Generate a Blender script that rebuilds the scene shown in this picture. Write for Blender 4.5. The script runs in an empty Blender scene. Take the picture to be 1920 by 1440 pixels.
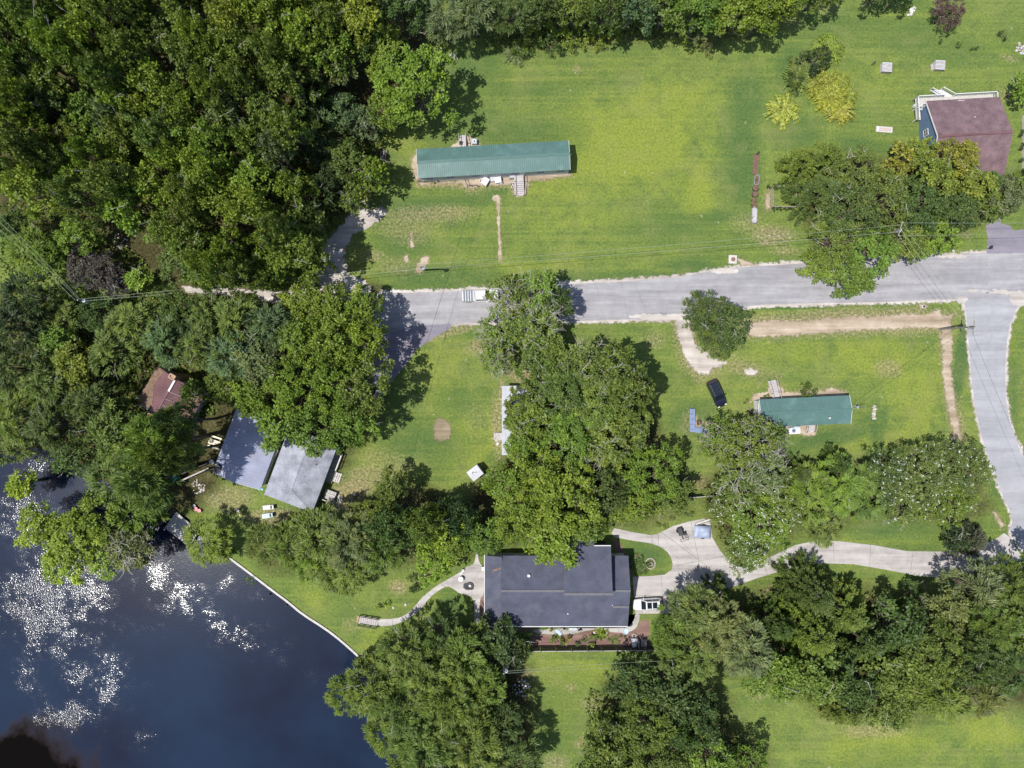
import bpy, bmesh, math, random
import numpy as np
from mathutils import Vector, Matrix
R_ = math.radians
random.seed(11)
rng = np.random.default_rng(11)
SC = bpy.context.scene
COL = SC.collection

# ------------------------------------------------------------------ camera, sky, sun, exposure
CAM_H = 118.0            # drone height above the lawn, metres
K = 0.088                # metres per photo pixel on the ground
def W(px, py, z=0.0):    # photo pixel seen at height z -> world point
    f = K * (CAM_H - z) / CAM_H
    return Vector(((px - 960) * f, (720 - py) * f, z))
cam = bpy.data.cameras.new('camera'); cam.sensor_width = 36
cam.lens = 18.0 / (960 * K / CAM_H); cam.clip_end = 9000; cam.clip_start = 1
camo = bpy.data.objects.new('camera', cam); COL.objects.link(camo)
camo.location = (0, 0, CAM_H); SC.camera = camo
SUN_EL, SUN_AZ = 67.0, 254.0
wd = bpy.data.worlds.new('World'); SC.world = wd; wd.use_nodes = True
nt = wd.node_tree; bg = nt.nodes['Background']
sky = nt.nodes.new('ShaderNodeTexSky'); sky.sky_type = 'NISHITA'; sky.sun_disc = False
sky.sun_elevation = R_(SUN_EL); sky.sun_rotation = R_(SUN_AZ)
nt.links.new(sky.outputs[0], bg.inputs[0]); bg.inputs[1].default_value = 0.118
sl = bpy.data.lights.new('sun', 'SUN'); sl.energy = 4.5; sl.angle = R_(0.5); sl.color = (1.0, 0.965, 0.90)
so = bpy.data.objects.new('sun', sl); COL.objects.link(so)
_c = math.cos(R_(SUN_EL))
so.rotation_euler = Vector((-math.sin(R_(SUN_AZ)) * _c, -math.cos(R_(SUN_AZ)) * _c, -math.sin(R_(SUN_EL)))).to_track_quat('-Z', 'Y').to_euler()
so.location = (-60, -20, 150)
SC.view_settings.view_transform = 'Standard'; SC.view_settings.look = 'None'
SC.view_settings.exposure = 0.35; SC.view_settings.gamma = 1.0; SC.view_settings.use_curve_mapping = False
SC.cycles.max_bounces = 5; SC.cycles.diffuse_bounces = 2; SC.cycles.glossy_bounces = 2
SC.cycles.transmission_bounces = 3; SC.cycles.transparent_max_bounces = 4
SC.cycles.sample_clamp_indirect = 4.0
SC.cycles.use_denoising = True
SC.cycles.use_adaptive_sampling = True; SC.cycles.adaptive_threshold = 0.02

# ------------------------------------------------------------------ helpers
def link(o, parent=None):
    COL.objects.link(o)
    if parent is not None: o.parent = parent
    return o
def tag(o, label=None, cat=None, group=None, kind=None):
    if label: o['label'] = label
    if cat: o['category'] = cat
    if group: o['group'] = group
    if kind: o['kind'] = kind
    return o
def thing(name, label, cat, loc=(0, 0, 0), rz=0.0, group=None):
    o = bpy.data.objects.new(name, None); o.empty_display_size = 0.3
    o.location = loc; o.rotation_euler = (0, 0, rz)
    link(o); return tag(o, label, cat, group)

class MB:
    def __init__(s): s.v = []; s.f = []
    def add(s, vs, fs):
        b = len(s.v); s.v += [tuple(p) for p in vs]; s.f += [tuple(b + i for i in f) for f in fs]; return s
    def box(s, cx, cy, cz, sx, sy, sz, rz=0.0, tx=1.0, ty=1.0):
        c, n = math.cos(rz), math.sin(rz); vs = []
        for k, (a, b) in ((-.5, (1, 1)), (.5, (tx, ty))):
            for i, j in ((-.5, -.5), (.5, -.5), (.5, .5), (-.5, .5)):
                x, y = i * sx * a, j * sy * b
                vs.append((cx + x * c - y * n, cy + x * n + y * c, cz + k * sz))
        return s.add(vs, [(3, 2, 1, 0), (4, 5, 6, 7), (0, 1, 5, 4), (1, 2, 6, 5), (2, 3, 7, 6), (3, 0, 4, 7)])
    def beam(s, a, b, w, h):   # rectangular bar from a to b
        a, b = Vector(a), Vector(b); d = (b - a)
        if d.length < 1e-6: return s
        d.normalize(); up = Vector((0, 0, 1)) if abs(d.z) < .95 else Vector((1, 0, 0))
        x = d.cross(up).normalized() * w / 2; y = x.cross(d).normalized() * h / 2
        vs = [a - x - y, a + x - y, a + x + y, a - x + y, b - x - y, b + x - y, b + x + y, b - x + y]
        return s.add(vs, [(3, 2, 1, 0), (4, 5, 6, 7), (0, 1, 5, 4), (1, 2, 6, 5), (2, 3, 7, 6), (3, 0, 4, 7)])
    def tube(s, pts, rad, n=6, cap=True):
        pts = [Vector(p) for p in pts]; m = len(pts)
        if not hasattr(rad, '__len__'): rad = [rad] * m
        vs, fs = [], []
        for i, p in enumerate(pts):
            d = (pts[min(i + 1, m - 1)] - pts[max(i - 1, 0)])
            d = d.normalized() if d.length > 1e-9 else Vector((0, 0, 1))
            u = d.cross(Vector((.31, .17, .93))); u = u.normalized() if u.length > 1e-4 else d.cross(Vector((1, 0, 0))).normalized()
            w = d.cross(u)
            for k in range(n):
                a = 2 * math.pi * k / n
                vs.append(p + (u * math.cos(a) + w * math.sin(a)) * rad[i])
        for i in range(m - 1):
            for k in range(n):
                fs.append((i * n + k, i * n + (k + 1) % n, (i + 1) * n + (k + 1) % n, (i + 1) * n + k))
        if cap: fs += [tuple(range(n))[::-1], tuple((m - 1) * n + k for k in range(n))]
        return s.add(vs, fs)
    def lathe(s, cx, cy, prof, n=16, ax='z'):
        vs, fs = [], []
        for r, z in prof:
            for k in range(n):
                a = 2 * math.pi * k / n
                p = (r * math.cos(a), r * math.sin(a), z)
                if ax == 'y': p = (p[0], p[2], p[1])
                vs.append((cx + p[0], cy + p[1], p[2]))
        for i in range(len(prof) - 1):
            for k in range(n): fs.append((i * n + k, i * n + (k + 1) % n, (i + 1) * n + (k + 1) % n, (i + 1) * n + k))
        fs += [tuple(range(n))[::-1], tuple((len(prof) - 1) * n + k for k in range(n))]
        return s.add(vs, fs)
    def prism(s, pts, z0, z1):
        n = len(pts); vs = [(p[0], p[1], z0) for p in pts] + [(p[0], p[1], z1) for p in pts]
        fs = [tuple(range(n))[::-1], tuple(range(n, 2 * n))] + [(i, (i + 1) % n, n + (i + 1) % n, n + i) for i in range(n)]
        return s.add(vs, fs)
    def poly(s, pts): return s.add(pts, [tuple(range(len(pts)))])
    def shift(s, dx, dy, dz):
        s.v = [(x + dx, y + dy, z + dz) for x, y, z in s.v]; return s
    def mesh(s, name, m, smooth=False):
        me = bpy.data.meshes.new(name); me.from_pydata(s.v, [], s.f); me.update()
        if m: me.materials.append(m)
        if smooth: me.polygons.foreach_set('use_smooth', [True] * len(me.polygons))
        return me
    def part(s, name, m, parent=None, label=None, smooth=False, loc=None):
        o = bpy.data.objects.new(name, s.mesh(name, m, smooth)); link(o, parent)
        if loc is not None: o.location = loc
        if label: o['label'] = label
        return o

def fixn(o):   # outward normals
    bm = bmesh.new(); bm.from_mesh(o.data); bmesh.ops.recalc_face_normals(bm, faces=bm.faces); bm.to_mesh(o.data); bm.free(); return o
def bevel(o, w=0.02, seg=1):
    m = o.modifiers.new('bevel', 'BEVEL'); m.width = w; m.segments = seg; m.limit_method = 'ANGLE'; return o

# ------------------------------------------------------------------ materials
def newmat(name):
    m = bpy.data.materials.new(name); m.use_nodes = True
    return m, m.node_tree.nodes, m.node_tree.links, m.node_tree.nodes['Principled BSDF']
def ramp(N, L, fac, stops):
    r = N.new('ShaderNodeValToRGB'); e = r.color_ramp.elements
    while len(e) < len(stops): e.new(0.5)
    for el, (p, c) in zip(e, stops): el.position = p; el.color = (*c, 1) if len(c) == 3 else c
    L.new(fac, r.inputs[0]); return r.outputs[0]
def noise(N, L, co, scale, detail=4, rough=.55, dist=0.0):
    n = N.new('ShaderNodeTexNoise'); n.inputs['Scale'].default_value = scale; n.inputs['Detail'].default_value = detail
    n.inputs['Roughness'].default_value = rough; n.inputs['Distortion'].default_value = dist
    if co is not None: L.new(co, n.inputs['Vector'])
    return n.outputs['Fac']
def mathn(N, L, op, a, b, clamp=False):
    n = N.new('ShaderNodeMath'); n.operation = op; n.use_clamp = clamp
    for i, x in enumerate((a, b)):
        if x is None: continue
        if hasattr(x, 'links'): L.new(x, n.inputs[i])
        else: n.inputs[i].default_value = x
    return n.outputs[0]
def mixc(N, L, fac, a, b, mode='MIX'):
    n = N.new('ShaderNodeMix'); n.data_type = 'RGBA'; n.blend_type = mode
    for s_, x in ((n.inputs[0], fac), (n.inputs[6], a), (n.inputs[7], b)):
        if hasattr(x, 'links'): L.new(x, s_)
        elif isinstance(x, (int, float)): s_.default_value = x
        else: s_.default_value = (*x, 1)
    return n.outputs[2]
def mapco(N, L, scale=(1, 1, 1), rz=0.0):
    g = N.new('ShaderNodeNewGeometry'); mp = N.new('ShaderNodeMapping')
    mp.inputs['Scale'].default_value = scale; mp.inputs['Rotation'].default_value = (0, 0, rz)
    L.new(g.outputs['Position'], mp.inputs['Vector']); return mp.outputs[0]
MATS = {}
def mat(name, col, rough=.7, var=.18, scale=1.5, metal=0.0, bump=0.0, fine=12.0, dirt=None, coat=0.0, spec=.5):
    if name in MATS: return MATS[name]
    m, N, L, P = newmat(name); co = mapco(N, L)
    a = noise(N, L, co, scale, 5); b = noise(N, L, co, fine, 3)
    s = mathn(N, L, 'ADD', mathn(N, L, 'MULTIPLY', a, .65), mathn(N, L, 'MULTIPLY', b, .35))
    lo = tuple(c * (1 - var * 1.6) for c in col); hi = tuple(min(1, c * (1 + var * 1.6)) for c in col)
    c = ramp(N, L, s, [(.3, lo), (.7, hi)])
    if dirt:
        d = ramp(N, L, noise(N, L, co, .55, 6, .65), [(.52, (0, 0, 0)), (.68, (1, 1, 1))])
        c = mixc(N, L, mathn(N, L, 'MULTIPLY', d, dirt[1]), c, dirt[0])
    L.new(c, P.inputs['Base Color']); P.inputs['Roughness'].default_value = rough; P.inputs['Metallic'].default_value = metal
    P.inputs['Coat Weight'].default_value = coat; P.inputs['Specular IOR Level'].default_value = spec
    if bump:
        bn = N.new('ShaderNodeBump'); bn.inputs['Strength'].default_value = bump; bn.inputs['Distance'].default_value = .05
        L.new(b, bn.inputs['Height']); L.new(bn.outputs[0], P.inputs['Normal'])
    MATS[name] = m; return m
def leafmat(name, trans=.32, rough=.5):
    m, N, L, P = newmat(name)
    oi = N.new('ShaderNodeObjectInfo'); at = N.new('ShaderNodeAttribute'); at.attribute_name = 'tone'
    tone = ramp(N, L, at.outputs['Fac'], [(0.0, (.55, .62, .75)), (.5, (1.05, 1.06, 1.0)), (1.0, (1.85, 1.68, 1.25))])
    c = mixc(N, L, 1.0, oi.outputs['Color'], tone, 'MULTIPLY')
    L.new(c, P.inputs['Base Color']); P.inputs['Roughness'].default_value = rough; P.inputs['Specular IOR Level'].default_value = .35
    t = N.new('ShaderNodeBsdfTranslucent'); L.new(mixc(N, L, 1.0, c, (1.15, 1.1, .55), 'MULTIPLY'), t.inputs[0])
    mx = N.new('ShaderNodeMixShader'); mx.inputs[0].default_value = trans
    L.new(P.outputs[0], mx.inputs[1]); L.new(t.outputs[0], mx.inputs[2])
    L.new(mx.outputs[0], N['Material Output'].inputs['Surface']); MATS[name] = m; return m
M_LEAF = leafmat('leaf')
M_BLOS = mat('blossom', (.72, .72, .66), .8, .1)
M_MAG = mat('magenta_blossom', (.17, .022, .085), .8, .3, 3)
M_BARK = mat('bark', (.12, .095, .075), .9, .3, 3)
M_PALE = mat('pale_bark', (.36, .34, .30), .85, .25, 3)
# ------------------------------------------------------------------ polygons in photo pixels, resampled and jittered
def resample(P, step, closed=True):
    P = [Vector((p[0], p[1])) for p in P]; out = []; n = len(P)
    for i in range(n if closed else n - 1):
        a, b = P[i], P[(i + 1) % n]; m = max(1, int(round((b - a).length / step)))
        out += [a.lerp(b, k / m) for k in range(m)]
    if not closed: out.append(P[-1])
    return out
def smooth(P, it=2, closed=True):
    for _ in range(it):   # Chaikin
        n = len(P); out = []
        for i in range(n if closed else n - 1):
            a, b = Vector(P[i][:2]), Vector(P[(i + 1) % n][:2]); out += [a.lerp(b, .25), a.lerp(b, .75)]
        if not closed: out = [Vector(P[0][:2])] + out + [Vector(P[-1][:2])]
        P = out
    return P
_ph = rng.uniform(0, 6.28, (6, 2)); _fr = rng.normal(0, 1, (6, 2)) * np.array([.35, .5, .9, 1.4, 2.4, 3.6])[:, None]
_am = np.array([.45, .4, .35, .3, .22, .15])
def vnoise(x, y, k=0):
    return float(np.sum(_am * np.sin(_fr[:, 0] * x + _fr[:, 1] * y + _ph[:, k]))) / 1.0
def ragged(P, amp, step=.35):
    P = resample(P, step); n = len(P); out = []
    for i, p in enumerate(P):
        t = (P[(i + 1) % n] - P[i - 1]); t = t.normalized() if t.length > 1e-6 else Vector((1, 0))
        out.append(p + Vector((-t.y, t.x)) * (amp * vnoise(p.x, p.y) + amp * .5 * random.uniform(-1, 1)))
    return out
def wpoly(px): return [W(x, y).to_2d() for x, y in px]
def grow(P, d):
    n = len(P); A = sum(P[i].x * P[(i + 1) % n].y - P[(i + 1) % n].x * P[i].y for i in range(n)); s = -1 if A > 0 else 1; out = []
    for i in range(n):
        t = P[(i + 1) % n] - P[i - 1]; t = t.normalized() if t.length > 1e-6 else Vector((1, 0))
        out.append(P[i] + Vector((-t.y, t.x)) * d * s)
    return out
def sheet(name, P, z, m, kind='structure', label=None, thick=0.0):
    mb = MB(); A = sum(P[i].x * P[(i + 1) % len(P)].y - P[(i + 1) % len(P)].x * P[i].y for i in range(len(P)))
    if A < 0: P = P[::-1]
    if thick: mb.prism(P, z - thick, z)
    else: mb.poly([(p.x, p.y, z) for p in P])
    o = mb.part(name, m)
    bm = bmesh.new(); bm.from_mesh(o.data); bmesh.ops.triangulate(bm, faces=[f for f in bm.faces if len(f.verts) > 4]); bm.to_mesh(o.data); bm.free()
    tag(o, label, kind=kind); return o
def soft_sheet(name, P, z, m, label, feather=.45, step=.25):
    """a ground sheet whose edge thins into the grass: a fine grid carrying its distance to the outline"""
    xs = [p[0] for p in P]; ys = [p[1] for p in P]
    X, Y = np.meshgrid(np.arange(min(xs) - .8, max(xs) + .8, step), np.arange(min(ys) - .8, max(ys) + .8, step))
    D = sdist(X, Y, P); keep = (D[:-1, :-1] > -.7) & (D[1:, 1:] > -.7)
    ix = np.arange(X.size).reshape(X.shape); q = np.stack([ix[:-1, :-1], ix[:-1, 1:], ix[1:, 1:], ix[1:, :-1]], -1)[keep]
    used, inv = np.unique(q, return_inverse=True); v = np.stack([X, Y, np.full(X.shape, z)], -1).reshape(-1, 3)[used]
    me = bpy.data.meshes.new(name); npmesh(me, v, inv.reshape(-1, 4)); a = me.attributes.new('edge', 'FLOAT', 'POINT')
    a.data.foreach_set('value', (D.ravel()[used] / feather).astype(np.float32)); me.materials.append(m)
    return tag(link(bpy.data.objects.new(name, me)), label, kind='structure')
def npmesh(me, v, f):
    me.vertices.add(len(v)); me.vertices.foreach_set('co', np.asarray(v, np.float32).ravel())
    k = f.shape[1]; me.loops.add(f.size); me.loops.foreach_set('vertex_index', f.astype(np.int32).ravel())
    me.polygons.add(len(f)); me.polygons.foreach_set('loop_start', np.arange(0, f.size, k, dtype=np.int32))
    me.update(calc_edges=True)
def inpoly(X, Y, P):
    ins = np.zeros(X.shape, bool); n = len(P)
    for i in range(n):
        x0, y0 = P[i][0], P[i][1]; x1, y1 = P[(i + 1) % n][0], P[(i + 1) % n][1]
        if y0 == y1: continue
        c = ((y0 > Y) != (y1 > Y)); ins ^= c & (X < (x1 - x0) * (Y - y0) / (y1 - y0) + x0)
    return ins
def sdist(X, Y, P, closed=True):   # positive inside
    d = np.full(X.shape, 1e9); n = len(P)
    for i in range(n if closed else n - 1):
        x0, y0 = P[i][0], P[i][1]; x1, y1 = P[(i + 1) % n][0], P[(i + 1) % n][1]
        vx, vy = x1 - x0, y1 - y0; l2 = vx * vx + vy * vy + 1e-12
        t = np.clip(((X - x0) * vx + (Y - y0) * vy) / l2, 0, 1)
        d = np.minimum(d, (X - x0 - t * vx) ** 2 + (Y - y0 - t * vy) ** 2)
    d = np.sqrt(d)
    if not closed: return d
    return np.where(inpoly(X, Y, P), d, -d)

# ------------------------------------------------------------------ terrain
SHORE = [(-3000, 850), (-150, 850), (0, 852), (60, 838), (120, 852), (160, 880), (215, 915), (262, 955), (296, 984), (330, 958), (353, 974), (376, 1000),
         (404, 1026), (428, 1044), (467, 1073), (510, 1106), (540, 1128), (567, 1151), (610, 1178), (640, 1201), (670, 1228),
         (700, 1240), (716, 1290), (742, 1345), (760, 1400), (768, 1460), (775, 1600), (790, 3400), (-3000, 3400)]
shore_w = wpoly(SHORE)
def axis(lo, hi, step, far):
    core = np.arange(lo, hi + step * .5, step); e = []; d = step; x = 0
    while x < far: d *= 1.35; x += d; e.append(x)
    e = np.array(e); return np.concatenate([(lo - e)[::-1], core, hi + e])
gx = axis(-93, 93, .30, 4200); gy = axis(-72, 72, .30, 4200)
GX, GY = np.meshgrid(gx, gy)
PX = GX / K + 960; PY = 720 - GY / K
sd = sdist(GX, GY, shore_w)
GZ = -1.9 * np.clip((sd + .05) / .5, 0, 1)
def fbm(X, Y, s, k=0, oct=5):
    v = np.zeros(X.shape); a = 1; r = np.random.default_rng(77 + k); tot = 0
    for o in range(oct):
        for _ in range(3):
            an = r.uniform(0, 6.283); f = s * (1.9 ** o) * r.uniform(.7, 1.3)
            v += a * np.sin((np.cos(an) * X + np.sin(an) * Y) * f + r.uniform(0, 6.28) + 1.3 * np.sin((np.sin(an) * X - np.cos(an) * Y) * f * .6 + r.uniform(0, 6)))
        tot += a * 1.6; a *= .6
    return v / tot
NZ = fbm(GX, GY, .25); NZ2 = fbm(GX, GY, .06, 3)
CH = {k: np.zeros(GX.shape) for k in ('dry', 'lush', 'yel', 'soil')}
def paint_poly(ch, px, s, feather=1.0, wob=.8):
    d = sdist(GX, GY, wpoly(px)) + wob * NZ
    CH[ch] = np.maximum(CH[ch], s * np.clip(d / feather * .5 + .5, 0, 1))
def blob(ch, x, y, rx, ry, s, rot=0.0, wob=.35):
    dx, dy = PX - x, PY - y; c, n = math.cos(R_(rot)), math.sin(R_(rot))
    u, v = (dx * c + dy * n) / rx, (-dx * n + dy * c) / ry
    q = np.sqrt(u * u + v * v) + wob * NZ
    CH[ch] = np.maximum(CH[ch], s * np.clip(1.5 * (1 - q), 0, 1))
def trail(ch, px, w, s, wob=.3):
    d = sdist(GX, GY, wpoly(px), False)
    CH[ch] = np.maximum(CH[ch], s * np.clip(1.3 * (1 - d / w + wob * NZ), 0, 1))
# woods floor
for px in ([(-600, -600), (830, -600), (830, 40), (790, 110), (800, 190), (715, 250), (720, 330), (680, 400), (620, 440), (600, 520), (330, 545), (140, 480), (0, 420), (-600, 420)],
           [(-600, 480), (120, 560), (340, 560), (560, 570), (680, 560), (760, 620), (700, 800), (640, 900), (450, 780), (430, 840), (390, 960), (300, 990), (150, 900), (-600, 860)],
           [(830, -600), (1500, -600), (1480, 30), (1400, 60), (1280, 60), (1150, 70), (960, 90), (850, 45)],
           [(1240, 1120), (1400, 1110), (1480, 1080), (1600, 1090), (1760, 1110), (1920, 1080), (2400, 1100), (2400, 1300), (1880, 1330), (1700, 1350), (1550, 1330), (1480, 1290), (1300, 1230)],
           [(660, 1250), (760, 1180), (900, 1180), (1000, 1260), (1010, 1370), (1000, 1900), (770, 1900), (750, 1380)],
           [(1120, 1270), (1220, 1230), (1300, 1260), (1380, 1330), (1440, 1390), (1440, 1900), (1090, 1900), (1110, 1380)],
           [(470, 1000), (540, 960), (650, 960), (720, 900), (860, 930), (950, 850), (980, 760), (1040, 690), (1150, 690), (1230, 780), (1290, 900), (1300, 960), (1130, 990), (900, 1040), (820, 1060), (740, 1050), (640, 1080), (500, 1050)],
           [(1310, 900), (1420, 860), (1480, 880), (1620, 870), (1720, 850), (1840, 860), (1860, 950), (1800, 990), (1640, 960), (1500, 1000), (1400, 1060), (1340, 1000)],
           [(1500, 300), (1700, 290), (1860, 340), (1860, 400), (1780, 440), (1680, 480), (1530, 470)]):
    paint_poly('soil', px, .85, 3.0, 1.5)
# bare and litter-strewn ground that shows in the open
for b in ((975, 700, 45, 28, .8, 60), (905, 650, 45, 22, .75, 0), (1010, 660, 30, 20, .8, 0), (1110, 650, 60, 25, .5, 0), (820, 400, 140, 28, .55, -3), (770, 430, 80, 40, .4, 0), (740, 500, 60, 25, .35, 0),
          (1450, 440, 60, 28, .7, 0), (1400, 420, 50, 30, .4, 0), (1435, 455, 18, 8, .9, 0), (1470, 470, 40, 12, .5, 0), (1665, 690, 35, 22, .55, 0), (1080, 130, 10, 14, .55, 0), (1395, 690, 60, 20, .55, 10), (1340, 680, 50, 26, .45, 0),
          (1290, 790, 20, 30, .35, 0), (650, 930, 60, 40, .75, -40), (690, 890, 45, 25, .6, 0), (710, 860, 50, 30, .35, 0), (420, 930, 60, 30, .6, 0), (520, 970, 60, 22, .7, 0), (395, 860, 35, 45, .8, 0),
          (745, 1100, 36, 28, .85, 0), (790, 1080, 22, 22, .6, 0), (965, 1265, 40, 35, .75, 0), (1100, 1390, 40, 20, .6, -20), (1110, 1320, 26, 20, .45, 0), (1070, 1290, 14, 10, .5, 0), (1050, 1430, 40, 25, .5, 0),
          (1450, 1115, 45, 22, .8, -20), (1720, 1110, 30, 26, .7, 0), (1640, 1370, 90, 18, .5, 0), (1560, 1350, 60, 15, .45, 0), (1420, 1300, 30, 18, .5, 0), (1310, 905, 30, 20, .7, 0), (1260, 930, 20, 12, .4, 0),
          (1890, 110, 30, 10, .5, 15), (1545, 15, 60, 20, .3, 0), (1720, 960, 40, 8, .5, 0), (1170, 690, 50, 20, .5, 0), (1230, 640, 30, 40, .45, 60), (1205, 870, 50, 15, .4, 0), (1250, 860, 30, 40, .5, 0),
          (740, 870, 60, 35, .35, 0), (890, 780, 40, 60, .22, 0), (930, 790, 12, 70, .6, 0), (1560, 905, 80, 14, .4, -10), (1620, 870, 60, 16, .55, -10), (790, 1160, 14, 8, .4, 0), (660, 1170, 30, 20, .35, 0),
          (1500, 565, 120, 6, .4, -2), (1640, 465, 30, 20, .5, 0), (1810, 440, 30, 22, .4, 0), (1800, 595, 18, 22, .3, 0), (1320, 560, 120, 4, .3, -3), (1880, 180, 25, 35, .35, 0), (700, 480, 30, 20, .5, 0), (620, 500, 60, 30, .6, 0)):
    blob('dry', *b[:5], rot=b[5])
# darker, lusher swathes
for b in ((930, 250, 200, 60, .5, 0), (880, 130, 80, 60, .45, 0), (1000, 170, 110, 30, .5, 0), (780, 390, 90, 30, .6, 0), (1390, 300, 50, 150, .65, 0), (1400, 180, 45, 80, .55, 0), (1330, 410, 80, 22, .5, -8), (1480, 130, 40, 50, .7, 0),
          (1490, 250, 70, 40, .5, 0), (1600, 270, 60, 25, .5, 0), (1560, 50, 100, 40, .35, 0), (1700, 70, 80, 40, .4, 0), (1800, 100, 80, 40, .35, 0), (820, 520, 160, 26, .55, 0), (1100, 520, 180, 14, .5, -4),
          (1300, 500, 60, 25, .6, 0), (1560, 820, 110, 16, .8, -9), (1640, 800, 18, 60, .7, 0), (1560, 870, 120, 20, .35, 0), (1300, 780, 60, 40, .55, 0), (1520, 575, 130, 6, .8, -2), (1560, 590, 160, 6, .5, -2), (1800, 690, 14, 130, .8, 8),
          (1900, 740, 22, 120, .55, 0), (790, 830, 110, 50, .5, 0), (740, 780, 60, 60, .4, 0), (860, 750, 60, 40, .35, 0), (1210, 1040, 55, 40, .7, 0), (850, 1140, 40, 40, .5, 0), (1060, 1330, 70, 110, .25, 0), (1650, 990, 110, 30, .6, 0), (640, 1140, 60, 40, .3, 40), (760, 460, 70, 40, .4, 0),
          (1200, 540, 160, 10, .45, -5), (1230, 430, 160, 40, .35, 0), (910, 340, 130, 22, .5, -3), (1660, 1420, 120, 30, .25, 0), (1585, 800, 30, 8, .3, 0), (1870, 900, 20, 40, .6, 0), (1780, 1040, 30, 10, .3, 0)):
    blob('lush', *b[:5], rot=b[5])
# sunburnt yellow-green swathes
for b in ((1180, 280, 190, 130, .8, 0), (1310, 350, 40, 90, .8, 0), (1250, 200, 130, 60, .6, 0), (1060, 340, 120, 60, .5, 0), (1110, 410, 160, 40, .4, 0), (850, 250, 120, 40, .35, 0), (760, 270, 60, 40, .5, 0), (1620, 160, 120, 50, .4, 0), (1560, 160, 55, 50, .5, 0),
          (1840, 300, 40, 100, .4, 0), (1640, 670, 130, 60, .65, 0), (1720, 740, 60, 80, .6, 0), (1500, 660, 130, 30, .5, 0), (1640, 830, 130, 30, .45, 0), (830, 700, 50, 90, .35, 0), (700, 850, 50, 40, .4, 0), (880, 840, 60, 60, .4, 0), (1080, 1260, 90, 40, .55, 0),
          (1060, 1330, 50, 60, .4, 0), (1650, 1400, 200, 50, .65, 0), (1850, 1370, 90, 50, .7, 0), (590, 1120, 60, 30, .6, 35), (700, 1200, 40, 30, .5, 0), (900, 510, 100, 16, .4, -3), (1000, 500, 200, 20, .4, -4), (1430, 590, 40, 8, .5, -2), (1900, 660, 15, 60, .3, 0), (1210, 1030, 30, 20, .3, 0)):
    blob('yel', *b[:5], rot=b[5])
# halos along dirt edges
trail('dry', [(870, 347), (1070, 328)], .9, .8); trail('dry', [(785, 343), (860, 346)], 1.1, .8); trail('dry', [(780, 300), (783, 345)], .9, .7)
trail('dry', [(1400, 608), (1560, 600), (1740, 597), (1760, 600)], 2.2, .7); trail('dry', [(1768, 620), (1772, 700), (1795, 810)], 1.6, .7)
trail('dry', [(941, 715), (938, 860)], .9, .8); trail('dry', [(935, 370), (938, 490)], .55, .6)
trail('lush', [(700, 545), (865, 541), (1140, 524), (1300, 512)], 1.2, .5); trail('dry', [(1110, 603), (1262, 600)], .8, .6); trail('dry', [(790, 640), (880, 612)], 1.0, .6)
trail('dry', [(1345, 655), (1440, 700), (1420, 725)], .8, .4); trail('dry', [(1380, 690), (1460, 705)], 1.2, .35)
trail('lush', [(1440, 860), (1560, 820), (1660, 770), (1645, 860)], 1.0, .5); trail('lush', [(770, 380), (905, 372), (945, 352)], 1.3, .5)
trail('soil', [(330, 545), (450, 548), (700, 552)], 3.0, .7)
DIRTS = (([(777, 290), (783, 290), (784, 335), (797, 343), (830, 344), (868, 343), (874, 352), (888, 355), (897, 350), (912, 346), (935, 347), (958, 345), (962, 362), (970, 368), (984, 364), (992, 350), (990, 340), (1068, 330), (1066, 322), (900, 336), (790, 346), (778, 335), (772, 305)], 'sandy bare strip along the long green-roofed home'),
               ([(845, 278), (856, 266), (868, 257), (880, 255), (893, 262), (899, 270), (897, 285), (845, 290)], 'bare dirt pad behind the long green-roofed home'),
               ([(1405, 755), (1412, 742), (1438, 735), (1442, 722), (1452, 718), (1464, 726), (1470, 738), (1545, 733), (1560, 728), (1585, 735), (1585, 742), (1412, 752)], 'bare sandy strip along the short green-roofed home'),
               ([(1474, 795), (1530, 795), (1528, 815), (1515, 818), (1500, 812), (1476, 812)], 'bare dirt strip below the steps'),
               ([(757, 480), (763, 478), (767, 482), (766, 490), (761, 493), (757, 488)], 'small tan dirt patch on the lawn'),
               ([(778, 510), (782, 498), (790, 484), (797, 480), (803, 484), (800, 496), (793, 506), (788, 513)], 'tan dirt heap spread at the pole foot'),
               ([(769, 436), (773, 436), (775, 462), (771, 462)], 'thin dry streak on the lawn'),
               ([(1438, 360), (1442, 356), (1444, 390), (1438, 392), (1436, 380)], 'sandy strip by the garden frame'),
               ([(1385, 486), (1400, 490), (1420, 498), (1390, 497)], 'brown dirt by the white lid pad'),
               ([(1296, 782), (1306, 780), (1308, 800), (1328, 790), (1328, 798), (1310, 802), (1300, 801)], 'sandy soil inside the blue benches'),
               ([(1725, 571), (1737, 572), (1738, 579), (1724, 579)], 'dirt patch round the small meter box'),
               ([(1862, 960), (1868, 961), (1882, 985), (1878, 990)], 'sandy gully beside the road bend'))
for px, lb in DIRTS: paint_poly('dry', px, .95, .9, .5)
paint_poly('dry', [(1405, 603), (1560, 595), (1745, 587), (1790, 588), (1783, 615), (1786, 730), (1804, 828), (1790, 828), (1768, 690), (1762, 620), (1640, 620), (1400, 632)], .95, 1.3, .7)
paint_poly('dry', [(1262, 594), (1290, 590), (1300, 640), (1335, 666), (1364, 680), (1340, 700), (1312, 706), (1285, 675)], .95, 1.4, .8)
def vat(ch): return np.clip(CH[ch], 0, 1).ravel()
ny, nx = GX.shape
gme = bpy.data.meshes.new('ground')
vv = np.stack([GX, GY, GZ], -1).reshape(-1, 3)
idx = np.arange(nx * ny).reshape(ny, nx)
ff = np.stack([idx[:-1, :-1], idx[:-1, 1:], idx[1:, 1:], idx[1:, :-1]], -1).reshape(-1, 4)
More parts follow.
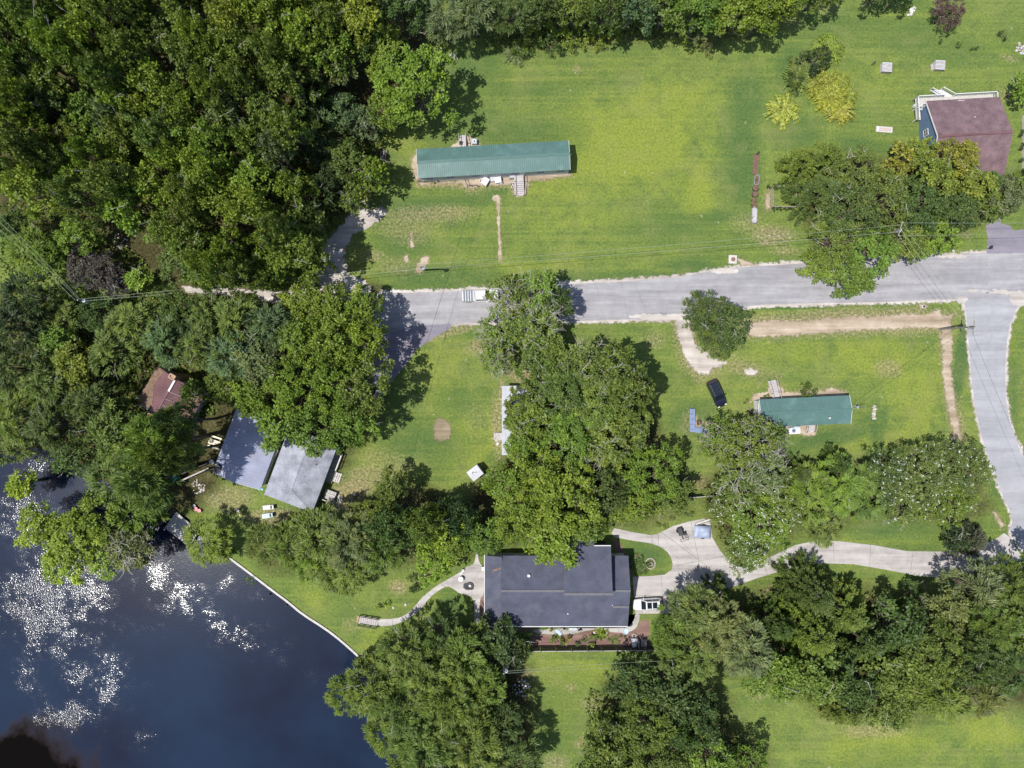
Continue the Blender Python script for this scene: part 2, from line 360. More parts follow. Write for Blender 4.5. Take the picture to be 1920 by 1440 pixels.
def npmesh(me, v, f):
    me.vertices.add(len(v)); me.vertices.foreach_set('co', np.asarray(v, np.float32).ravel())
    k = f.shape[1]; me.loops.add(f.size); me.loops.foreach_set('vertex_index', f.astype(np.int32).ravel())
    me.polygons.add(len(f)); me.polygons.foreach_set('loop_start', np.arange(0, f.size, k, dtype=np.int32))
    me.update(calc_edges=True)
npmesh(gme, vv, ff)
ca = gme.attributes.new('cover', 'FLOAT_COLOR', 'POINT')
ca.data.foreach_set('color', np.stack([vat('dry'), vat('lush'), vat('yel'), vat('soil')], -1).astype(np.float32).ravel())
gm, N, L, P = newmat('lawn')
at = N.new('ShaderNodeAttribute'); at.attribute_name = 'cover'
sp = N.new('ShaderNodeSeparateColor'); L.new(at.outputs['Color'], sp.inputs[0])
co = mapco(N, L); big = noise(N, L, co, .045, 5, .6); mid = noise(N, L, co, .35, 6, .65, .4); fin = noise(N, L, co, 2.6, 5, .7); gr = noise(N, L, co, 9, 2, .6)
stk = noise(N, L, mapco(N, L, (.035, 1.3, 1), R_(2)), 1.0, 5, .65)
g = ramp(N, L, big, [(.32, (.102, .156, .034)), (.5, (.133, .184, .041)), (.68, (.170, .214, .048))])
g = mixc(N, L, mathn(N, L, 'MULTIPLY', ramp(N, L, mid, [(.36, (1, 1, 1)), (.60, (0, 0, 0))]), .75), g, (.080, .126, .036))
g = mixc(N, L, mathn(N, L, 'MULTIPLY', ramp(N, L, stk, [(.44, (0, 0, 0)), (.64, (1, 1, 1))]), .5), g, (.195, .232, .052))
def mask(s, n, lo, hi, amp=.55):   # painted cover broken up by noise
    v = mathn(N, L, 'ADD', s, mathn(N, L, 'MULTIPLY', mathn(N, L, 'SUBTRACT', n, .5), amp))
    return ramp(N, L, v, [(lo, (0, 0, 0)), (hi, (1, 1, 1))])
zero = lambda s, m: mathn(N, L, 'MULTIPLY', m, ramp(N, L, s, [(.02, (0, 0, 0)), (.12, (1, 1, 1))]))
g = mixc(N, L, zero(sp.outputs[2], mathn(N, L, 'MULTIPLY', mask(sp.outputs[2], mid, .05, .75, 1.2), .75)), g, (.208, .246, .040))
g = mixc(N, L, zero(sp.outputs[1], mathn(N, L, 'MULTIPLY', mask(sp.outputs[1], mid, .0, .7, 1.1), .85)), g, (.062, .116, .036))
dry = ramp(N, L, fin, [(.35, (.150, .140, .055)), (.52, (.26, .205, .12)), (.66, (.40, .33, .235))])
g = mixc(N, L, zero(sp.outputs[0], mathn(N, L, 'MULTIPLY', mask(sp.outputs[0], fin, .12, .9, .9), .85)), g, dry)
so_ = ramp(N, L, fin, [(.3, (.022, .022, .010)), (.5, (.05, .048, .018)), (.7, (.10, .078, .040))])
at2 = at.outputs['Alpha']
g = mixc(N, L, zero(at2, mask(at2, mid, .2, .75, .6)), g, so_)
g = mixc(N, L, 1.0, g, ramp(N, L, fin, [(.3, (.58, .64, .64)), (.5, (1, 1, 1)), (.72, (1.36, 1.28, 1.25))]), 'MULTIPLY')
g = mixc(N, L, 1.0, g, ramp(N, L, gr, [(.3, (.78, .80, .8)), (.7, (1.18, 1.16, 1.15))]), 'MULTIPLY')
tuft = ramp(N, L, noise(N, L, co, .75, 4, .7), [(.60, (0, 0, 0)), (.72, (1, 1, 1))])
g = mixc(N, L, mathn(N, L, 'MULTIPLY', tuft, .5), g, (.062, .100, .030))
pt = ramp(N, L, noise(N, L, co, .16, 6, .7, .6), [(.50, (0, 0, 0)), (.64, (1, 1, 1))])
g = mixc(N, L, mathn(N, L, 'MULTIPLY', pt, .26), g, (.225, .225, .085))
sp_ = ramp(N, L, noise(N, L, co, 1.1, 2, .4), [(.735, (0, 0, 0)), (.76, (1, 1, 1))])
g = mixc(N, L, mathn(N, L, 'MULTIPLY', sp_, .6), g, (.32, .30, .2))
L.new(g, P.inputs['Base Color']); P.inputs['Roughness'].default_value = .95; P.inputs['Specular IOR Level'].default_value = .15
bn = N.new('ShaderNodeBump'); bn.inputs['Strength'].default_value = .7; bn.inputs['Distance'].default_value = .12
L.new(mathn(N, L, 'ADD', fin, gr), bn.inputs['Height']); L.new(bn.outputs[0], P.inputs['Normal'])
gme.materials.append(gm)
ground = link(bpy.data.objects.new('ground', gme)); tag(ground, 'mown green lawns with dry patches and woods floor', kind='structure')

# ------------------------------------------------------------------ river
wx = axis(-100, -8, .5, 4000); wy = axis(-100, 0, .5, 4000); wx = wx[wx < 2]; wy = wy[wy < 4]
WXg, WYg = np.meshgrid(wx, wy); wpx = WXg / K + 960; wpy = 720 - WYg / K
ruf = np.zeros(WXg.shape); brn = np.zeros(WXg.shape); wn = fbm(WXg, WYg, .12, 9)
def wblob(arr, x, y, rx, ry, s, rot=0):
    c, n = math.cos(R_(rot)), math.sin(R_(rot)); dx, dy = wpx - x, wpy - y
    q = np.sqrt(((dx * c + dy * n) / rx) ** 2 + ((-dx * n + dy * c) / ry) ** 2) * .8 + .5 * wn
    np.maximum(arr, s * np.clip(1.1 * (1 - q), 0, 1), out=arr)
for b in ((20, 960, 80, 80, .74, 20), (60, 880, 60, 35, .8, 0), (70, 1180, 140, 160, .74, 25), (140, 1260, 120, 60, .7, 45), (335, 1118, 115, 80, .46, 30), (300, 1085, 50, 30, .45, 0), (440, 1195, 140, 55, .55, 15), (390, 1150, 60, 40, .5, 30),
          (120, 1350, 110, 40, .8, 0), (260, 1390, 60, 45, .8, 0), (480, 1120, 60, 25, .35, 0), (580, 1270, 50, 30, .3, 0), (190, 1280, 90, 65, .72, 35), (40, 1270, 100, 70, .68, 0), (430, 1100, 50, 36, .4, 0)):
    wblob(ruf, *b)
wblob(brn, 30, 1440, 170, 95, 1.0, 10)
idw = np.arange(WXg.size).reshape(WXg.shape)
fw = np.stack([idw[:-1, :-1], idw[:-1, 1:], idw[1:, 1:], idw[1:, :-1]], -1).reshape(-1, 4)
wme = bpy.data.meshes.new('river_water')
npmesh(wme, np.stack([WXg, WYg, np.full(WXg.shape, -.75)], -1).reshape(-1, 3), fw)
wa = wme.attributes.new('ripple', 'FLOAT_COLOR', 'POINT')
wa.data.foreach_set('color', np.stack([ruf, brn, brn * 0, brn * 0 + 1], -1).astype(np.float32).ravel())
wm, N, L, P = newmat('river_water')
at = N.new('ShaderNodeAttribute'); at.attribute_name = 'ripple'; sp = N.new('ShaderNodeSeparateColor'); L.new(at.outputs['Color'], sp.inputs[0])
co = mapco(N, L); bigw = noise(N, L, co, .05, 4)
wc = ramp(N, L, bigw, [(.35, (.0055, .0090, .023)), (.65, (.0085, .0190, .043))])
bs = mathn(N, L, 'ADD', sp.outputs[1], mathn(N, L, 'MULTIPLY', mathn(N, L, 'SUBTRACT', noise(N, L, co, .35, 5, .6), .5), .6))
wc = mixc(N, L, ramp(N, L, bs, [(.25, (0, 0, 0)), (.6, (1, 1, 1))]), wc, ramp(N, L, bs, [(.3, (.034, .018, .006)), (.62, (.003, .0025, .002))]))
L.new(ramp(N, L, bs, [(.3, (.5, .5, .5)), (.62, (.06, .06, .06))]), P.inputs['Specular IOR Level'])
L.new(wc, P.inputs['Base Color']); P.inputs['Roughness'].default_value = .14; P.inputs['IOR'].default_value = 1.33
b1 = N.new('ShaderNodeBump'); b1.inputs['Distance'].default_value = .058
L.new(mathn(N, L, 'ADD', noise(N, L, co, 3.8, 1, .5), mathn(N, L, 'MULTIPLY', noise(N, L, mapco(N, L, (1.0, 1.7, 1), .6), 5.6, 0), .8)), b1.inputs['Height'])
brk = mathn(N, L, 'ADD', mathn(N, L, 'MULTIPLY', mathn(N, L, 'SUBTRACT', noise(N, L, co, .28, 5, .65), .5), 2.9), mathn(N, L, 'MULTIPLY', mathn(N, L, 'SUBTRACT', noise(N, L, co, .9, 3, .6), .5), 1.6))
rip = mathn(N, L, 'MULTIPLY', sp.outputs[0], ramp(N, L, mathn(N, L, 'ADD', brk, sp.outputs[0]), [(.25, (.08, .08, .08)), (1.25, (1, 1, 1))]))
L.new(mathn(N, L, 'ADD', mathn(N, L, 'MULTIPLY', rip, .85), .06), b1.inputs['Strength'])
L.new(mathn(N, L, 'ADD', mathn(N, L, 'MULTIPLY', rip, .11), .11), P.inputs['Roughness'])
L.new(b1.outputs[0], P.inputs['Normal']); wme.materials.append(wm)
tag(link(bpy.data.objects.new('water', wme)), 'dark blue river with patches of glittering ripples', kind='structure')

# ------------------------------------------------------------------ roads and paths
def streaky(name, stops, rz=0.0, rough=.85, var=1.0, crack=True, soft=False):
    m, N, L, P = newmat(name); co = mapco(N, L)
    a = noise(N, L, mapco(N, L, (.06, .8, 1), rz), 1.0, 5, .6); b = noise(N, L, co, .5, 6, .65); c = noise(N, L, co, 7, 3, .7)
    s = mathn(N, L, 'ADD', mathn(N, L, 'MULTIPLY', a, .55), mathn(N, L, 'ADD', mathn(N, L, 'MULTIPLY', b, .3), mathn(N, L, 'MULTIPLY', c, .15)))
    g = ramp(N, L, s, stops)
    if crack:
        v = N.new('ShaderNodeTexVoronoi'); v.feature = 'DISTANCE_TO_EDGE'; v.inputs['Scale'].default_value = .16
        wv = N.new('ShaderNodeVectorMath'); wv.operation = 'ADD'; L.new(co, wv.inputs[0])
        nn = N.new('ShaderNodeTexNoise'); nn.inputs['Scale'].default_value = .8; nn.inputs['Detail'].default_value = 6; L.new(co, nn.inputs['Vector'])
        L.new(nn.outputs['Color'], wv.inputs[1]); L.new(wv.outputs[0], v.inputs['Vector'])
        k = ramp(N, L, v.outputs['Distance'], [(.0, (1, 1, 1)), (.012, (0, 0, 0))])
        g = mixc(N, L, mathn(N, L, 'MULTIPLY', k, .16), g, tuple(x * .5 for x in stops[0][1]))
    L.new(g, P.inputs['Base Color']); P.inputs['Roughness'].default_value = rough; P.inputs['Specular IOR Level'].default_value = .25
    bn = N.new('ShaderNodeBump'); bn.inputs['Strength'].default_value = .3; bn.inputs['Distance'].default_value = .02; L.new(c, bn.inputs['Height']); L.new(bn.outputs[0], P.inputs['Normal'])
    if soft:
        ea = N.new('ShaderNodeAttribute'); ea.attribute_name = 'edge'
        nz = mathn(N, L, 'ADD', mathn(N, L, 'MULTIPLY', mathn(N, L, 'SUBTRACT', noise(N, L, co, 1.6, 6, .7), .5), 4.2), mathn(N, L, 'MULTIPLY', mathn(N, L, 'SUBTRACT', noise(N, L, co, .45, 3, .6), .5), 3.0))
        L.new(ramp(N, L, mathn(N, L, 'ADD', mathn(N, L, 'ADD', ea.outputs['Fac'], .55), nz), [(.15, (0, 0, 0)), (.75, (1, 1, 1))]), P.inputs['Alpha'])
    MATS[name] = m; return m
M_ROAD = streaky('worn_asphalt', [(.36, (.195, .187, .200)), (.5, (.270, .262, .275)), (.64, (.355, .348, .358))], R_(4))
M_ROAD2 = streaky('side_asphalt', [(.36, (.225, .225, .243)), (.5, (.285, .285, .305)), (.64, (.35, .35, .372))], R_(80))
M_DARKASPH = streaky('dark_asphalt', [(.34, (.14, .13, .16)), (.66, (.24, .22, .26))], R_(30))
M_SAND = streaky('sandy_gravel', [(.36, (.27, .24, .21)), (.5, (.40, .365, .335)), (.64, (.54, .50, .47))], 0, .95, crack=False)
M_SANDS = streaky('thin_gravel', [(.36, (.25, .215, .185)), (.5, (.40, .36, .325)), (.64, (.58, .54, .50))], 0, .95, crack=False, soft=True)
M_DIRTS = streaky('thin_dirt', [(.35, (.20, .15, .10)), (.5, (.34, .27, .20)), (.65, (.50, .42, .34))], 0, .95, crack=False, soft=True)
M_MULCHS = streaky('thin_mulch', [(.36, (.12, .095, .06)), (.5, (.20, .16, .105)), (.64, (.29, .25, .17))], 0, .95, crack=False, soft=True)
M_CONC = streaky('concrete', [(.35, (.225, .205, .20)), (.5, (.355, .33, .32)), (.65, (.47, .445, .43))], R_(-12), .85)
M_DIRT = streaky('dirt', [(.33, (.24, .18, .125)), (.5, (.36, .285, .215)), (.66, (.50, .42, .34))], 0, .95, crack=False)
M_MULCH = streaky('mulch', [(.33, (.10, .058, .05)), (.5, (.18, .11, .095)), (.66, (.27, .18, .15))], 0, .95, crack=False)
ROADN = [(700, 551), (745, 549), (800, 548), (865, 545), (940, 541), (1060, 533), (1140, 529), (1215, 524), (1280, 519), (1320, 511), (1350, 506), (1390, 502), (1440, 497), (1500, 494), (1560, 490), (1660, 484), (1780, 477), (1838, 474)]
ROADS = [(3300, 515), (2300, 540), (2100, 543), (1935, 552), (1918, 560), (1811, 566), (1790, 561), (1740, 563), (1640, 566), (1500, 569), (1420, 573), (1380, 577), (1330, 588), (1262, 597), (1200, 599), (1110, 601), (1000, 604), (880, 606), (800, 609), (765, 612), (735, 625), (700, 618)]
road_px = ROADN + [(1850, 474), (1930, 472), (2300, 462), (3300, 440)] + ROADS
side_px = [(1806, 562), (1811, 575), (1815, 620), (1818, 660), (1820, 693), (1827, 760), (1843, 827), (1852, 855), (1866, 895), (1880, 929), (1896, 965), (1900, 981), (1890, 995), (1920, 1035), (1960, 1090), (2040, 1220), (2120, 1420), (2190, 1420), (2110, 1210), (2040, 1080), (1990, 960), (1920, 863), (1903, 820), (1890, 780), (1885, 733), (1885, 680), (1890, 620), (1903, 583), (1916, 562), (1925, 553)]
rw = smooth(wpoly(road_px), 2); sw = smooth(wpoly(side_px), 2)
soft_sheet('road_verge', grow(resample(rw, .5), .38), .006, M_SANDS, 'pale sandy verge along the road')
soft_sheet('road_verge', grow(resample(sw, .5), .32), .007, M_SANDS, 'pale sandy verge along the side road')
sheet('road', ragged(rw, .07), .012, M_ROAD, label='worn grey asphalt road')
sheet('side_road', ragged(sw, .05), .016, M_ROAD2, label='pale grey curving side road')
sheet('asphalt_driveway', ragged(wpoly([(1848, 476), (1851, 446), (1848, 422), (1858, 419), (1876, 419), (1892, 423), (1900, 433), (1925, 430), (2100, 420), (2100, 475), (1925, 474)]), .1), .020, M_DARKASPH, label='dark asphalt driveway apron by the road')
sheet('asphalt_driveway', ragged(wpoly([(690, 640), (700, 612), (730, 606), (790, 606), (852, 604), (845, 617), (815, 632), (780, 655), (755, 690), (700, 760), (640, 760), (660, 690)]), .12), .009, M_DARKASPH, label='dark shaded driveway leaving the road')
sheet('path', ragged(wpoly([(1868, 400), (1876, 400), (1876, 420), (1866, 420)]), .05), .024, M_DARKASPH, label='short dark walkway')
for i, (x, y, rx, ry) in enumerate(((1805, 560, 15, 7), (1875, 548, 30, 4), (1780, 480, 40, 4), (1240, 594, 60, 5), (1360, 508, 25, 4), (1910, 560, 16, 14), (1850, 545, 40, 3))):
    sheet('sand_patch', ragged([W(x + rx * math.cos(a), y + ry * math.sin(a)).to_2d() for a in np.linspace(0, 6.28, 24)[:-1]], .3), .024 + .001 * i, M_SAND, label='pale sand washed over the asphalt')
soft_sheet('gravel_track', wpoly([(690, 530), (700, 552), (640, 566), (560, 562), (500, 570), (430, 553), (350, 548), (340, 536), (420, 540), (500, 545), (560, 540), (590, 525), (600, 480), (615, 450), (640, 425), (665, 392), (690, 370), (690, 400), (712, 388), (730, 395), (705, 418), (660, 440), (645, 480), (650, 515)]), .010, M_SANDS, 'pale gravel track through the trees')
soft_sheet('gravel_driveway', wpoly([(1262, 594), (1290, 590), (1300, 640), (1320, 660), (1335, 668), (1362, 680), (1350, 690), (1335, 690), (1328, 702), (1312, 700), (1300, 690), (1285, 670), (1275, 640)]), .008, M_SANDS, 'white gravel driveway beside the round tree')
soft_sheet('gravel_patch', wpoly([(1395, 694), (1410, 692), (1420, 697), (1412, 703), (1400, 702)]), .008, M_SANDS, 'small white gravel patch on the lawn')
soft_sheet('dirt_strip', wpoly([(1405, 605), (1440, 603), (1500, 601), (1560, 597), (1640, 593), (1700, 590), (1745, 589), (1752, 578), (1762, 584), (1768, 592), (1790, 588), (1782, 602), (1783, 615), (1786, 650), (1783, 690), (1786, 730), (1793, 780), (1804, 828), (1792, 828), (1782, 790), (1772, 740), (1768, 690), (1767, 650), (1764, 618), (1740, 613), (1640, 618), (1560, 622), (1500, 626), (1440, 630), (1400, 630)]), .008, M_DIRTS, 'bare dirt ditch line along the lawn')
soft_sheet('dirt_trench', wpoly([(925, 368), (932, 365), (937, 370), (937, 420), (939, 450), (941, 488), (935, 489), (934, 450), (933, 420), (932, 377), (922, 374)]), .008, M_DIRTS, 'narrow sandy trench across the lawn', .16, .12)
for px, lb in DIRTS:
    soft_sheet('dirt_patch', wpoly(px), .0075, M_DIRTS, lb, .3, .15)
soft_sheet('fire_circle', [W(829 + 17 * math.cos(a), 806 + 22 * math.sin(a)).to_2d() for a in np.linspace(0, 6.28, 28)[:-1]], .008, M_MULCHS, 'round brown burnt patch on the lawn', .5)
sheet('mulch_bed', ragged(wpoly([(997, 1189), (1034, 1190), (1075, 1189), (1095, 1183), (1122, 1180), (1142, 1185), (1170, 1187), (1184, 1184), (1195, 1177), (1203, 1163), (1216, 1163), (1219, 1212), (995, 1213)]), .08), .006, M_MULCH, label='red-brown mulch bed along the house')
for px, lb in (([(1148, 1010), (1160, 1012), (1182, 1062), (1187, 1078), (1180, 1085), (1160, 1060)], 'brown mulch edge beside the dark roofed house'), ([(902, 1118), (908, 1117), (908, 1178), (900, 1178), (900, 1130)], 'brown mulch strip by the patio'), ([(905, 1176), (1000, 1176), (1000, 1184), (905, 1184)], 'mulch strip below the dark roof')):
    sheet('mulch_strip', ragged(wpoly(px), .08), .006, M_MULCH, label=lb)

def slabs(name, P, z, m, label, cuts, depth=.10, gap=.025):
    """a paved outline cut into separate slabs with open joints"""
    bm = bmesh.new(); A = sum(P[i].x * P[(i + 1) % len(P)].y - P[(i + 1) % len(P)].x * P[i].y for i in range(len(P)))
    if A < 0: P = P[::-1]
    bm.faces.new([bm.verts.new((p.x, p.y, z)) for p in P])
    bmesh.ops.triangulate(bm, faces=bm.faces[:])
    for a, b, seg in cuts:
        a, b = W(*a), W(*b); d = (b - a).normalized(); nn = Vector((-d.y, d.x, 0))
        # only cut the faces near the stated segment
        fs = [f for f in bm.faces if True] if seg is None else [f for f in bm.faces if (f.calc_center_median() - W(*seg[:2])).length < seg[2]]
        ge = list({v for f in fs for v in f.verts}) + list({e for f in fs for e in f.edges}) + fs
        ed = bmesh.ops.bisect_plane(bm, geom=ge, plane_co=a, plane_no=nn)['geom_cut']
        bmesh.ops.split_edges(bm, edges=[e for e in ed if isinstance(e, bmesh.types.BMEdge)])
    root = bpy.data.objects.new(name, None); link(root); tag(root, label, kind='structure')
    seen = set(); parts = []
    for f in bm.faces:
        if f in seen: continue
        st, isl = [f], []; seen.add(f)
        while st:
            q = st.pop(); isl.append(q)
            for e in q.edges:
                for h in e.link_faces:
                    if h not in seen: seen.add(h); st.append(h)
        parts.append(isl)
    for isl in parts:
        vs = []; mp = {}; fs = []
        for f in isl:
            for v in f.verts:
                if v not in mp: mp[v] = len(vs); vs.append(v.co.copy())
            fs.append([mp[v] for v in f.verts])
        me = bpy.data.meshes.new('slab'); me.from_pydata(vs, [], fs); me.update()
        b2 = bmesh.new(); b2.from_mesh(me)
        # pull boundary in for the joint
        bv = [v for v in b2.verts if v.is_boundary]; mv = {}
        for v in bv:
            t = Vector((0, 0, 0))
            for e in v.link_edges:
                if e.is_boundary:
                    fc = e.link_faces[0].calc_center_median(); o_ = (e.verts[1].co - e.verts[0].co); nrm = Vector((-o_.y, o_.x, 0))
                    if nrm.length > 1e-7:
                        nrm.normalize(); t += nrm if nrm.dot(fc - e.verts[0].co) > 0 else -nrm
            mv[v] = t.normalized() * gap if t.length > 1e-6 else t
        for v, t in mv.items(): v.co += t
        dz = random.uniform(-.006, .006)
        for v in b2.verts: v.co.z += dz
        r = bmesh.ops.extrude_face_region(b2, geom=b2.faces[:])
        for v in [g for g in r['geom'] if isinstance(g, bmesh.types.BMVert)]: v.co.z -= depth
        bmesh.ops.recalc_face_normals(b2, faces=b2.faces); b2.to_mesh(me); b2.free()
        me.materials.append(m); link(bpy.data.objects.new('slab', me), root)
    bm.free(); return root
drive_px = [(1152, 990), (1185, 997), (1221, 1003), (1232, 1001), (1248, 993), (1262, 986), (1289, 978), (1320, 972), (1332, 978), (1336, 1008), (1351, 1033), (1370, 1056), (1397, 1066), (1440, 1046), (1490, 1022), (1525, 1014), (1570, 1014), (1640, 1022), (1700, 1033), (1780, 1034), (1840, 1024), (1870, 1008), (1882, 999), (1892, 1006), (1919, 1049), (1870, 1061), (1820, 1074), (1760, 1083), (1720, 1080), (1660, 1068), (1600, 1058), (1540, 1056), (1480, 1066), (1420, 1084), (1370, 1102), (1320, 1130), (1260, 1150), (1191, 1151),
            (1186, 1081), (1216, 1080), (1246, 1077), (1259, 1068), (1261, 1058), (1258, 1046), (1251, 1035), (1240, 1026), (1221, 1019), (1187, 1014), (1151, 1007), (1146, 999)]
slabs('concrete_driveway', wpoly(drive_px), .05, M_CONC, 'pale concrete driveway curving to the dark-roofed house',
      [((1223, 1000), (1223, 1022), (1222, 1012, 3)), ((1300, 1000), (1312, 1060), (1308, 1030, 14)), ((1260, 1062), (1330, 1048), (1300, 1056, 16)), ((1310, 1050), (1390, 1110), (1350, 1080, 14)), ((1368, 1056), (1368, 1104), (1368, 1080, 10)), ((1430, 1050), (1440, 1080), (1435, 1066, 8)), ((1490, 1020), (1494, 1068), (1492, 1044, 10)),
       ((1562, 1010), (1564, 1062), (1563, 1036, 10)), ((1632, 1018), (1630, 1066), (1631, 1042, 10)), ((1712, 1030), (1706, 1082), (1709, 1056, 10)), ((1790, 1030), (1790, 1082), (1790, 1056, 10)), ((1855, 1012), (1880, 1064), (1866, 1038, 10)), ((1240, 1085), (1245, 1150), (1242, 1120, 12)), ((1190, 1117), (1330, 1117), (1250, 1117, 24))])
patio_px = [(707, 1160), (741, 1160), (760, 1153), (775, 1140), (790, 1121), (803, 1110), (820, 1097), (846, 1082), (863, 1072), (872, 1063), (886, 1059), (891, 1050), (892, 1033), (897, 1033), (897, 1050), (904, 1061), (908, 1063), (908, 1117), (902, 1119), (900, 1129), (899, 1177), (889, 1177), (889, 1127), (882, 1117), (863, 1114), (850, 1104), (839, 1099), (824, 1106), (805, 1121), (790, 1142), (771, 1157), (756, 1166), (734, 1173), (709, 1175)]
slabs('patio_path', smooth(wpoly(patio_px), 1), .045, M_CONC, 'pale concrete patio and curving garden path',
      [((735, 1158), (737, 1176), (736, 1167, 4)), ((772, 1140), (782, 1160), (777, 1150, 4)), ((800, 1110), (812, 1122), (806, 1116, 4)), ((824, 1092), (840, 1104), (832, 1100, 4)), ((886, 1058), (904, 1062), (896, 1060, 4)), ((884, 1121), (904, 1121), (894, 1121, 4)), ((886, 1150), (902, 1150), (894, 1150, 4))])
walk_px = [(1000, 1178), (1172, 1178), (1181, 1174), (1190, 1161), (1191, 1151), (1200, 1151), (1199, 1163), (1193, 1178), (1183, 1184), (1169, 1187), (1142, 1185), (1122, 1180), (1095, 1183), (1075, 1189), (1034, 1190), (1000, 1187)]
slabs('footpath', smooth(wpoly(walk_px), 1), .04, M_CONC, 'narrow concrete footpath along the mulch bed',
      [((1040, 1174), (1040, 1194), (1040, 1184, 4)), ((1080, 1174), (1080, 1194), (1080, 1184, 4)), ((1120, 1174), (1120, 1194), (1120, 1182, 4)), ((1160, 1174), (1160, 1194), (1160, 1183, 4))])
# ------------------------------------------------------------------ building materials
M_GREEN = mat('green_metal_roof', (.076, .146, .132), .42, .10, .35, spec=.5, dirt=((.15, .26, .25), .35))
M_GREEN2 = mat('green_metal_trim', (.070, .138, .125), .4, .08)
M_WHITE = mat('white_paint', (.56, .56, .56), .7, .06, dirt=((.5, .47, .43), .35))
M_VINYL = mat('grey_vinyl', (.42, .42, .45), .6, .08)
M_SKIRT = mat('grey_skirting', (.55, .55, .56), .7, .1)
M_GLASS = mat('window_glass', (.02, .025, .03), .08, .1)
M_DGLASS = mat('car_glass', (.012, .018, .026), .05, .1)
M_SHING = mat('dark_shingles', (.062, .067, .100), .85, .22, .5, fine=5.0, bump=.3, dirt=((.092, .092, .115), .6))
M_SHCAP = mat('shingle_cap', (.115, .113, .125), .85, .12)
M_GSHING = mat('grey_shingles', (.245, .255, .30), .85, .30, .6, fine=5.0, bump=.3)
M_TIN = mat('pale_tin', (.28, .295, .395), .75, .14, .5, dirt=((.28, .27, .30), .5))
M_RED = mat('red_brown_shingles', (.148, .094, .104), .9, .26, .8, fine=5.0, bump=.3)
M_RUST = mat('rusty_red_metal', (.130, .062, .070), .7, .25, .5, dirt=((.10, .065, .07), .6))
M_LITTER = mat('pine_litter', (.165, .108, .076), .95, .35, 2, fine=8)
M_BLUE = mat('blue_siding', (.10, .155, .27), .7, .08)
M_DARKW = mat('dark_siding', (.045, .045, .055), .8, .2)
M_WOOD = mat('weathered_wood', (.26, .23, .20), .85, .25, 3)
M_WOOD2 = mat('grey_boards', (.38, .35, .345), .85, .2, 3)
M_DWOOD = mat('dark_timber', (.045, .038, .036), .85, .3, 3)
M_BRICK = mat('tan_brick', (.34, .22, .145), .9, .2, 4)
M_STONE = mat('pale_stone', (.36, .31, .265), .9, .3, 4)
M_TURQ = mat('turquoise_plastic', (.06, .46, .50), .5, .1)
M_BLK = mat('black_metal', (.022, .022, .025), .5, .2)
M_RUB = mat('tyre_rubber', (.018, .018, .019), .85, .2)
M_STEEL = mat('galvanised_steel', (.34, .355, .38), .45, .12, metal=.4)
M_LBLUE = mat('light_blue_plastic', (.38, .46, .52), .5, .1)
M_BENCH = mat('blue_paint', (.17, .225, .37), .6, .12)
M_PINK = mat('pink_plastic', (.62, .16, .19), .5, .1)
M_YEL = mat('yellow_plastic', (.62, .52, .12), .5, .1)
M_CREAM = mat('cream_paint', (.66, .60, .44), .6, .1)
M_PALEC = mat('pale_concrete', (.46, .435, .41), .9, .12, 2)
M_SOILM = mat('potting_soil', (.14, .08, .06), .95, .3, 3)
M_TARP = mat('grey_blue_tarp', (.25, .29, .40), .5, .12)
M_POLE = mat('pole_wood', (.20, .18, .165), .85, .25, 3)
M_WIRE = mat('wire', (.24, .28, .20), .6, .1)
M_WIRED = mat('dark_wire', (.03, .03, .03), .6, .1)
M_TRASH = mat('pale_grey_plastic', (.36, .375, .41), .75, .08)
M_RED2 = mat('terracotta', (.36, .13, .08), .8, .2)
M_WPAINT = mat('white_car_paint', (.62, .62, .62), .25, .03, coat=.6)
M_NPAINT = mat('dark_navy_car_paint', (.010, .012, .026), .22, .1, coat=.8)
M_GPAINT = mat('grey_blue_bed_cover', (.11, .125, .145), .5, .1)
M_LAMP = mat('lamp_glass', (.7, .68, .62), .2, .05)
M_TAIL = mat('tail_lamp', (.28, .01, .01), .25, .1)
M_TERR = mat('rusty_iron', (.20, .11, .085), .85, .25, 3)

# ------------------------------------------------------------------ building helpers (local frame: x along the ridge)
def frame(p0, p1):
    d = p1 - p0; return math.atan2(d.y, d.x), Vector((d.x, d.y)).length
def ribbed(mb, e0, e1, r0, r1, pitch=.33, h=.03, th=.03):
    e0, e1, r0, r1 = map(Vector, (e0, e1, r0, r1)); n = (e1 - e0).cross(r0 - e0).normalized(); n = n if n.z > 0 else -n
    L = (e1 - e0).length; k = max(2, int(L / pitch)); ts = []
    for i in range(k): ts += [((i + .0) / k, 0), ((i + .62) / k, 0), ((i + .72) / k, h), ((i + .9) / k, h)]
    ts.append((1, 0)); vs = []
    for t, hh in ts: vs += [e0.lerp(e1, t) + n * hh, r0.lerp(r1, t) + n * hh]
    b = len(vs); vs += [v - n * (th + (h if False else 0)) for v in (e0, e1, r1, r0)]
    fs = [(2 * i, 2 * i + 2, 2 * i + 3, 2 * i + 1) for i in range(len(ts) - 1)]
    m = len(ts) - 1
    fs += [(b + 3, b + 2, b + 1, b), (b, b + 1, 2 * m, 0), (b + 3, 1, 2 * m + 1, b + 2), (b, 0, 1, b + 3), (b + 1, b + 2, 2 * m + 1, 2 * m)]
    return mb.add(vs, fs)
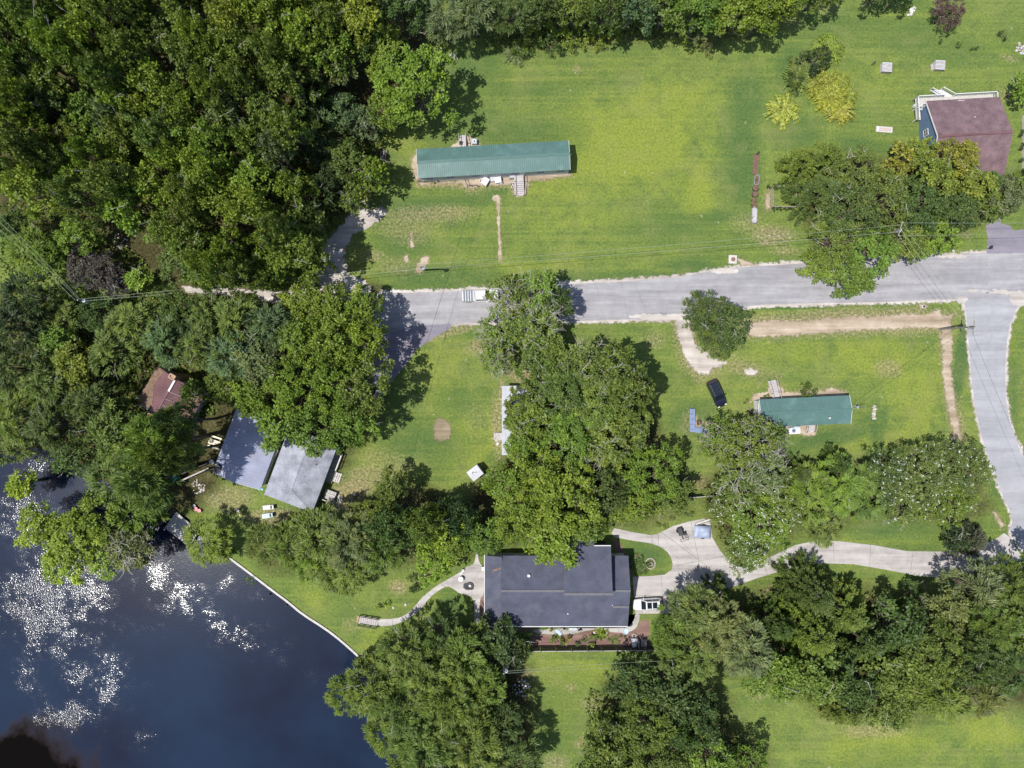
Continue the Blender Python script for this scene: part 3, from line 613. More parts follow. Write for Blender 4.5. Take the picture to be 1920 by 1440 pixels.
def coursed(mb, e0, e1, r0, r1, step=.28, lift=.018, th=.09):
    e0, e1, r0, r1 = map(Vector, (e0, e1, r0, r1)); n = (e1 - e0).cross(r0 - e0).normalized(); n = n if n.z > 0 else -n
    k = max(2, int(((r0 - e0).length + (r1 - e1).length) / 2 / step)); vs = []; fs = []
    for i in range(k):
        a, b = i / k, (i + 1) / k; j = random.uniform(-.004, .004); o = len(vs)
        vs += [e0.lerp(r0, a) + n * (lift + j), e1.lerp(r1, a) + n * (lift + j), e1.lerp(r1, b), e0.lerp(r0, b), e0.lerp(r0, a), e1.lerp(r1, a)]
        fs += [(o, o + 1, o + 2, o + 3), (o + 4, o + 5, o + 1, o)]
    o = len(vs); vs += [e0 - n * th, e1 - n * th, r1 - n * th, r0 - n * th, e0, e1, r1, r0]
    fs += [(o + 3, o + 2, o + 1, o), (o, o + 1, o + 5, o + 4), (o + 1, o + 2, o + 6, o + 5), (o + 2, o + 3, o + 7, o + 6), (o + 3, o, o + 4, o + 7)]
    return mb.add(vs, fs)
def gprism(mb, x0, x1, y0, y1, z0, ze, zr, yr=None):
    yr = (y0 + y1) / 2 if yr is None else yr
    v = [(x, *p) for x in (x0, x1) for p in ((y0, z0), (y1, z0), (y1, ze), (yr, zr), (y0, ze))]
    return mb.add(v, [(4, 3, 2, 1, 0), (5, 6, 7, 8, 9), (0, 1, 6, 5), (1, 2, 7, 6), (4, 0, 5, 9)] + [(2, 3, 8, 7), (3, 4, 9, 8)])
def window(root, x, y, z, w, h, ny, fm=None):   # on a wall facing local +-y ; ny = outward sign
    f = MB()
    for sx in (-1, 1): f.box(x + sx * w / 2, y + ny * .03, z, .09, .08, h + .1)
    for sz in (-1, 1): f.box(x, y + ny * .035, z + sz * h / 2, w + .1, .09, .09)
    f.box(x, y + ny * .03, z, w, .05, .05)
    o = f.part('window', fm or M_WHITE, root)
    MB().box(x, y + ny * .012, z, w, .02, h).part('pane', M_GLASS, o)
def windowx(root, x, y, z, w, h, nx):            # on a wall facing local +-x
    f = MB()
    for sy in (-1, 1): f.box(x + nx * .03, y + sy * w / 2, z, .08, .09, h + .1)
    for sz in (-1, 1): f.box(x + nx * .035, y, z + sz * h / 2, .09, w + .1, .09)
    f.box(x + nx * .03, y, z, .05, w, .05); f.box(x + nx * .032, y, z, .05, .05, h)
    o = f.part('window', M_WHITE, root)
    MB().box(x + nx * .012, y, z, .02, w, h).part('pane', M_GLASS, o)
def door(root, x, y, z, ny, m=None):
    o = MB().box(x, y + ny * .03, z + 1.0, .95, .07, 2.0).part('door', m or M_WHITE, root)
    MB().box(x + .36, y + ny * .085, z + 1.0, .06, .06, .12).part('handle', M_STEEL, o)
def metal_home(name, label, TL, TR, BR, BL, ze, zr, wall, deck_ribs=.33):
    a, b, c, d = W(*TL, ze), W(*TR, ze), W(*BR, ze), W(*BL, ze)
    l, r = (a + d) / 2, (b + c) / 2; rz, Ln = frame(l, r); ce = (l + r) / 2; Wd = ((a - d).length + (b - c).length) / 2
    t = thing(name, label, 'mobile home', (ce.x, ce.y, 0), rz); h, w = Ln / 2, Wd / 2
    gprism(MB(), -h + .1, h - .1, -w + .25, w - .25, .75, ze - .06, zr - .10).part('wall', wall, t)
    MB().box(0, 0, .375, Ln - .16, Wd - .46, .75).part('skirting', M_SKIRT, t)
    m1 = MB(); ribbed(m1, (-h, -w, ze), (h, -w, ze), (-h, 0, zr), (h, 0, zr), deck_ribs)
    ribbed(m1, (h, w, ze), (-h, w, ze), (h, 0, zr), (-h, 0, zr), deck_ribs)
    rf = m1.part('roof', M_GREEN, t)
    cp = MB(); cp.beam((-h - .03, -.10, zr + .035), (h + .03, -.10, zr + .035), .24, .025); cp.beam((-h - .03, .10, zr + .032), (h + .03, .10, zr + .032), .22, .025)
    cp.part('ridge_cap', M_GREEN2, rf)
    for sx in (-1, 1):
        tr = MB()
        for sy in (-1, 1): tr.beam((sx * (h + .02), sy * w, ze - .02), (sx * (h + .02), 0, zr - .02), .05, .14)
        tr.part('gable_trim', M_WHITE, rf)
    return t, h, w
t, h, w = metal_home('mobile_home', 'long green ribbed-metal-roofed mobile home on the upper lawn', (781.6, 279.1), (1065.9, 263.8), (1069, 317.8), (784, 334.5), 3.1, 3.75, M_VINYL)
for x in (-10.5, -7.2, -3.0, 3.3, 7.5, 10.8): window(t, x, -w + .25, 1.95, 1.3, .9, -1)
for x in (-10, -5, 2, 6, 10): window(t, x, w - .25, 1.95, 1.1, .9, 1)
windowx(t, h - .1, 0, 1.95, 1.1, .9, 1); windowx(t, -h + .1, 0, 1.95, 1.1, .9, -1)
door(t, 4.55, -w + .25, .8, -1); door(t, -3.8, w - .25, .8, 1)
MB().tube([(h - .25, -.1, 3.4), (h + .25, -.1, 3.55), (h + .3, -.1, 3.9)], .04).part('antenna_mount', M_STEEL, t)
home1 = t
t, h, w = metal_home('mobile_home', 'short green ribbed-metal-roofed mobile home beside the dark car', (1423.3, 749.4), (1592, 741), (1596, 794), (1426, 801.5), 3.0, 3.65, M_WHITE)
for x in (-4.5, -1.5, 2.5, 5.4): window(t, x, -w + .25, 1.9, 1.2, .9, -1)
for x in (-5.2, .8, 5.0): window(t, x, w - .25, 1.9, 1.1, .9, 1)
windowx(t, -h + .1, .9, 1.9, 1.1, .9, -1); windowx(t, -h + .1, -1.0, 1.9, .9, .9, -1)
door(t, -3.4, w - .25, .8, 1); door(t, 1.2, -w + .25, .8, -1)
MB().lathe(3.6, -1.2, [(.09, 3.3), (.09, 3.75), (.14, 3.76), (.14, 3.82)], 10).part('vent_pipe', M_WHITE, t)
MB().box(-h + .02, .2, 1.2, .1, 3.2, .10).part('trim_board', M_WOOD, t)
home2 = t

# dark-shingled house (axis aligned)
def dk():
    t = thing('shingled_house', 'large dark grey shingle-roofed house with stepped roofs by the driveway', 'house', (7.3, -33.2, 0))
    ox, oy = 7.3, -33.2
    X = lambda px, z: (px - 960) * K * (CAM_H - z) / CAM_H - ox
    Y = lambda py, z: (720 - py) * K * (CAM_H - z) / CAM_H - oy
    xl, xg, xr = X(909, 2.9), X(941, 3.6), X(1177, 2.9); ys, yn = Y(1174, 2.9), Y(1042, 3.5); yr = Y(1108, 5.6); zr = 5.6
    zn = 3.5
    # walls
    w = MB(); v = .35
    gprism(w, xg + .1, xr - v, ys + v, yn - v, 0, 2.95, zr - .25, yr); w.part('wall', M_PALEC, t)
    MB().box((xl + v + xg) / 2, (ys + yn) / 2, 1.38, xg - xl - v, yn - ys - 2 * v, 2.76).part('side_wall', M_PALEC, t)
    # main roof
    m = MB(); coursed(m, (xg - .1, ys, 2.9), (xr, ys, 2.9), (xg - .1, yr, zr), (xr, yr, zr))
    coursed(m, (xr, yn, zn), (xg - .1, yn, zn), (xr, yr - .002, zr), (xg - .1, yr - .002, zr)); rf = m.part('roof', M_SHING, t)
    c = MB(); c.beam((xg - .1, yr, zr + .03), (xr, yr, zr + .03), .36, .05); c.part('ridge_cap', M_SHCAP, rf)
    # west lean-to with hipped south end
    m = MB(); coursed(m, (xl, yn - .1, 2.9), (xl, ys, 2.9), (xg + .02, yn - .1, 3.95), (xg + .02, ys + 3.0, 3.95))
    coursed(m, (xl, ys, 2.9), (xg + .02, ys, 2.9), (xg + .00, ys + 3.0, 3.94), (xg + .02, ys + 3.0, 3.94)); m.part('side_roof', M_SHING, t)
    # raised block
    bx0, bx1, bxs = X(1057.5, 6.0), X(1147, 6.0), X(1114.5, 5.2); bn0, bn1 = Y(1014.5, 4.9), Y(1024, 5.1); bz = 7.1; bzn0, bzn1 = 4.8, 5.05
    m = MB(); coursed(m, (bxs, bn0, bzn0), (bx0, bn0, bzn0), (bxs, yr, bz), (bx0, yr, bz)); coursed(m, (bx1, bn1, bzn1), (bxs + .003, bn1, bzn1), (bx1, yr, bz), (bxs + .003, yr, bz))
    up = m.part('upper_roof', M_SHING, t)
    MB().beam((bx0 - .02, yr - .05, bz + .03), (bx1 + .02, yr - .05, bz + .03), .40, .06).part('ridge_cap', M_SHCAP, up)
    w = MB()
    for x0, x1, y1, z1 in ((bx0 + .25, bxs, bn0 - .3, bzn0), (bxs + .01, bx1 - .25, bn1 - .3, bzn1)):
        v4 = [(x, y, z) for x in (x0, x1) for y, z in ((yr + .03, 0), (y1, 0), (y1, z1 - .02), (yr + .03, bz - .10))]
        w.add(v4, [(3, 2, 1, 0), (4, 5, 6, 7), (0, 1, 5, 4), (1, 2, 6, 5), (2, 3, 7, 6), (3, 0, 4, 7)])
    w.part('upper_wall', M_DARKW, t)
    g = MB(); g.beam((bx0, bn0 + .07, bzn0 - .02), (bxs, bn0 + .07, bzn0 - .02), .14, .12); g.beam((bxs, bn1 + .07, bzn1 - .02), (bx1, bn1 + .07, bzn1 - .02), .14, .12); g.part('gutter', M_WHITE, up)
    # small east block
    ex0, ex1 = X(1148, 4), X(1176.5, 3.2); en, er = Y(1080.5, 3.2), Y(1137.3, 4.7)
    m = MB(); coursed(m, (ex1, en, 3.2), (ex0, en, 3.2), (ex1, er, 4.75), (ex0, er, 4.75)); es = m.part('porch_roof', M_SHING, t)
    MB().beam((ex0, er - .04, 4.78), (ex1, er - .04, 4.78), .34, .05).part('ridge_cap', M_SHCAP, es)
    v4 = [(x, y, z) for x in (ex0 - .1, ex1 - .3) for y, z in ((er + .05, 0), (en - .3, 0), (en - .3, 3.15), (er + .05, 4.6))]
    MB().add(v4, [(3, 2, 1, 0), (4, 5, 6, 7), (0, 1, 5, 4), (1, 2, 6, 5), (2, 3, 7, 6), (3, 0, 4, 7)]).part('porch_wall', M_PALEC, t)
    MB().beam((ex0, en + .07, 3.16), (ex1, en + .07, 3.16), .14, .12).part('gutter', M_WHITE, es)
    g = MB(); g.beam((xl, ys - .07, 2.84), (xr, ys - .07, 2.84), .14, .13); g.part('gutter', M_WHITE, rf)
    MB().beam((xl - .06, ys, 2.82), (xl - .06, yn, 2.82), .12, .12).part('gutter', M_WHITE, rf)
    for px, py, z, r in ((991.5, 1079, 4.7, .28), (1064.5, 1150, 3.9, .12)):
        x, y = X(px, z), Y(py, z); MB().lathe(x, y, [(r * .55, z - .5), (r * .55, z + .15), (r, z + .16), (r * .8, z + .32)], 12).part('roof_vent', M_WHITE, t)
    for x in (-9, -4, 1, 6.5): window(t, x, ys + v, 1.6, 1.5, 1.2, -1)
    for x in (-8, -3): window(t, x, yn - v, 1.6, 1.3, 1.1, 1)
    door(t, 3.8, ys + v, .05, -1, M_BLUE); windowx(t, xl + v, -1, 1.6, 1.8, 1.3, -1); windowx(t, xl + v, 4, 1.6, 1.2, 1.3, -1); windowx(t, xr - v, -3.6, 1.6, 1.2, 1.1, 1)
    sr = [o for o in t.children if o.name.startswith('side_roof')][0]; zl = lambda x: 2.9 + (x - xl) / (xg + .02 - xl) * 1.05 + .045
    lp = ragged([Vector((X(a_, 3.4), Y(b_, 3.4))) for a_, b_ in ((914, 1074), (922, 1069), (934, 1063), (940, 1060), (940, 1066), (930, 1070), (920, 1074))], .1, .25)
    o = fixn(MB().poly([(p.x, p.y, zl(p.x)) for p in lp]).part('leaf_litter', M_LITTER, sr))
    return t
dk()

# two-part lakeside house
def ab():
    ze, zr = 2.8, 4.3
    p0, p1 = W(398.7, 884.8, ze), W(488, 918, ze); rz, wd_ = frame(p0, p1)
    t = thing('lakeside_house', 'bluish tin-roofed house dappled by shade beside the river', 'house', (p0.x, p0.y, 0), rz)
    Lg = 11.0
    v = [(x, *q) for x in () for q in ()]
    w = MB(); ym = Lg
    P = [(x, y, z) for y in (.3, Lg - .3) for x, z in ((.3, 0), (wd_ - .3, 0), (wd_ - .3, ze - .05), (wd_ / 2, zr - .2), (.3, ze - .05))]
    w.add(P, [(0, 1, 2, 3, 4), (9, 8, 7, 6, 5), (0, 5, 6, 1), (1, 6, 7, 2), (5, 0, 4, 9), (2, 7, 8, 3), (3, 8, 9, 4)]); w.part('wall', M_VINYL, t)
    m = MB(); ribbed(m, (0, Lg, ze), (0, 0, ze), (wd_ / 2, Lg, zr), (wd_ / 2, 0, zr), .6, .012)
    ribbed(m, (wd_, 0, ze), (wd_, Lg, ze), (wd_ / 2, 0, zr), (wd_ / 2, Lg, zr), .6, .012); rf = m.part('roof', M_TIN, t)
    MB().beam((wd_ / 2, 0, zr + .02), (wd_ / 2, Lg, zr + .01), .14, .03).part('ridge_cap', M_TIN, rf)
    MB().beam((0, -.03, ze - .05), (wd_ / 2, -.03, zr - .05), .06, .16).beam((wd_ / 2, -.03, zr - .05), (wd_, -.03, ze - .05), .06, .16).part('fascia', M_WHITE, rf)
    MB().box(wd_ + .15, .1, ze - .25, .5, .25, .3).part('end_board', M_TURQ, t)
    MB().box(wd_ - .8, -.08, ze - .10, 1.6, .08, .22).part('fascia_board', M_TURQ, t)
    window(t, 2.3, .3, 1.6, 1.4, 1.1, -1); window(t, 5.8, .3, 1.6, 1.4, 1.1, -1); windowx(t, .3, 3, 1.6, 1.4, 1.1, -1); windowx(t, .3, 7, 1.6, 1.4, 1.1, -1)
    MB().lathe(.9, .9, [(.75, ze + .1), (.8, ze + .35), (.55, ze + .55), (.1, ze + .65)], 14).part('roof_cap', M_DARKW, t)
    q0, q1 = W(495, 927, ze), W(586.6, 958, ze); rz, wd_ = frame(q0, q1); rz = math.atan2(.39, 1) * -1 + 0.0 if False else rz - R_(2)
    t = thing('shingled_lake_house', 'pale grey hip-roofed shingle house next to the tin roof', 'house', (q0.x, q0.y, 0), rz)
    Lg, hp = 11.6, 2.6
    P = [(x, y, z) for z in (0, ze - .05) for x, y in ((.35, .35), (wd_ - .35, .35), (wd_ - .35, Lg - .35), (.35, Lg - .35))]
    MB().add(P, [(0, 1, 5, 4), (1, 2, 6, 5), (2, 3, 7, 6), (3, 0, 4, 7), (4, 5, 6, 7)]).part('wall', M_VINYL, t)
    m = MB(); cx = wd_ / 2
    coursed(m, (wd_, 0, ze), (wd_, Lg, ze), (cx, hp, zr), (cx, Lg - hp, zr)); coursed(m, (0, Lg, ze), (0, 0, ze), (cx, Lg - hp, zr), (cx, hp, zr))
    coursed(m, (0, 0, ze), (wd_, 0, ze), (cx - .01, hp, zr), (cx + .01, hp, zr)); coursed(m, (wd_, Lg, ze), (0, Lg, ze), (cx + .01, Lg - hp, zr), (cx - .01, Lg - hp, zr))
    rf = m.part('roof', M_GSHING, t)
    c = MB()
    for a, b in (((cx, hp, zr), (cx, Lg - hp, zr)), ((0, 0, ze), (cx, hp, zr)), ((wd_, 0, ze), (cx, hp, zr)), ((0, Lg, ze), (cx, Lg - hp, zr)), ((wd_, Lg, ze), (cx, Lg - hp, zr))):
        c.beam((a[0], a[1], a[2] + .03), (b[0], b[1], b[2] + .03), .24, .03)
    c.part('ridge_cap', M_GSHING, rf)
    for x, y in ((6.3, 7.6), (5.0, 1.6)): MB().lathe(x, y, [(.08, 3.2), (.08, 3.9 if y > 3 else 3.6)], 8).part('vent_pipe', M_BLK, t)
    windowx(t, wd_ - .35, 3, 1.6, 1.3, 1.1, 1); windowx(t, wd_ - .35, 9, 1.6, 1.3, 1.1, 1); window(t, 2.4, .35, 1.6, 1.4, 1.1, -1); window(t, 5.8, .35, 1.6, 1.4, 1.1, -1)
    # porch deck on the east side
    d = MB()
    for i in range(18): 
        d = MB().box(wd_ + .15, 5.1 + i * .29, .55, 1.4, .27, .05); d.part('deck_board', M_WOOD, t)
    f = MB()
    for y in (5.0, 7.5, 10.2): f.box(wd_ + .75, y, .3, .1, .1, .6)
    f.part('deck_post', M_DWOOD, t)
    r_ = MB(); r_.beam((wd_ + .85, 7.4, 1.5), (wd_ + .85, 10.0, 1.5), .14, .08)
    for y in (7.4, 8.7, 10.0): r_.box(wd_ + .85, y, 1.0, .1, .1, 1.0)
    r_.part('railing', M_WHITE, t)
    for i in range(3): MB().box(wd_ + 1.05 + i * .32, 6.2, .42 - i * .15, .30, 1.6, .08).part('step', M_PALEC, t)
    u = thing('utility_platform', 'raised grey slatted platform with pale rails beside the hip roof', 'platform', W(621, 927), rz)
    for i in range(6): MB().box(-.75 + i * .3, 0, .8, .27, 1.5, .05).part('plank', M_WOOD2, u)
    for sx in (-.8, .8):
        for sy in (-.65, .65): MB().box(sx, sy, .4, .1, .1, .8).part('leg', M_WOOD, u)
    b = MB(); b.beam((-.9, -1.0, 1.3), (.9, -1.0, 1.3), .1, .1); b.beam((-.9, -.8, .8), (-.9, -1.0, 1.3), .08, .08); b.beam((.9, -.8, .8), (.9, -1.0, 1.3), .08, .08); b.part('rail', M_WHITE, u)
    b = MB(); b.beam((-.9, .1, .95), (.9, .1, .95), .1, .1); b.part('rail', M_WHITE, u)
ab()

def cabin():
    zr, ze = 5.0, 2.8; a, b = W(296, 770, zr), W(326, 716, zr); rz, Ln = frame(a, b); ce = (a + b) / 2; Ln = 6.2; w = 4.5
    t = thing('cabin', 'rusty red-roofed cabin half hidden by the trees near the river', 'cabin', (ce.x, ce.y, 0), rz)
    h = Ln / 2
    gprism(MB(), -h + .2, h - .2, -w + .4, w - .4, 0, ze - .05, zr - .2).part('wall', M_VINYL, t)
    m = MB(); ribbed(m, (-h, -w, ze), (h, -w, ze), (-h, 0, zr), (h, 0, zr), .4, .02); ribbed(m, (h, w, ze), (-h, w, ze), (h, 0, zr), (-h, 0, zr), .4, .02)
    rf = m.part('roof', M_RUST, t)
    MB().beam((-h, 0, zr + .04), (h, 0, zr + .04), .2, .05).part('ridge_cap', M_RUST, rf)
    MB().beam((.9, -.02, zr + .09), (h - .1, -.02, zr + .09), .32, .05).part('ridge_cap', M_WHITE, rf)
    for x, l in ((.9, 1.9), (-.4, .9), (-1.5, .7), (-2.3, 1.0)): MB().beam((x, -.1, zr + .03), (x, -.1 - l, zr - l * .488 + .035), .04, .02).part('patch_seam', M_PALEC, rf)
    # leaf litter lying on the lower slopes
    def litter(pts, side):
        P = ragged([Vector(p) for p in pts], .22, .3); P2 = [(p.x, p.y, ze + (w - abs(p.y)) * (zr - ze) / w + .045) for p in P]
        if side > 0: P2 = P2[::-1]
        mb = MB().poly(P2); o = mb.part('leaf_litter', M_LITTER, rf); bm = bmesh.new(); bm.from_mesh(o.data); bmesh.ops.triangulate(bm, faces=bm.faces[:]); bm.to_mesh(o.data); bm.free(); fixn(o)
    litter([(-h + .1, -w + .1), (h - .1, -w + .1), (h - .1, -w + .9), (1, -w + 1.0), (-.5, -w + 1.8), (-1.9, -w + 3.2), (-h + .1, -w + 3.3)], -1)
    litter([(h - .1, w - .1), (-h + .1, w - .1), (-h + .1, w - 2.9), (-1.6, w - 2.6), (-.6, w - 1.7), (.6, w - 1.4), (1.8, w - 1.5), (h - .1, w - 2.3)], 1)
    for x in (h + .35, -h - .55):
        c = MB(); c.box(x, .1, 3.1, .75, 1.0, 6.2); o = c.part('chimney', M_BRICK, t)
        k = MB()
        for sx, sy, lx, ly in ((0, .42, .8, .2), (0, -.42, .8, .2), (.32, 0, .2, .66), (-.32, 0, .2, .66)): k.box(x + sx, .1 + sy, 6.28, lx, ly, .2)
        k.part('chimney_cap', M_BRICK, o)
    p = MB(); p.beam((-h + .1, 1.2, 3.6), (-h + 2.2, 3.6, 2.9), .16, .12); p.beam((-h - .1, 3.0, 2.8), (-h + .2, 5.2, 2.8), .14, .12); p.part('porch_trim', M_WHITE, t)
    p = MB(); p.box(-h - .6, 2.6, .6, 1.6, 4.2, .12); p.part('porch_deck', M_WOOD2, t)
    for y in (.8, 2.6, 4.5): MB().box(-h - 1.2, y, 1.5, .1, .1, 1.8).part('porch_post', M_WHITE, t)
cabin()

def redhouse():
    ze, zr = 2.8, 5.4; a, b = W(1735.8, 189.5, ze), W(1874, 181.7, ze); rz, Ln = frame(a, b)
    r0, r1 = W(1753, 256.7, zr), W(1896.7, 245, zr); hw = abs((r0 - a).dot(Vector((math.sin(rz), -math.cos(rz), 0))) + (r1 - b).dot(Vector((math.sin(rz), -math.cos(rz), 0)))) / 2
    t = thing('red_roofed_house', 'red-brown shingle-roofed house with blue walls and white deck', 'house', (a.x, a.y, 0), rz)
    # local: x along, y northwards; roof runs y 0 .. -2hw
    P = [(x, y, z) for x in (.3, Ln - .3) for y, z in ((-.3, 0), (-2 * hw + .3, 0), (-2 * hw + .3, ze - .02), (-hw, zr - .22), (-.3, ze - .02))]
    MB().add(P, [(0, 1, 2, 3, 4), (9, 8, 7, 6, 5), (0, 5, 6, 1), (1, 6, 7, 2), (4, 9, 5, 0), (2, 7, 8, 3), (3, 8, 9, 4)]).part('wall', M_BLUE, t)
    m = MB(); coursed(m, (Ln, 0, ze), (0, 0, ze), (Ln, -hw, zr), (0, -hw, zr)); coursed(m, (0, -2 * hw, ze), (Ln, -2 * hw, ze), (0, -hw, zr), (Ln, -hw, zr)); rf = m.part('roof', M_RED, t)
    MB().beam((Ln * .02, -hw - .1, zr + .05), (Ln - .15, -hw - .1, zr + .05), .32, .10).part('ridge_vent', M_RUST, rf)
    f = MB()
    for x in (-.03,): f.beam((x, 0, ze - .02), (x, -hw, zr - .02), .07, .2); f.beam((x, -hw, zr - .02), (x, -2 * hw, ze - .02), .07, .2)
    f.part('rake_trim', M_WHITE, rf)
    MB().lathe(Ln * .56, -hw * .55, [(.07, 3.9), (.07, 4.55)], 8).part('vent_pipe', M_WHITE, t)
    windowx(t, .3, -hw + 1.7, 1.9, 1.0, 1.2, -1); windowx(t, .3, -hw - 2.6, 1.9, 1.0, 1.2, -1); windowx(t, Ln - .3, -hw, 1.9, 1.0, 1.2, 1)
    for x in (2.5, 9.5): window(t, x, -.3, 1.9, 1.2, 1.0, 1)
    door(t, 5.6, -.3, .95, 1)
    # side eave trim and corner posts of the gable
    MB().box(.22, -.55, 1.4, .16, .16, 2.8).part('corner_trim', M_WHITE, t)
    # deck
    d = thing('white_deck', 'white railed deck along the red-roofed house', 'deck', (a.x, a.y, 0), rz)
    for i in range(9): MB().box(Ln / 2 - .1, .02 + i * .16 - .2, .9, Ln + .8, .145, .05).part('deck_board', M_PALEC, d)
    for i in range(5): MB().box(-.58 + i * .16, -1.35, .9, .145, 2.0, .05).part('deck_board', M_PALEC, d)
    r_ = MB(); y = 1.2
    def rail(x0, y0, x1, y1, n):
        q = MB(); q.beam((x0, y0, 1.95), (x1, y1, 1.95), .12, .06); q.beam((x0, y0, 1.1), (x1, y1, 1.1), .07, .06); ln = math.hypot(x1 - x0, y1 - y0)
        for k in range(int(ln / .16) + 1):
            s = min(1, k * .16 / ln); q.box(x0 + (x1 - x0) * s, y0 + (y1 - y0) * s, 1.52, .045, .045, .85)
        q.part('railing', M_WHITE, d)
        for k in range(n + 1): MB().box(x0 + (x1 - x0) * k / n, y0 + (y1 - y0) * k / n, 1.0, .13, .13, 2.05).part('post', M_WHITE, d)
    rail(-.65, y, 3.7, y, 2); rail(5.6, y, Ln + .35, y, 4); rail(-.65, y, -.65, -2.3, 2); rail(Ln + .35, y, Ln + .35, .2, 1)
    for i in range(5): MB().box(4.65 - i * .26, y + .18 + i * .29, .80 - i * .18, 1.7, .30, .06).part('step', M_WHITE, d)
    for sx in (3.75, 5.55):
        q = MB(); q.beam((sx, y, 1.95), (sx - 1.35, y + 1.55, 1.0), .1, .07); q.beam((sx, y, .85), (sx - 1.35, y + 1.55, .12), .08, .22); q.box(sx - 1.35, y + 1.55, .55, .12, .12, 1.1)
        for k in range(6): q.box(sx - 1.35 * k / 6, y + 1.55 * k / 6, 1.45 - .9 * k / 6, .045, .045, .85)
        q.part('stair_rail', M_WHITE, d)
    g = thing('gas_cylinder', 'white gas cylinder standing at the blue gable wall', 'gas tank', W(1713, 200.5))
    MB().lathe(0, 0, [(.3, .1), (.36, .25), (.36, .9), (.2, 1.1)], 14).part('tank', M_WHITE, g, smooth=False); MB().lathe(0, 0, [(.1, 1.1), (.1, 1.25)], 8).part('valve', M_STEEL, g)
    g = thing('meter_box', 'white meter box on a post by the blue gable wall', 'meter box', W(1717, 211.5))
    MB().box(0, 0, .6, .1, .1, 1.2).part('post', M_WHITE, g); MB().box(0, 0, 1.3, .5, .3, .5).part('box', M_TRASH, g)
redhouse()

def whitehome():
    z = 3.0; x0, x1 = W(941, 0, z).x, W(1006, 0, z).x; y1, y0 = W(0, 723.5, z).y, W(0, 853, z).y
    t = thing('white_mobile_home', 'white metal-roofed mobile home tucked under the live oaks', 'mobile home', ((x0 + x1) / 2, (y0 + y1) / 2, 0))
    w, h = (x1 - x0) / 2, (y1 - y0) / 2
    MB().box(0, 0, 1.45, 2 * w - .3, 2 * h - .3, 2.9).part('wall', M_VINYL, t)
    for ya, yb in ((h, h - 3.75 * .088 * 9), (h - 28.6 * .088 - .35, h - 67 * .088), (h - 68 * .088, -h)):
        m = MB(); prof = [(-w, z), (-w * .55, z + .22), (0, z + .34), (w * .55, z + .22), (w, z)]
        k = max(3, int((ya - yb) / .3))
        for (xa, za), (xb, zb) in zip(prof[:-1], prof[1:]): ribbed(m, (xa, yb, za), (xa, ya, za), (xb, yb, zb), (xb, ya, zb), .9, .03) if False else m.add([(xa, yb, za), (xb, yb, zb), (xb, ya, zb), (xa, ya, za)], [(0, 1, 2, 3)])
        for xs in (-w * .8, -w * .5, -w * .2, w * .3, w * .7):
            zz = float(np.interp(xs, [p[0] for p in prof], [p[1] for p in prof])); m.beam((xs, yb, zz + .01), (xs, ya, zz + .01), .05, .04)
        m.part('roof_panel', M_TRASH, t)
    MB().box(0, h + .05, z - .05, 2 * w, .1, .2).part('fascia', M_BLK, t)
    for y in (-4, 0, 4): windowx(t, -w + .15, y, 1.8, 1.2, .9, -1)
    s = thing('wooden_steps', 'weathered wooden steps at the white mobile home door', 'steps', W(936, 818))
    for i in range(4): MB().box(-.75 + i * .3, 0, .15 + i * .17, .28, 1.3, .06).part('step', M_WOOD2, s)
    for sy in (-.6, .6): MB().beam((-.85, sy, .1), (.3, sy, .75), .06, .18).part('stringer', M_WOOD, s)
    MB().box(.55, 0, .72, .7, 1.3, .06).part('landing', M_WOOD2, s)
    for i, (x, y) in enumerate(((930, 817), (931, 825), (933, 832))):
        g = thing('paving_stone', ('upper', 'middle', 'lower')[i] + ' pale paving stone below the wooden steps', 'paving stone', W(x, y), i * .4)
        bevel(MB().box(0, 0, .05, .55, .45, .1).part('stone', M_PALEC, g), .04)
whitehome()

def shed():
    z = 2.5; A, B_, C_, D_ = W(874, 886.7, z), W(893.3, 871.7, z), W(905.8, 888, z), W(890, 902, z)
    rz, Ln = frame(A, B_); ce = (A + B_ + C_ + D_) / 4; wd_ = ((B_ - C_).length + (A - D_).length) / 2
    t = thing('garden_shed', 'small white-roofed metal shed on the lawn with a dark shadow', 'shed', (ce.x, ce.y, 0), rz)
    gprism(MB(), -Ln / 2 + .06, Ln / 2 - .06, -wd_ / 2 + .06, wd_ / 2 - .06, 0, 2.35, 2.52).part('wall', M_TRASH, t)
    m = MB(); ribbed(m, (-Ln / 2, -wd_ / 2, 2.4), (Ln / 2, -wd_ / 2, 2.4), (-Ln / 2, 0, 2.62), (Ln / 2, 0, 2.62), .4, .02); ribbed(m, (Ln / 2, wd_ / 2, 2.4), (-Ln / 2, wd_ / 2, 2.4), (Ln / 2, 0, 2.62), (-Ln / 2, 0, 2.62), .4, .02)
    m.part('roof', mat('pale_grey_roof', (.47, .48, .51), .75, .08), t)
    MB().box(-.1, -wd_ / 2 + .02, 1.1, .9, .06, 1.9).part('door', M_TRASH, t)
    for dx, dy, r in ((-.25, .3, .5), (.15, .1, -.4)): MB().box(dx, dy, 2.66, .34, .10, .10, r).part('roof_debris', M_DWOOD, t)
shed()
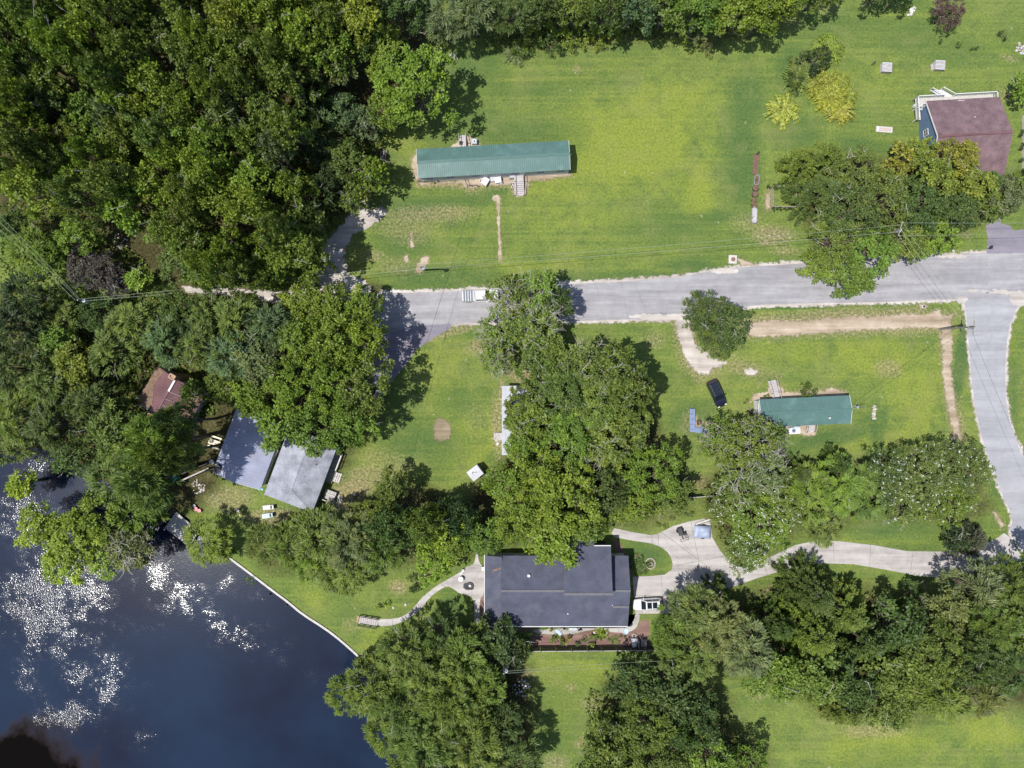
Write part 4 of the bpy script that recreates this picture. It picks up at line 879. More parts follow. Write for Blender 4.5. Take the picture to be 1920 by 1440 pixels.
# ------------------------------------------------------------------ vehicles
def car(name, label, cat, loc, rz, paint, L=4.8, Wd=1.9, kind='suv', roofm=None, bedm=None, sunroof=True):
    t = thing(name, label, cat, loc, rz); h, w = L / 2, Wd / 2
    hood = 1.02; bel = 1.05
    if kind == 'suv': st = [(-h, .80, .45, .85), (-h + .12, .93, .32, 1.0), (-h + .6, 1.0, .28, bel), (-.6, 1.0, .25, bel), (h - 1.75, 1.0, .25, bel), (h - 1.3, .99, .26, hood), (h - .55, .95, .28, .92), (h - .15, .84, .32, .78), (h, .66, .42, .66)]
    else: st = [(-h, .93, .45, 1.05), (-h + .08, .98, .40, 1.12), (-h + 1.9, 1.0, .38, 1.14), (0, 1.0, .38, 1.14), (h - 1.7, 1.0, .38, 1.14), (h - 1.3, .99, .38, 1.12), (h - .35, .95, .38, 1.05), (h - .08, .86, .42, .95), (h, .72, .5, .85)]
    m = MB(); vs = []; n = 10
    for x, f, z0, z1 in st:
        a = w * f; vs += [(x, -a * .8, z0), (x, -a, z0 + .15), (x, -a, z1 - .16), (x, -a * .93, z1 - .04), (x, -a * .6, z1), (x, a * .6, z1), (x, a * .93, z1 - .04), (x, a, z1 - .16), (x, a, z0 + .15), (x, a * .8, z0)]
    fs = [(i * n + k, (i + 1) * n + k, (i + 1) * n + (k + 1) % n, i * n + (k + 1) % n) for i in range(len(st) - 1) for k in range(n)]
    fs += [tuple(range(n)), tuple((len(st) - 1) * n + k for k in range(n))[::-1]]
    b = fixn(m.add(vs, fs).part('body', paint, t, smooth=True)); md = b.modifiers.new('s', 'SUBSURF'); md.levels = md.render_levels = 1
    if kind == 'suv': x0, x1, r0, r1, zt = -h + .15, h - 1.25, -h + .55, h - 2.05, 1.68
    else: x0, x1, r0, r1, zt = -.95, h - 1.45, -.75, h - 2.15, 1.82
    a0, a1 = w * .90, w * .72; zb = bel - .03 if kind == 'suv' else 1.10
    bot = [(x0, -a0 * .92, zb), (x1, -a0 * .92, zb), (x1, a0 * .92, zb), (x0, a0 * .92, zb)]; bot = [(x0, -a0, zb), (x1, -a0, zb), (x1, a0, zb), (x0, a0, zb)]
    top = [(r0, -a1, zt), (r1, -a1, zt), (r1, a1, zt), (r0, a1, zt)]
    c = MB().add(bot + top, [(4, 5, 6, 7), (0, 1, 5, 4), (1, 2, 6, 5), (2, 3, 7, 6), (3, 0, 4, 7)]).part('cabin', paint, t); bevel(c, .08, 2)
    B, T = [Vector(p) for p in bot], [Vector(p) for p in top]
    def pane(nm, i, j, u0, u1, v0, v1, off):
        P = lambda u, v: B[i].lerp(B[j], u).lerp(T[i].lerp(T[j], u), v)
        q = [P(u0, v0), P(u1, v0), P(u1, v1), P(u0, v1)]; nn = (q[1] - q[0]).cross(q[3] - q[0]).normalized(); ctr = sum(q, Vector()) / 4
        if nn.dot(ctr - Vector((0, 0, 1.2))) < 0: nn = -nn
        fixn(MB().add([p + nn * off for p in q] + [p - nn * .03 for p in q], [(0, 1, 2, 3), (0, 4, 5, 1), (1, 5, 6, 2), (2, 6, 7, 3), (3, 7, 4, 0)]).part(nm, M_DGLASS, t))
    pane('windshield', 1, 2, .06, .94, .10, .92, .012); pane('rear_window', 3, 0, .08, .92, .15, .9, .012)
    for i, j in ((0, 1), (2, 3)): pane('side_window', i, j, .08, .46, .22, .88, .012); pane('side_window', i, j, .50, .90, .22, .88, .012)
    rx0, rx1 = r0 + .12, r1 - .05
    if kind == 'suv':
        for sy in (-1, 1): MB().beam((rx0, sy * a1 * .93, zt + .07), (rx1, sy * a1 * .93, zt + .07), .05, .05).part('roof_rail', M_BLK if paint is M_NPAINT else M_STEEL, t)
        if sunroof:
            MB().box((rx0 + rx1) / 2 + .55, 0, zt + .012, .75, a1 * 1.45, .03).part('sunroof', M_DGLASS, t)
            MB().box((rx0 + rx1) / 2 - .35, 0, zt + .012, .75, a1 * 1.45, .03).part('sunroof', M_DGLASS, t)
        else:
            MB().box((rx0 + rx1) / 2, 0, zt + .012, (rx1 - rx0) * .86, a1 * 1.6, .03).part('sunroof', M_DGLASS, t)
            for k in range(3): MB().beam((rx0 + .3 + k * .55, -a1 * .9, zt + .05), (rx0 + .3 + k * .55, a1 * .9, zt + .05), .035, .03).part('crossbar', M_BLK, t)
    else:
        bx0, bx1 = -h + .08, -1.05
        k = 9
        for i in range(k): MB().box(bx0 + (i + .5) * (bx1 - bx0) / k, 0, 1.19 + .02 * (i % 2), (bx1 - bx0) / k * .82, Wd * .9, .06).part('bed_slat', M_GPAINT if i % 2 else M_STEEL, t)
        for sy in (-1, 1): MB().box((bx0 + bx1) / 2, sy * w * .94, 1.17, bx1 - bx0, .12, .16).part('bed_rail', M_GPAINT, t)
    for x in (h - .92, -h + .95):
        for sy in (-1, 1):
            wh = MB().lathe(x, 0, [(.345, -.11), (.36, -.06), (.36, .06), (.345, .11)], 18, 'y').shift(0, sy * (w - .13), .36).part('wheel', M_RUB, t)
            MB().lathe(x, 0, [(.21, -.012), (.21, .012)], 14, 'y').shift(0, sy * (w - .012), .36).part('rim', M_STEEL, wh)
    for sy in (-1, 1):
        MB().box(h - .17, sy * w * .62, .72, .16, .34, .12, sy * -.35).part('headlight', M_LAMP, t); MB().box(-h + .05, sy * w * .76, .86, .10, .22, .22, sy * .2).part('tail_light', M_TAIL, t)
        MB().box(h - 1.72 if kind == 'suv' else h - 1.95, sy * (w + .09), bel + .12, .16, .2, .14).part('mirror', paint, t)
    MB().box(h - .03, 0, .46, .08, Wd * .62, .12).part('bumper', M_BLK if paint is M_NPAINT else M_TRASH, t)
    return t
d = W(1352.5, 763) - W(1330.5, 711.5)
car('suv', 'dark navy sport utility car parked on the grass', 'car', W(1341.5, 737.5), math.atan2(d.y, d.x) + .03, M_NPAINT, 4.75, 1.92, sunroof=False)
car('suv', 'white sport utility car with dark sunroof on the concrete driveway', 'car', W(1212.5, 1130), math.pi + R_(3), M_WPAINT, 4.8, 1.9)
car('pickup_truck', 'white pickup truck with ribbed bed cover on the road', 'pickup truck', W(901, 555.5), R_(2), M_WPAINT, 6.0, 2.0, 'pickup')

# ------------------------------------------------------------------ seawall, dock, footbridge, fences
def rot2(p): return p.to_2d()
sea = wpoly([(424, 1041)] + SHORE[13:21] + [(672, 1231)]); sea = smooth(sea, 1, False)
t = thing('seawall', 'low seawall with pale concrete cap along the river lawn', 'seawall', (0, 0, 0))
for i in range(len(sea) - 1):
    a, b = sea[i], sea[i + 1]; d = (b - a).normalized() * .012
    MB().beam((a.x + d.x, a.y + d.y, .10), (b.x - d.x, b.y - d.y, .10), .34, .16).part('cap', M_PALEC, t)
    MB().beam((a.x, a.y, -.75), (b.x, b.y, -.75), .16, 1.5).part('wall_panel', M_DARKW, t)
for x, y in ((508, 1112), (540, 1132)):
    MB().tube([(*W(x - 3, y + 3, -.5).to_2d(), -1.2), (*W(x - 3, y + 3, 0).to_2d(), .3)], .12, 8).part('pile', M_DWOOD, t)
p0 = W(353, 974); p1 = W(311, 987)
t = thing('boat_dock', 'grey timber boat dock dappled with shade at the river edge', 'dock', (0, 0, 0))
A, B_, C_, D_ = [W(*q) for q in ((326, 958), (368, 990), (352, 1018), (312, 988))]
A, B_, C_, D_ = [W(*q) for q in ((330, 960), (372, 997), (356, 1026), (309, 989))]
nb = 13
for i in range(nb):
    u0, u1 = (i + .04) / nb, (i + .96) / nb
    q = [A.lerp(B_, u0), A.lerp(B_, u1), D_.lerp(C_, u1), D_.lerp(C_, u0)]
    fixn(MB().prism([p.to_2d() for p in q], .02, .08).part('deck_board', M_WOOD2, t))
for q in (A, B_, C_, D_): MB().tube([(q.x, q.y, -1.8), (q.x, q.y, .35)], .13, 8).part('pile', M_DWOOD, t)
MB().beam((*A.to_2d(), .16), (*B_.to_2d(), .16), .34, .14).part('edge_cap', M_PALEC, t)
MB().beam((*D_.to_2d(), -.1), (*C_.to_2d(), -.1), .16, .3).part('rim_joist', M_DWOOD, t)
t = thing('slip_wall', 'dark rusty timber wall beside the boat dock slip', 'wall', (0, 0, 0))
a, b = W(329, 957), W(290, 990)
MB().beam((a.x, a.y, -.5), (b.x, b.y, -.5), .25, 1.5).part('wall_panel', M_TERR, t); MB().beam((a.x, a.y, .28), (b.x, b.y, .28), .4, .1).part('cap', M_DWOOD, t)
p0, p1 = W(709, 1167), W(674, 1161); rz, Ln = frame(p0, p1)
t = thing('footbridge', 'small railed wooden steps ramp ending the curving path', 'steps', p0, rz)
for i in range(9): MB().box(.2 + i * Ln / 9, 0, .10 + .03 * (i % 2), Ln / 9 - .04, 1.35, .06).part('plank', M_WOOD2, t)
for sy in (-1, 1):
    MB().beam((0, sy * .75, .98), (Ln, sy * .75, .98), .09, .07).part('handrail', M_DWOOD, t)
    for x in (.1, 1.1, 2.1, Ln - .1): MB().box(x, sy * .75, .5, .09, .09, 1.0).part('post', M_DWOOD, t)
    MB().beam((0, sy * .75, .5), (Ln, sy * .75, .5), .05, .12).part('side_rail', M_DWOOD, t)
for sx, r in ((Ln + .25, .5),):
    MB().beam((sx, -.55, .08), (sx, .55, .08), .3, .16).part('edge_board', M_BRICK, t)
def fence(name, label, px, hgt, m, cap, panel=2.4):
    P = [W(*q) for q in px]; t = thing(name, label, 'fence', (0, 0, 0))
    for a, b in zip(P[:-1], P[1:]):
        ln = (b - a).length; k = max(1, int(round(ln / panel)))
        for i in range(k):
            s, e = a.lerp(b, (i + .02) / k), a.lerp(b, (i + .98) / k); nbd = 14; mb = MB()
            dd = (e - s); nn = Vector((-dd.y, dd.x, 0)).normalized()
            for j in range(nbd):
                o = nn * (.012 if j % 2 else -.012); c0 = s.lerp(e, (j + .04) / nbd) + o; c1 = s.lerp(e, (j + .96) / nbd) + o; hh = hgt + random.uniform(-.03, .02)
                mb.beam((c0.x, c0.y, hh / 2 + .03), (c1.x, c1.y, hh / 2 + .03), .022, hh)
            mb.part('panel', m, t)
            MB().beam((s.x, s.y, hgt + .05), (e.x, e.y, hgt + .05), .10, .05).part('top_rail', cap, t)
            MB().box(s.x, s.y, hgt / 2 + .05, .1, .1, hgt + .12).part('post', m, t)
    return t
fence('board_fence', 'long dark board fence with pale top rail below the mulch bed', [(955, 1213), (1100, 1212), (1236, 1211)], 2.0, M_DWOOD, M_WOOD2)
fence('board_fence', 'short dark board fence between the two tree clumps', [(1272, 931), (1350, 925)], 1.9, M_DWOOD, M_WOOD2)
for i, (a, b, lb) in enumerate((((333, 893), (397, 866), 'upper dark timber wall beside the tin-roofed house'), ((338, 903), (398, 876), 'lower dark timber wall beside the tin-roofed house'))):
    t = thing('timber_wall', lb, 'wall', (0, 0, 0)); a, b = W(*a), W(*b)
    for k in range(4):
        s, e = a.lerp(b, (k + .02) / 4), a.lerp(b, (k + .98) / 4); MB().beam((s.x, s.y, .65), (e.x, e.y, .65), .14, 1.3).part('board_panel', M_DWOOD, t)
    MB().beam((a.x, a.y, 1.34), (b.x, b.y, 1.34), .22, .06).part('cap', M_WOOD2 if i else M_DWOOD, t)
# garden frame with vines is grown with the plants; its rails stand here
t = thing('vine_trellis', 'small wooden rail frame beside the dark evergreen', 'fence', (0, 0, 0))
gp = [W(*q) for q in ((1446, 352), (1446, 390), (1490, 390), (1488, 352))]
for a, b in zip(gp, gp[1:] + gp[:1]):
    MB().beam((a.x, a.y, 1.0), (b.x, b.y, 1.0), .08, .08).part('rail', M_WOOD, t)
    MB().beam((a.x, a.y, .5), (b.x, b.y, .5), .06, .06).part('rail', M_WOOD, t)
    MB().box(a.x, a.y, .6, .1, .1, 1.2).part('post', M_WOOD, t)

# ------------------------------------------------------------------ yard things
def put(name, label, cat, px, py, rz=0, group=None): return thing(name, label, cat, W(px, py), rz, group)
def raised_trough(name, label, px, py, L, Wd, rz, m, fill):
    t = put(name, label, 'planter', px, py, rz); r = Wd / 2; P = []
    for s, c in ((1, L / 2 - r), (-1, -L / 2 + r)):
        for a in np.linspace(-math.pi / 2, math.pi / 2, 8): P.append((c + s * r * math.cos(a), s * r * math.sin(a)))
    fixn(MB().prism(P, 0, .55).part('tub', m, t)); fixn(MB().prism([(x * .94, y * .84) for x, y in P], .5, .57).part('fill', fill, t))
    rim = MB(); 
    for i in range(len(P)): a, b = P[i], P[(i + 1) % len(P)]; rim.beam((a[0], a[1], .58), (b[0], b[1], .58), .07, .06)
    rim.part('rim', m, t); return t
t = put('raised_bed', 'long rusty soil bed at the north end of the planter row', 'planter', 1416, 309, R_(87))
MB().box(0, 0, .12, 3.3, .62, .2).part('soil', M_SOILM, t)
for sy in (-.36, .36): MB().box(0, sy, .16, 3.4, .09, .32).part('board', M_TERR, t)
raised_trough('trough_planter', 'oval galvanised trough planter with green growth, upper in the row', 1417, 339, 1.7, .75, R_(84), M_STEEL, M_SOILM)
for i, (x, y) in enumerate(((1415, 354.5), (1414, 365.5))):
    t = put('round_planter', ('upper', 'lower')[i] + ' round tub planter filled with brown soil in the row', 'planter', x, y)
    MB().lathe(0, 0, [(.42, 0), (.5, .5), (.5, .55)], 18).part('tub', M_DWOOD, t); MB().lathe(0, 0, [(.44, .5), (.44, .57)], 18).part('soil', M_SOILM, t)
for i, (x, y) in enumerate(((1413, 377.5), (1412.5, 386))):
    t = put('pot_planter', ('upper', 'lower')[i] + ' rusty tub planter with leafy plants in the row', 'planter', x, y)
    MB().lathe(0, 0, [(.38, 0), (.46, .5)], 16).part('tub', M_TERR, t); MB().lathe(0, 0, [(.4, .46), (.4, .53)], 16).part('soil', M_SOILM, t)
raised_trough('trough_planter', 'long grey galvanised trough planter at the south end of the row', 1412.5, 405, 2.6, .85, R_(88), M_STEEL, M_WOOD2)
t = put('manhole_pad', 'white square concrete pad with a round dark lid', 'utility pad', 1373.5, 486.5, R_(-2))
bevel(MB().box(0, 0, .09, 1.35, 1.4, .18).part('pad', M_PALEC, t), .03); MB().lathe(.05, 0, [(.36, .18), (.36, .25), (.30, .27)], 20).part('lid', M_TERR, t)
for i, (x, y, lb) in enumerate(((1659, 129.5, 'square grey slatted pallet box with pale side on the lawn'), (1758, 125.5, 'square grey slatted pallet box with leaning board on the lawn'))):
    t = put('pallet_box', lb, 'pallet box', x, y, R_(-3))
    for k in range(7): MB().box(0, -.66 + k * .22, .75, 1.6, .19, .05).part('slat', M_WOOD2 if k % 3 else M_VINYL, t)
    for sy in (-.72, .72): MB().box(0, sy, .37, 1.55, .06, .7).part('side', M_WOOD, t)
    for sx in (-.76, .76): MB().box(sx, 0, .37, .06, 1.4, .7).part('side', M_PALEC if sx < 0 else M_WOOD, t)
    if i: MB().beam((-.85, -.5, .05), (-1.3, .2, .5), .5, .04).part('board', M_WOOD2, t)
t = put('stone_slab', 'pale pinkish concrete slab lying on the lawn near the yellow tree', 'slab', 1657.5, 243, R_(-4))
MB().box(0, 0, .05, 2.7, .95, .1).part('base', M_PALEC, t); MB().box(.1, 0, .13, 2.0, .5, .07).part('inset', mat('pink_stone', (.42, .345, .32), .9, .2, 4), t, label='pinkish raised inset'); MB().box(-1.1, 0, .14, .35, .7, .09).part('end_block', M_WHITE, t)
t = put('rubble_slab', 'narrow pale rubble strip on the lawn beside the short home', 'rubble', 1638.5, 773, R_(88))
for k in range(9): bevel(MB().box(-1.05 + k * .26, random.uniform(-.12, .12), .06, .25, random.uniform(.5, .75), .13, random.uniform(-.3, .3)).part('stone', M_STONE if k % 3 else M_PALEC, t), .03)
def rockpile(name, label, px, py, n, R, m1, m2, cat='rocks', sx=1.0, sz=.22, rz=0):
    t = put(name, label, cat, px, py, rz)
    for k in range(n):
        a, r = random.uniform(0, 6.28), R * math.sqrt(random.random()); s = random.uniform(.16, .4)
        mb = MB().lathe(0, 0, [(.5 * s, -.2 * s), (.62 * s, .2 * s), (.4 * s, .55 * s), (.1 * s, .65 * s)], 6)
        o = mb.part('rock', m1 if k % 3 else m2, t); o.location = (r * math.cos(a) * sx, r * math.sin(a), sz * (1 - r / R)); o.rotation_euler = (random.uniform(-.4, .4), random.uniform(-.4, .4), a)
    return t
rockpile('rubble_pile', 'pale rubble pile at the wood edge under the bright oak', 848, 111, 22, .9, M_STONE, M_VINYL)
rockpile('rock_row', 'row of white rocks on the lawn near the magenta tree', 1708, 22, 22, 1.15, M_WHITE, M_PALEC, sx=.3, rz=R_(-38), sz=.1)
rockpile('rock_pile', 'pink-grey rock pile at the right picture edge', 1914, 90, 26, 1.0, M_STONE, M_VINYL)
rockpile('gravel_heap', 'pale gravel heap inside the timber walls near the tin roof', 372, 912, 36, 1.2, M_STONE, M_PALEC, sz=.12)
rockpile('rubble_heap', 'white rubble showing in the wood by the dark purple bushes', 226, 452, 40, 1.5, M_PALEC, M_STONE, sx=.7, rz=.6)
rockpile('burn_pile', 'dark charred brush pile on bare ground by the utility pole', 978, 1288, 40, 1.6, M_VINYL, M_DWOOD, cat='brush pile', sz=.4)
for i, (x, y) in enumerate(((738, 1141), (760, 1133))):
    rockpile('lawn_stone', ('left', 'right')[i] + ' one of two white stones on the riverside lawn', x, y, 2, .15, M_WHITE, M_WHITE)
t = put('log_stack', 'stack of grey weathered boards at the wood edge', 'lumber', 719, 295, R_(82))
for k in range(7): MB().box(random.uniform(-.15, .15), -.6 + k * .2, .12 + .1 * (k % 2), 2.2, .15, .12, random.uniform(-.05, .05)).part('board', M_WOOD if k % 2 else M_DWOOD, t)
t = put('fallen_branch', 'dark fallen branch on bare ground beside the small oak', 'branch', 675, 926)
MB().tube([(-.9, -.8, .1), (-.2, -.1, .2), (.4, .4, .25), (1.4, .8, .3)], [.07, .13, .12, .09], 7).part('limb', M_DWOOD, t); MB().lathe(-.9, -.1, [(.2, 0), (.22, .2)], 8).part('stump', M_PALEC, t)
t = put('plywood_sheet', 'grey pointed scrap of plywood lying by the hip-roofed house', 'board', 636.5, 940, 0)
fixn(MB().prism([(-.35, .95), (0, 1.15), (.12, .85), (.45, .7), (.42, .2), (.1, -.4), (-.05, -1.1), (-.25, -1.2), (-.3, .2)], .02, .06).part('panel', M_WOOD2, t))
def lounger(label, px, py, rz, m):
    t = put('lounge_chair', label, 'lounge chair', px, py, rz)
    for k in range(9): MB().box(-.9 + k * .14, 0, .36, .12, .66, .035).part('slat', m, t)
    b = MB(); 
    for sy in (-.34, .34): b.beam((-.98, sy, .34), (.95, sy, .34), .05, .06)
    b.part('frame', m, t)
    for sx in (-.8, .7):
        for sy in (-.33, .33): MB().box(sx, sy, .16, .05, .05, .32).part('leg', m, t)
    MB().beam((.38, 0, .38), (.95, 0, .78), .66, .04).part('backrest', m, t); MB().beam((.42, 0, .44), (.62, 0, .6), .5, .06).part('pillow', M_DARKW, t)
    for sy in (-.36, .36): MB().box(.2, sy, .5, .6, .06, .05).part('armrest', m, t)
lounger('white lounge chair nearer the hip-roofed house', 505, 950.5, R_(6), M_WHITE)
lounger('pale blue lounge chair beside the white lounger', 503.5, 966, R_(10), M_LBLUE)
def stool(name, label, px, py, m, r=.33, hgt=.45, back=False):
    t = put(name, label, 'stool', px, py)
    MB().lathe(0, 0, [(r * .9, hgt - .06), (r, hgt - .03), (r * .95, hgt), (r * .3, hgt + .015)], 16).part('seat', m, t)
    for k in range(4): a = k * math.pi / 2 + .6; MB().beam((r * .6 * math.cos(a), r * .6 * math.sin(a), hgt - .05), (r * .8 * math.cos(a), r * .8 * math.sin(a), 0), .05, .05).part('leg', M_DWOOD, t)
    if back: MB().beam((-.3, .3, hgt), (.3, .3, hgt + .4), .5, .05).part('back', m, t)
stool('garden_stool', 'small white round stool at the end of the pink pair', 366.3, 947.8, M_WHITE, .24)
stool('garden_stool', 'pink round stool between the white and red ones', 368.8, 953.5, M_PINK, .36)
stool('garden_stool', 'red-pink round stool lowest of the three', 375.5, 957, M_PINK, .32)
stool('side_table', 'round yellow table in the tree shade on the river lawn', 452.5, 962, M_YEL, .34, .55)
t = put('garden_chair', 'pale garden chair behind the yellow table', 'chair', 447.5, 956, .4)
MB().box(0, 0, .42, .5, .5, .05).part('seat', M_WOOD2, t); MB().box(-.05, .26, .72, .5, .05, .5).part('backrest', M_WOOD2, t)
for sx in (-.2, .2):
    for sy in (-.2, .2): MB().box(sx, sy, .2, .05, .05, .4).part('leg', M_WOOD2, t)
t = put('picnic_table', 'cream picnic table beside the tin-roofed house', 'picnic table', 405, 829, R_(-18))
for k in range(5): MB().box(0, -.34 + k * .17, .74, 1.9, .155, .04).part('top_plank', M_CREAM, t)
for sy in (-.85, .85): MB().box(0, sy, .45, 1.9, .28, .05).part('bench', M_CREAM, t)
for sx in (-.7, .7):
    for sy in (-1, 1): MB().beam((sx, sy * .7, 0), (sx, sy * .25, .72), .08, .08).part('leg', M_CREAM, t)
    MB().beam((sx, -.85, .4), (sx, .85, .4), .06, .1).part('brace', M_CREAM, t)
t = put('plastic_armchair', 'turquoise plastic armchair at the end of the timber walls', 'chair', 332.5, 893.5, .5)
MB().box(0, 0, .4, .85, .8, .08).part('seat', M_TURQ, t); MB().beam((-.42, .35, .42), (.42, .35, .42), .08, .1).part('rail', M_TURQ, t); MB().box(0, -.42, .75, .85, .1, .7).part('backrest', M_TURQ, t)
for sx in (-.42, .42): MB().box(sx, 0, .58, .14, .8, .06).part('armrest', M_TURQ, t); MB().box(sx, .3, .25, .1, .1, .5).part('leg', M_TURQ, t); MB().box(sx, -.3, .25, .1, .1, .5).part('leg', M_TURQ, t)
t = put('steel_sink', 'white basin beside the tin roof corner', 'basin', 401, 865, .3)
MB().lathe(0, 0, [(.25, .7), (.42, .95), (.38, .96), (.22, .8)], 16).part('bowl', M_WHITE, t); MB().box(0, 0, .35, .2, .2, .7).part('stand', M_WOOD2, t)
# L-shaped blue benches
t = put('slatted_bench', 'L-shaped blue slatted picnic bench on the lawn', 'bench', 1297, 806, 0)
for k in range(4):
    for j in range(4): MB().box(-.33 + k * .22, .55 + .84 * j, .46, .2, .8, .04).part('slat', M_BENCH, t)
for k in range(4):
    for j in range(2): MB().box(.95 + j * .92 - .05, -.33 + k * .22, .465, .88, .2, .04).part('slat', M_BENCH, t)
MB().box(0, -.1, .462, .88, .42, .04).part('corner_slat', M_BENCH, t)
for x, y in ((-.3, 3.6), (.3, 3.6), (-.3, 1.8), (.3, 1.8), (-.3, -.2), (.3, .2), (1.2, -.3), (1.2, .3), (2.2, -.3), (2.2, .3)): MB().box(x, y, .22, .09, .09, .44).part('leg', M_BENCH, t)
t = put('fire_box', 'small dark square fire box inside the blue benches', 'fire pit', 1310, 792, .05)
for s in (-1, 1): MB().box(s * .28, 0, .22, .06, .62, .4).part('side', M_BLK, t); MB().box(0, s * .28, .22, .5, .06, .4).part('side', M_BLK, t)
MB().box(0, 0, .1, .5, .5, .1).part('base', M_SOILM, t)

# long home surroundings
def steps(name, label, px, py, rz, n=5, wd=1.3, m=None, rails=True, tread=.3, top=.8):
    t = put(name, label, 'steps', px, py, rz); m = m or M_WOOD2   # local -y goes down and away
    MB().box(0, .55, top, wd, 1.1, .06).part('landing', m, t)
    for i in range(n): MB().box(0, -tread / 2 - i * tread, top - (i + 1) * top / (n + 1), wd, tread - .02, .06).part('step', m, t)
    for sx in (-1, 1):
        MB().beam((sx * wd / 2, .0, top - .05), (sx * wd / 2, -n * tread, .05), .06, .2).part('stringer', m, t)
        if rails:
            MB().beam((sx * wd / 2, 1.1, top + .9), (sx * wd / 2, 0, top + .9), .08, .07).beam((sx * wd / 2, 0, top + .9), (sx * wd / 2, -n * tread, .95), .08, .07).part('handrail', m, t)
            for y, z in ((1.05, top), (0, top), (-n * tread, .1)): MB().box(sx * wd / 2, y, z + .45, .09, .09, .95).part('post', m, t)
    return t
steps('porch_steps', 'grey railed porch steps at the long home front door', 972.5, 343, R_(3), 7, 1.5)
steps('porch_steps', 'grey back steps behind the long green-roofed home', 868, 271, R_(183), 5, 1.1, rails=True)
steps('entry_ramp', 'pale railed steps on the north side of the short home', 1450, 737, R_(188), 7, 1.25)
steps('porch_steps', 'pale railed porch steps below the short green roof', 1517, 800, R_(2), 3, 1.3)
def crate(name, label, cat, px, py, sx, sy, sz, rz, m, lid=True, wheels=False):
    t = put(name, label, cat, px, py, rz); bevel(MB().box(0, 0, sz / 2, sx, sy, sz, 0, 1.05, 1.05).part('body', m, t), .03)
    if lid: bevel(MB().box(0, 0, sz + .03, sx * 1.12, sy * 1.12, .07).part('lid', m, t), .02)
    if wheels:
        for s in (-1, 1): MB().lathe(0, 0, [(.12, -.03), (.12, .03)], 10, 'y').shift(s * sx * .4, -sy * .5, .12).part('wheel', M_RUB, t)
    return t
crate('storage_cabinet', 'white tilted storage cabinet, the left of the pair by the long home', 'cabinet', 910, 342, .95, 1.15, .75, R_(-32), M_WHITE)
crate('storage_cabinet', 'white storage cabinet, the right of the pair by the long home', 'cabinet', 934, 339.5, .95, .9, .75, R_(8), M_WHITE)
crate('storage_box', 'grey box standing between the two white cabinets', 'box', 924.5, 338, .75, .7, .7, R_(5), M_VINYL)
crate('flower_box', 'small white box at the long home wall', 'box', 903.5, 334.5, .4, .3, .35, 0, M_WHITE)
crate('trash_can', 'grey bin left of the porch steps', 'bin', 959.5, 333, .6, .6, .95, 0, M_TRASH, wheels=True)
crate('trash_can', 'dark bin behind the long green-roofed home', 'bin', 867, 269.8, .6, .6, .9, .4, M_BLK) if False else None
t = put('cooling_unit', 'round-topped blue grey cooling unit behind the long home', 'air conditioner', 890, 268)
MB().box(0, 0, .4, .8, .8, .8).part('case', M_TRASH, t); MB().lathe(0, 0, [(.36, .8), (.36, .84)], 18).part('fan_grille', M_LBLUE, t); MB().lathe(0, 0, [(.12, .84), (.12, .88)], 10).part('hub', M_BLK, t)
crate('trash_can', 'dark bin in the dirt behind the long home', 'bin', 864.5, 271.5, .55, .55, .85, 0, M_BLK)
def pot(label, px, py, r, m=None, plant=None):
    t = put('flower_pot', label, 'flower pot', px, py); MB().lathe(0, 0, [(r * .7, 0), (r, .34), (r * 1.08, .36), (r * 1.08, .42), (r * .8, .42), (r * .8, .36)], 14).part('pot', m or M_WHITE, t); MB().lathe(0, 0, [(r * .8, .34), (r * .8, .38)], 12).part('soil', M_SOILM, t)
for lb, x, y, r in (('white ring-shaped pot left of the white cabinets', 902, 341, .22), ('white ring-shaped pot right of the white cabinets', 940, 343, .24), ('white pot left of the porch steps foot', 961, 351.5, .22), ('cream pot beside the porch steps rail', 962.5, 345.5, .2), ('tan pot left of the cream pot by the steps', 957, 345, .16)): pot(lb, x, y, r)
t = put('clothes_post', 'low dark rail arch on sandy ground below the long home', 'rail', 875, 349)
MB().tube([(-.2, .9, 0), (-.25, .9, 1.1), (.1, -.1, 1.25), (.15, -.15, 0)], .05, 6).part('arch', M_BLK, t); MB().beam((.1, -.1, .9), (1.9, -.05, .9), .08, .12).part('rail', M_DWOOD, t)
for x in (.9, 1.8): MB().box(x, -.08, .45, .07, .07, .9).part('post', M_DWOOD, t)
# short home surroundings
t = put('heat_pump', 'white heat pump with dark fan below the short green roof', 'air conditioner', 1486, 807, R_(2))
MB().box(0, 0, .05, 2.1, 1.2, .1).part('pad', M_PALEC, t); MB().box(0, 0, .5, 1.9, 1.0, .8).part('case', M_WHITE, t); MB().lathe(-.15, 0, [(.33, .9), (.33, .93)], 20).part('fan_grille', M_BENCH, t)
for k in range(3): MB().beam((-.15 - .3 * math.cos(k * 2.1), -.3 * math.sin(k * 2.1), .95), (-.15 + .3 * math.cos(k * 2.1), .3 * math.sin(k * 2.1), .95), .05, .02).part('fan_guard', M_BLK, t)
t = put('air_handler', 'pale turquoise unit on top of the wall side pad', 'air conditioner', 1490, 801, 0); MB().box(0, 0, .55, 1.0, .35, .9).part('case', M_LBLUE, t); MB().box(0, -.19, .55, .8, .03, .6).part('grille', M_TRASH, t)
t = put('meter_mast', 'grey service mast and meter at the short home east end', 'meter', 1601, 763)
MB().tube([(-.2, 0, 0), (-.2, 0, 4.2), (-.05, 0, 4.4)], .05, 8).part('mast', M_STEEL, t); MB().box(-.2, 0, 1.6, .2, .4, .6).part('meter', M_TRASH, t); MB().box(.15, .1, .35, .6, .3, .7).part('cabinet', M_VINYL, t)
t = put('woodpile', 'small pile of scrap wood by the short home west end', 'lumber', 1406, 771, .5)
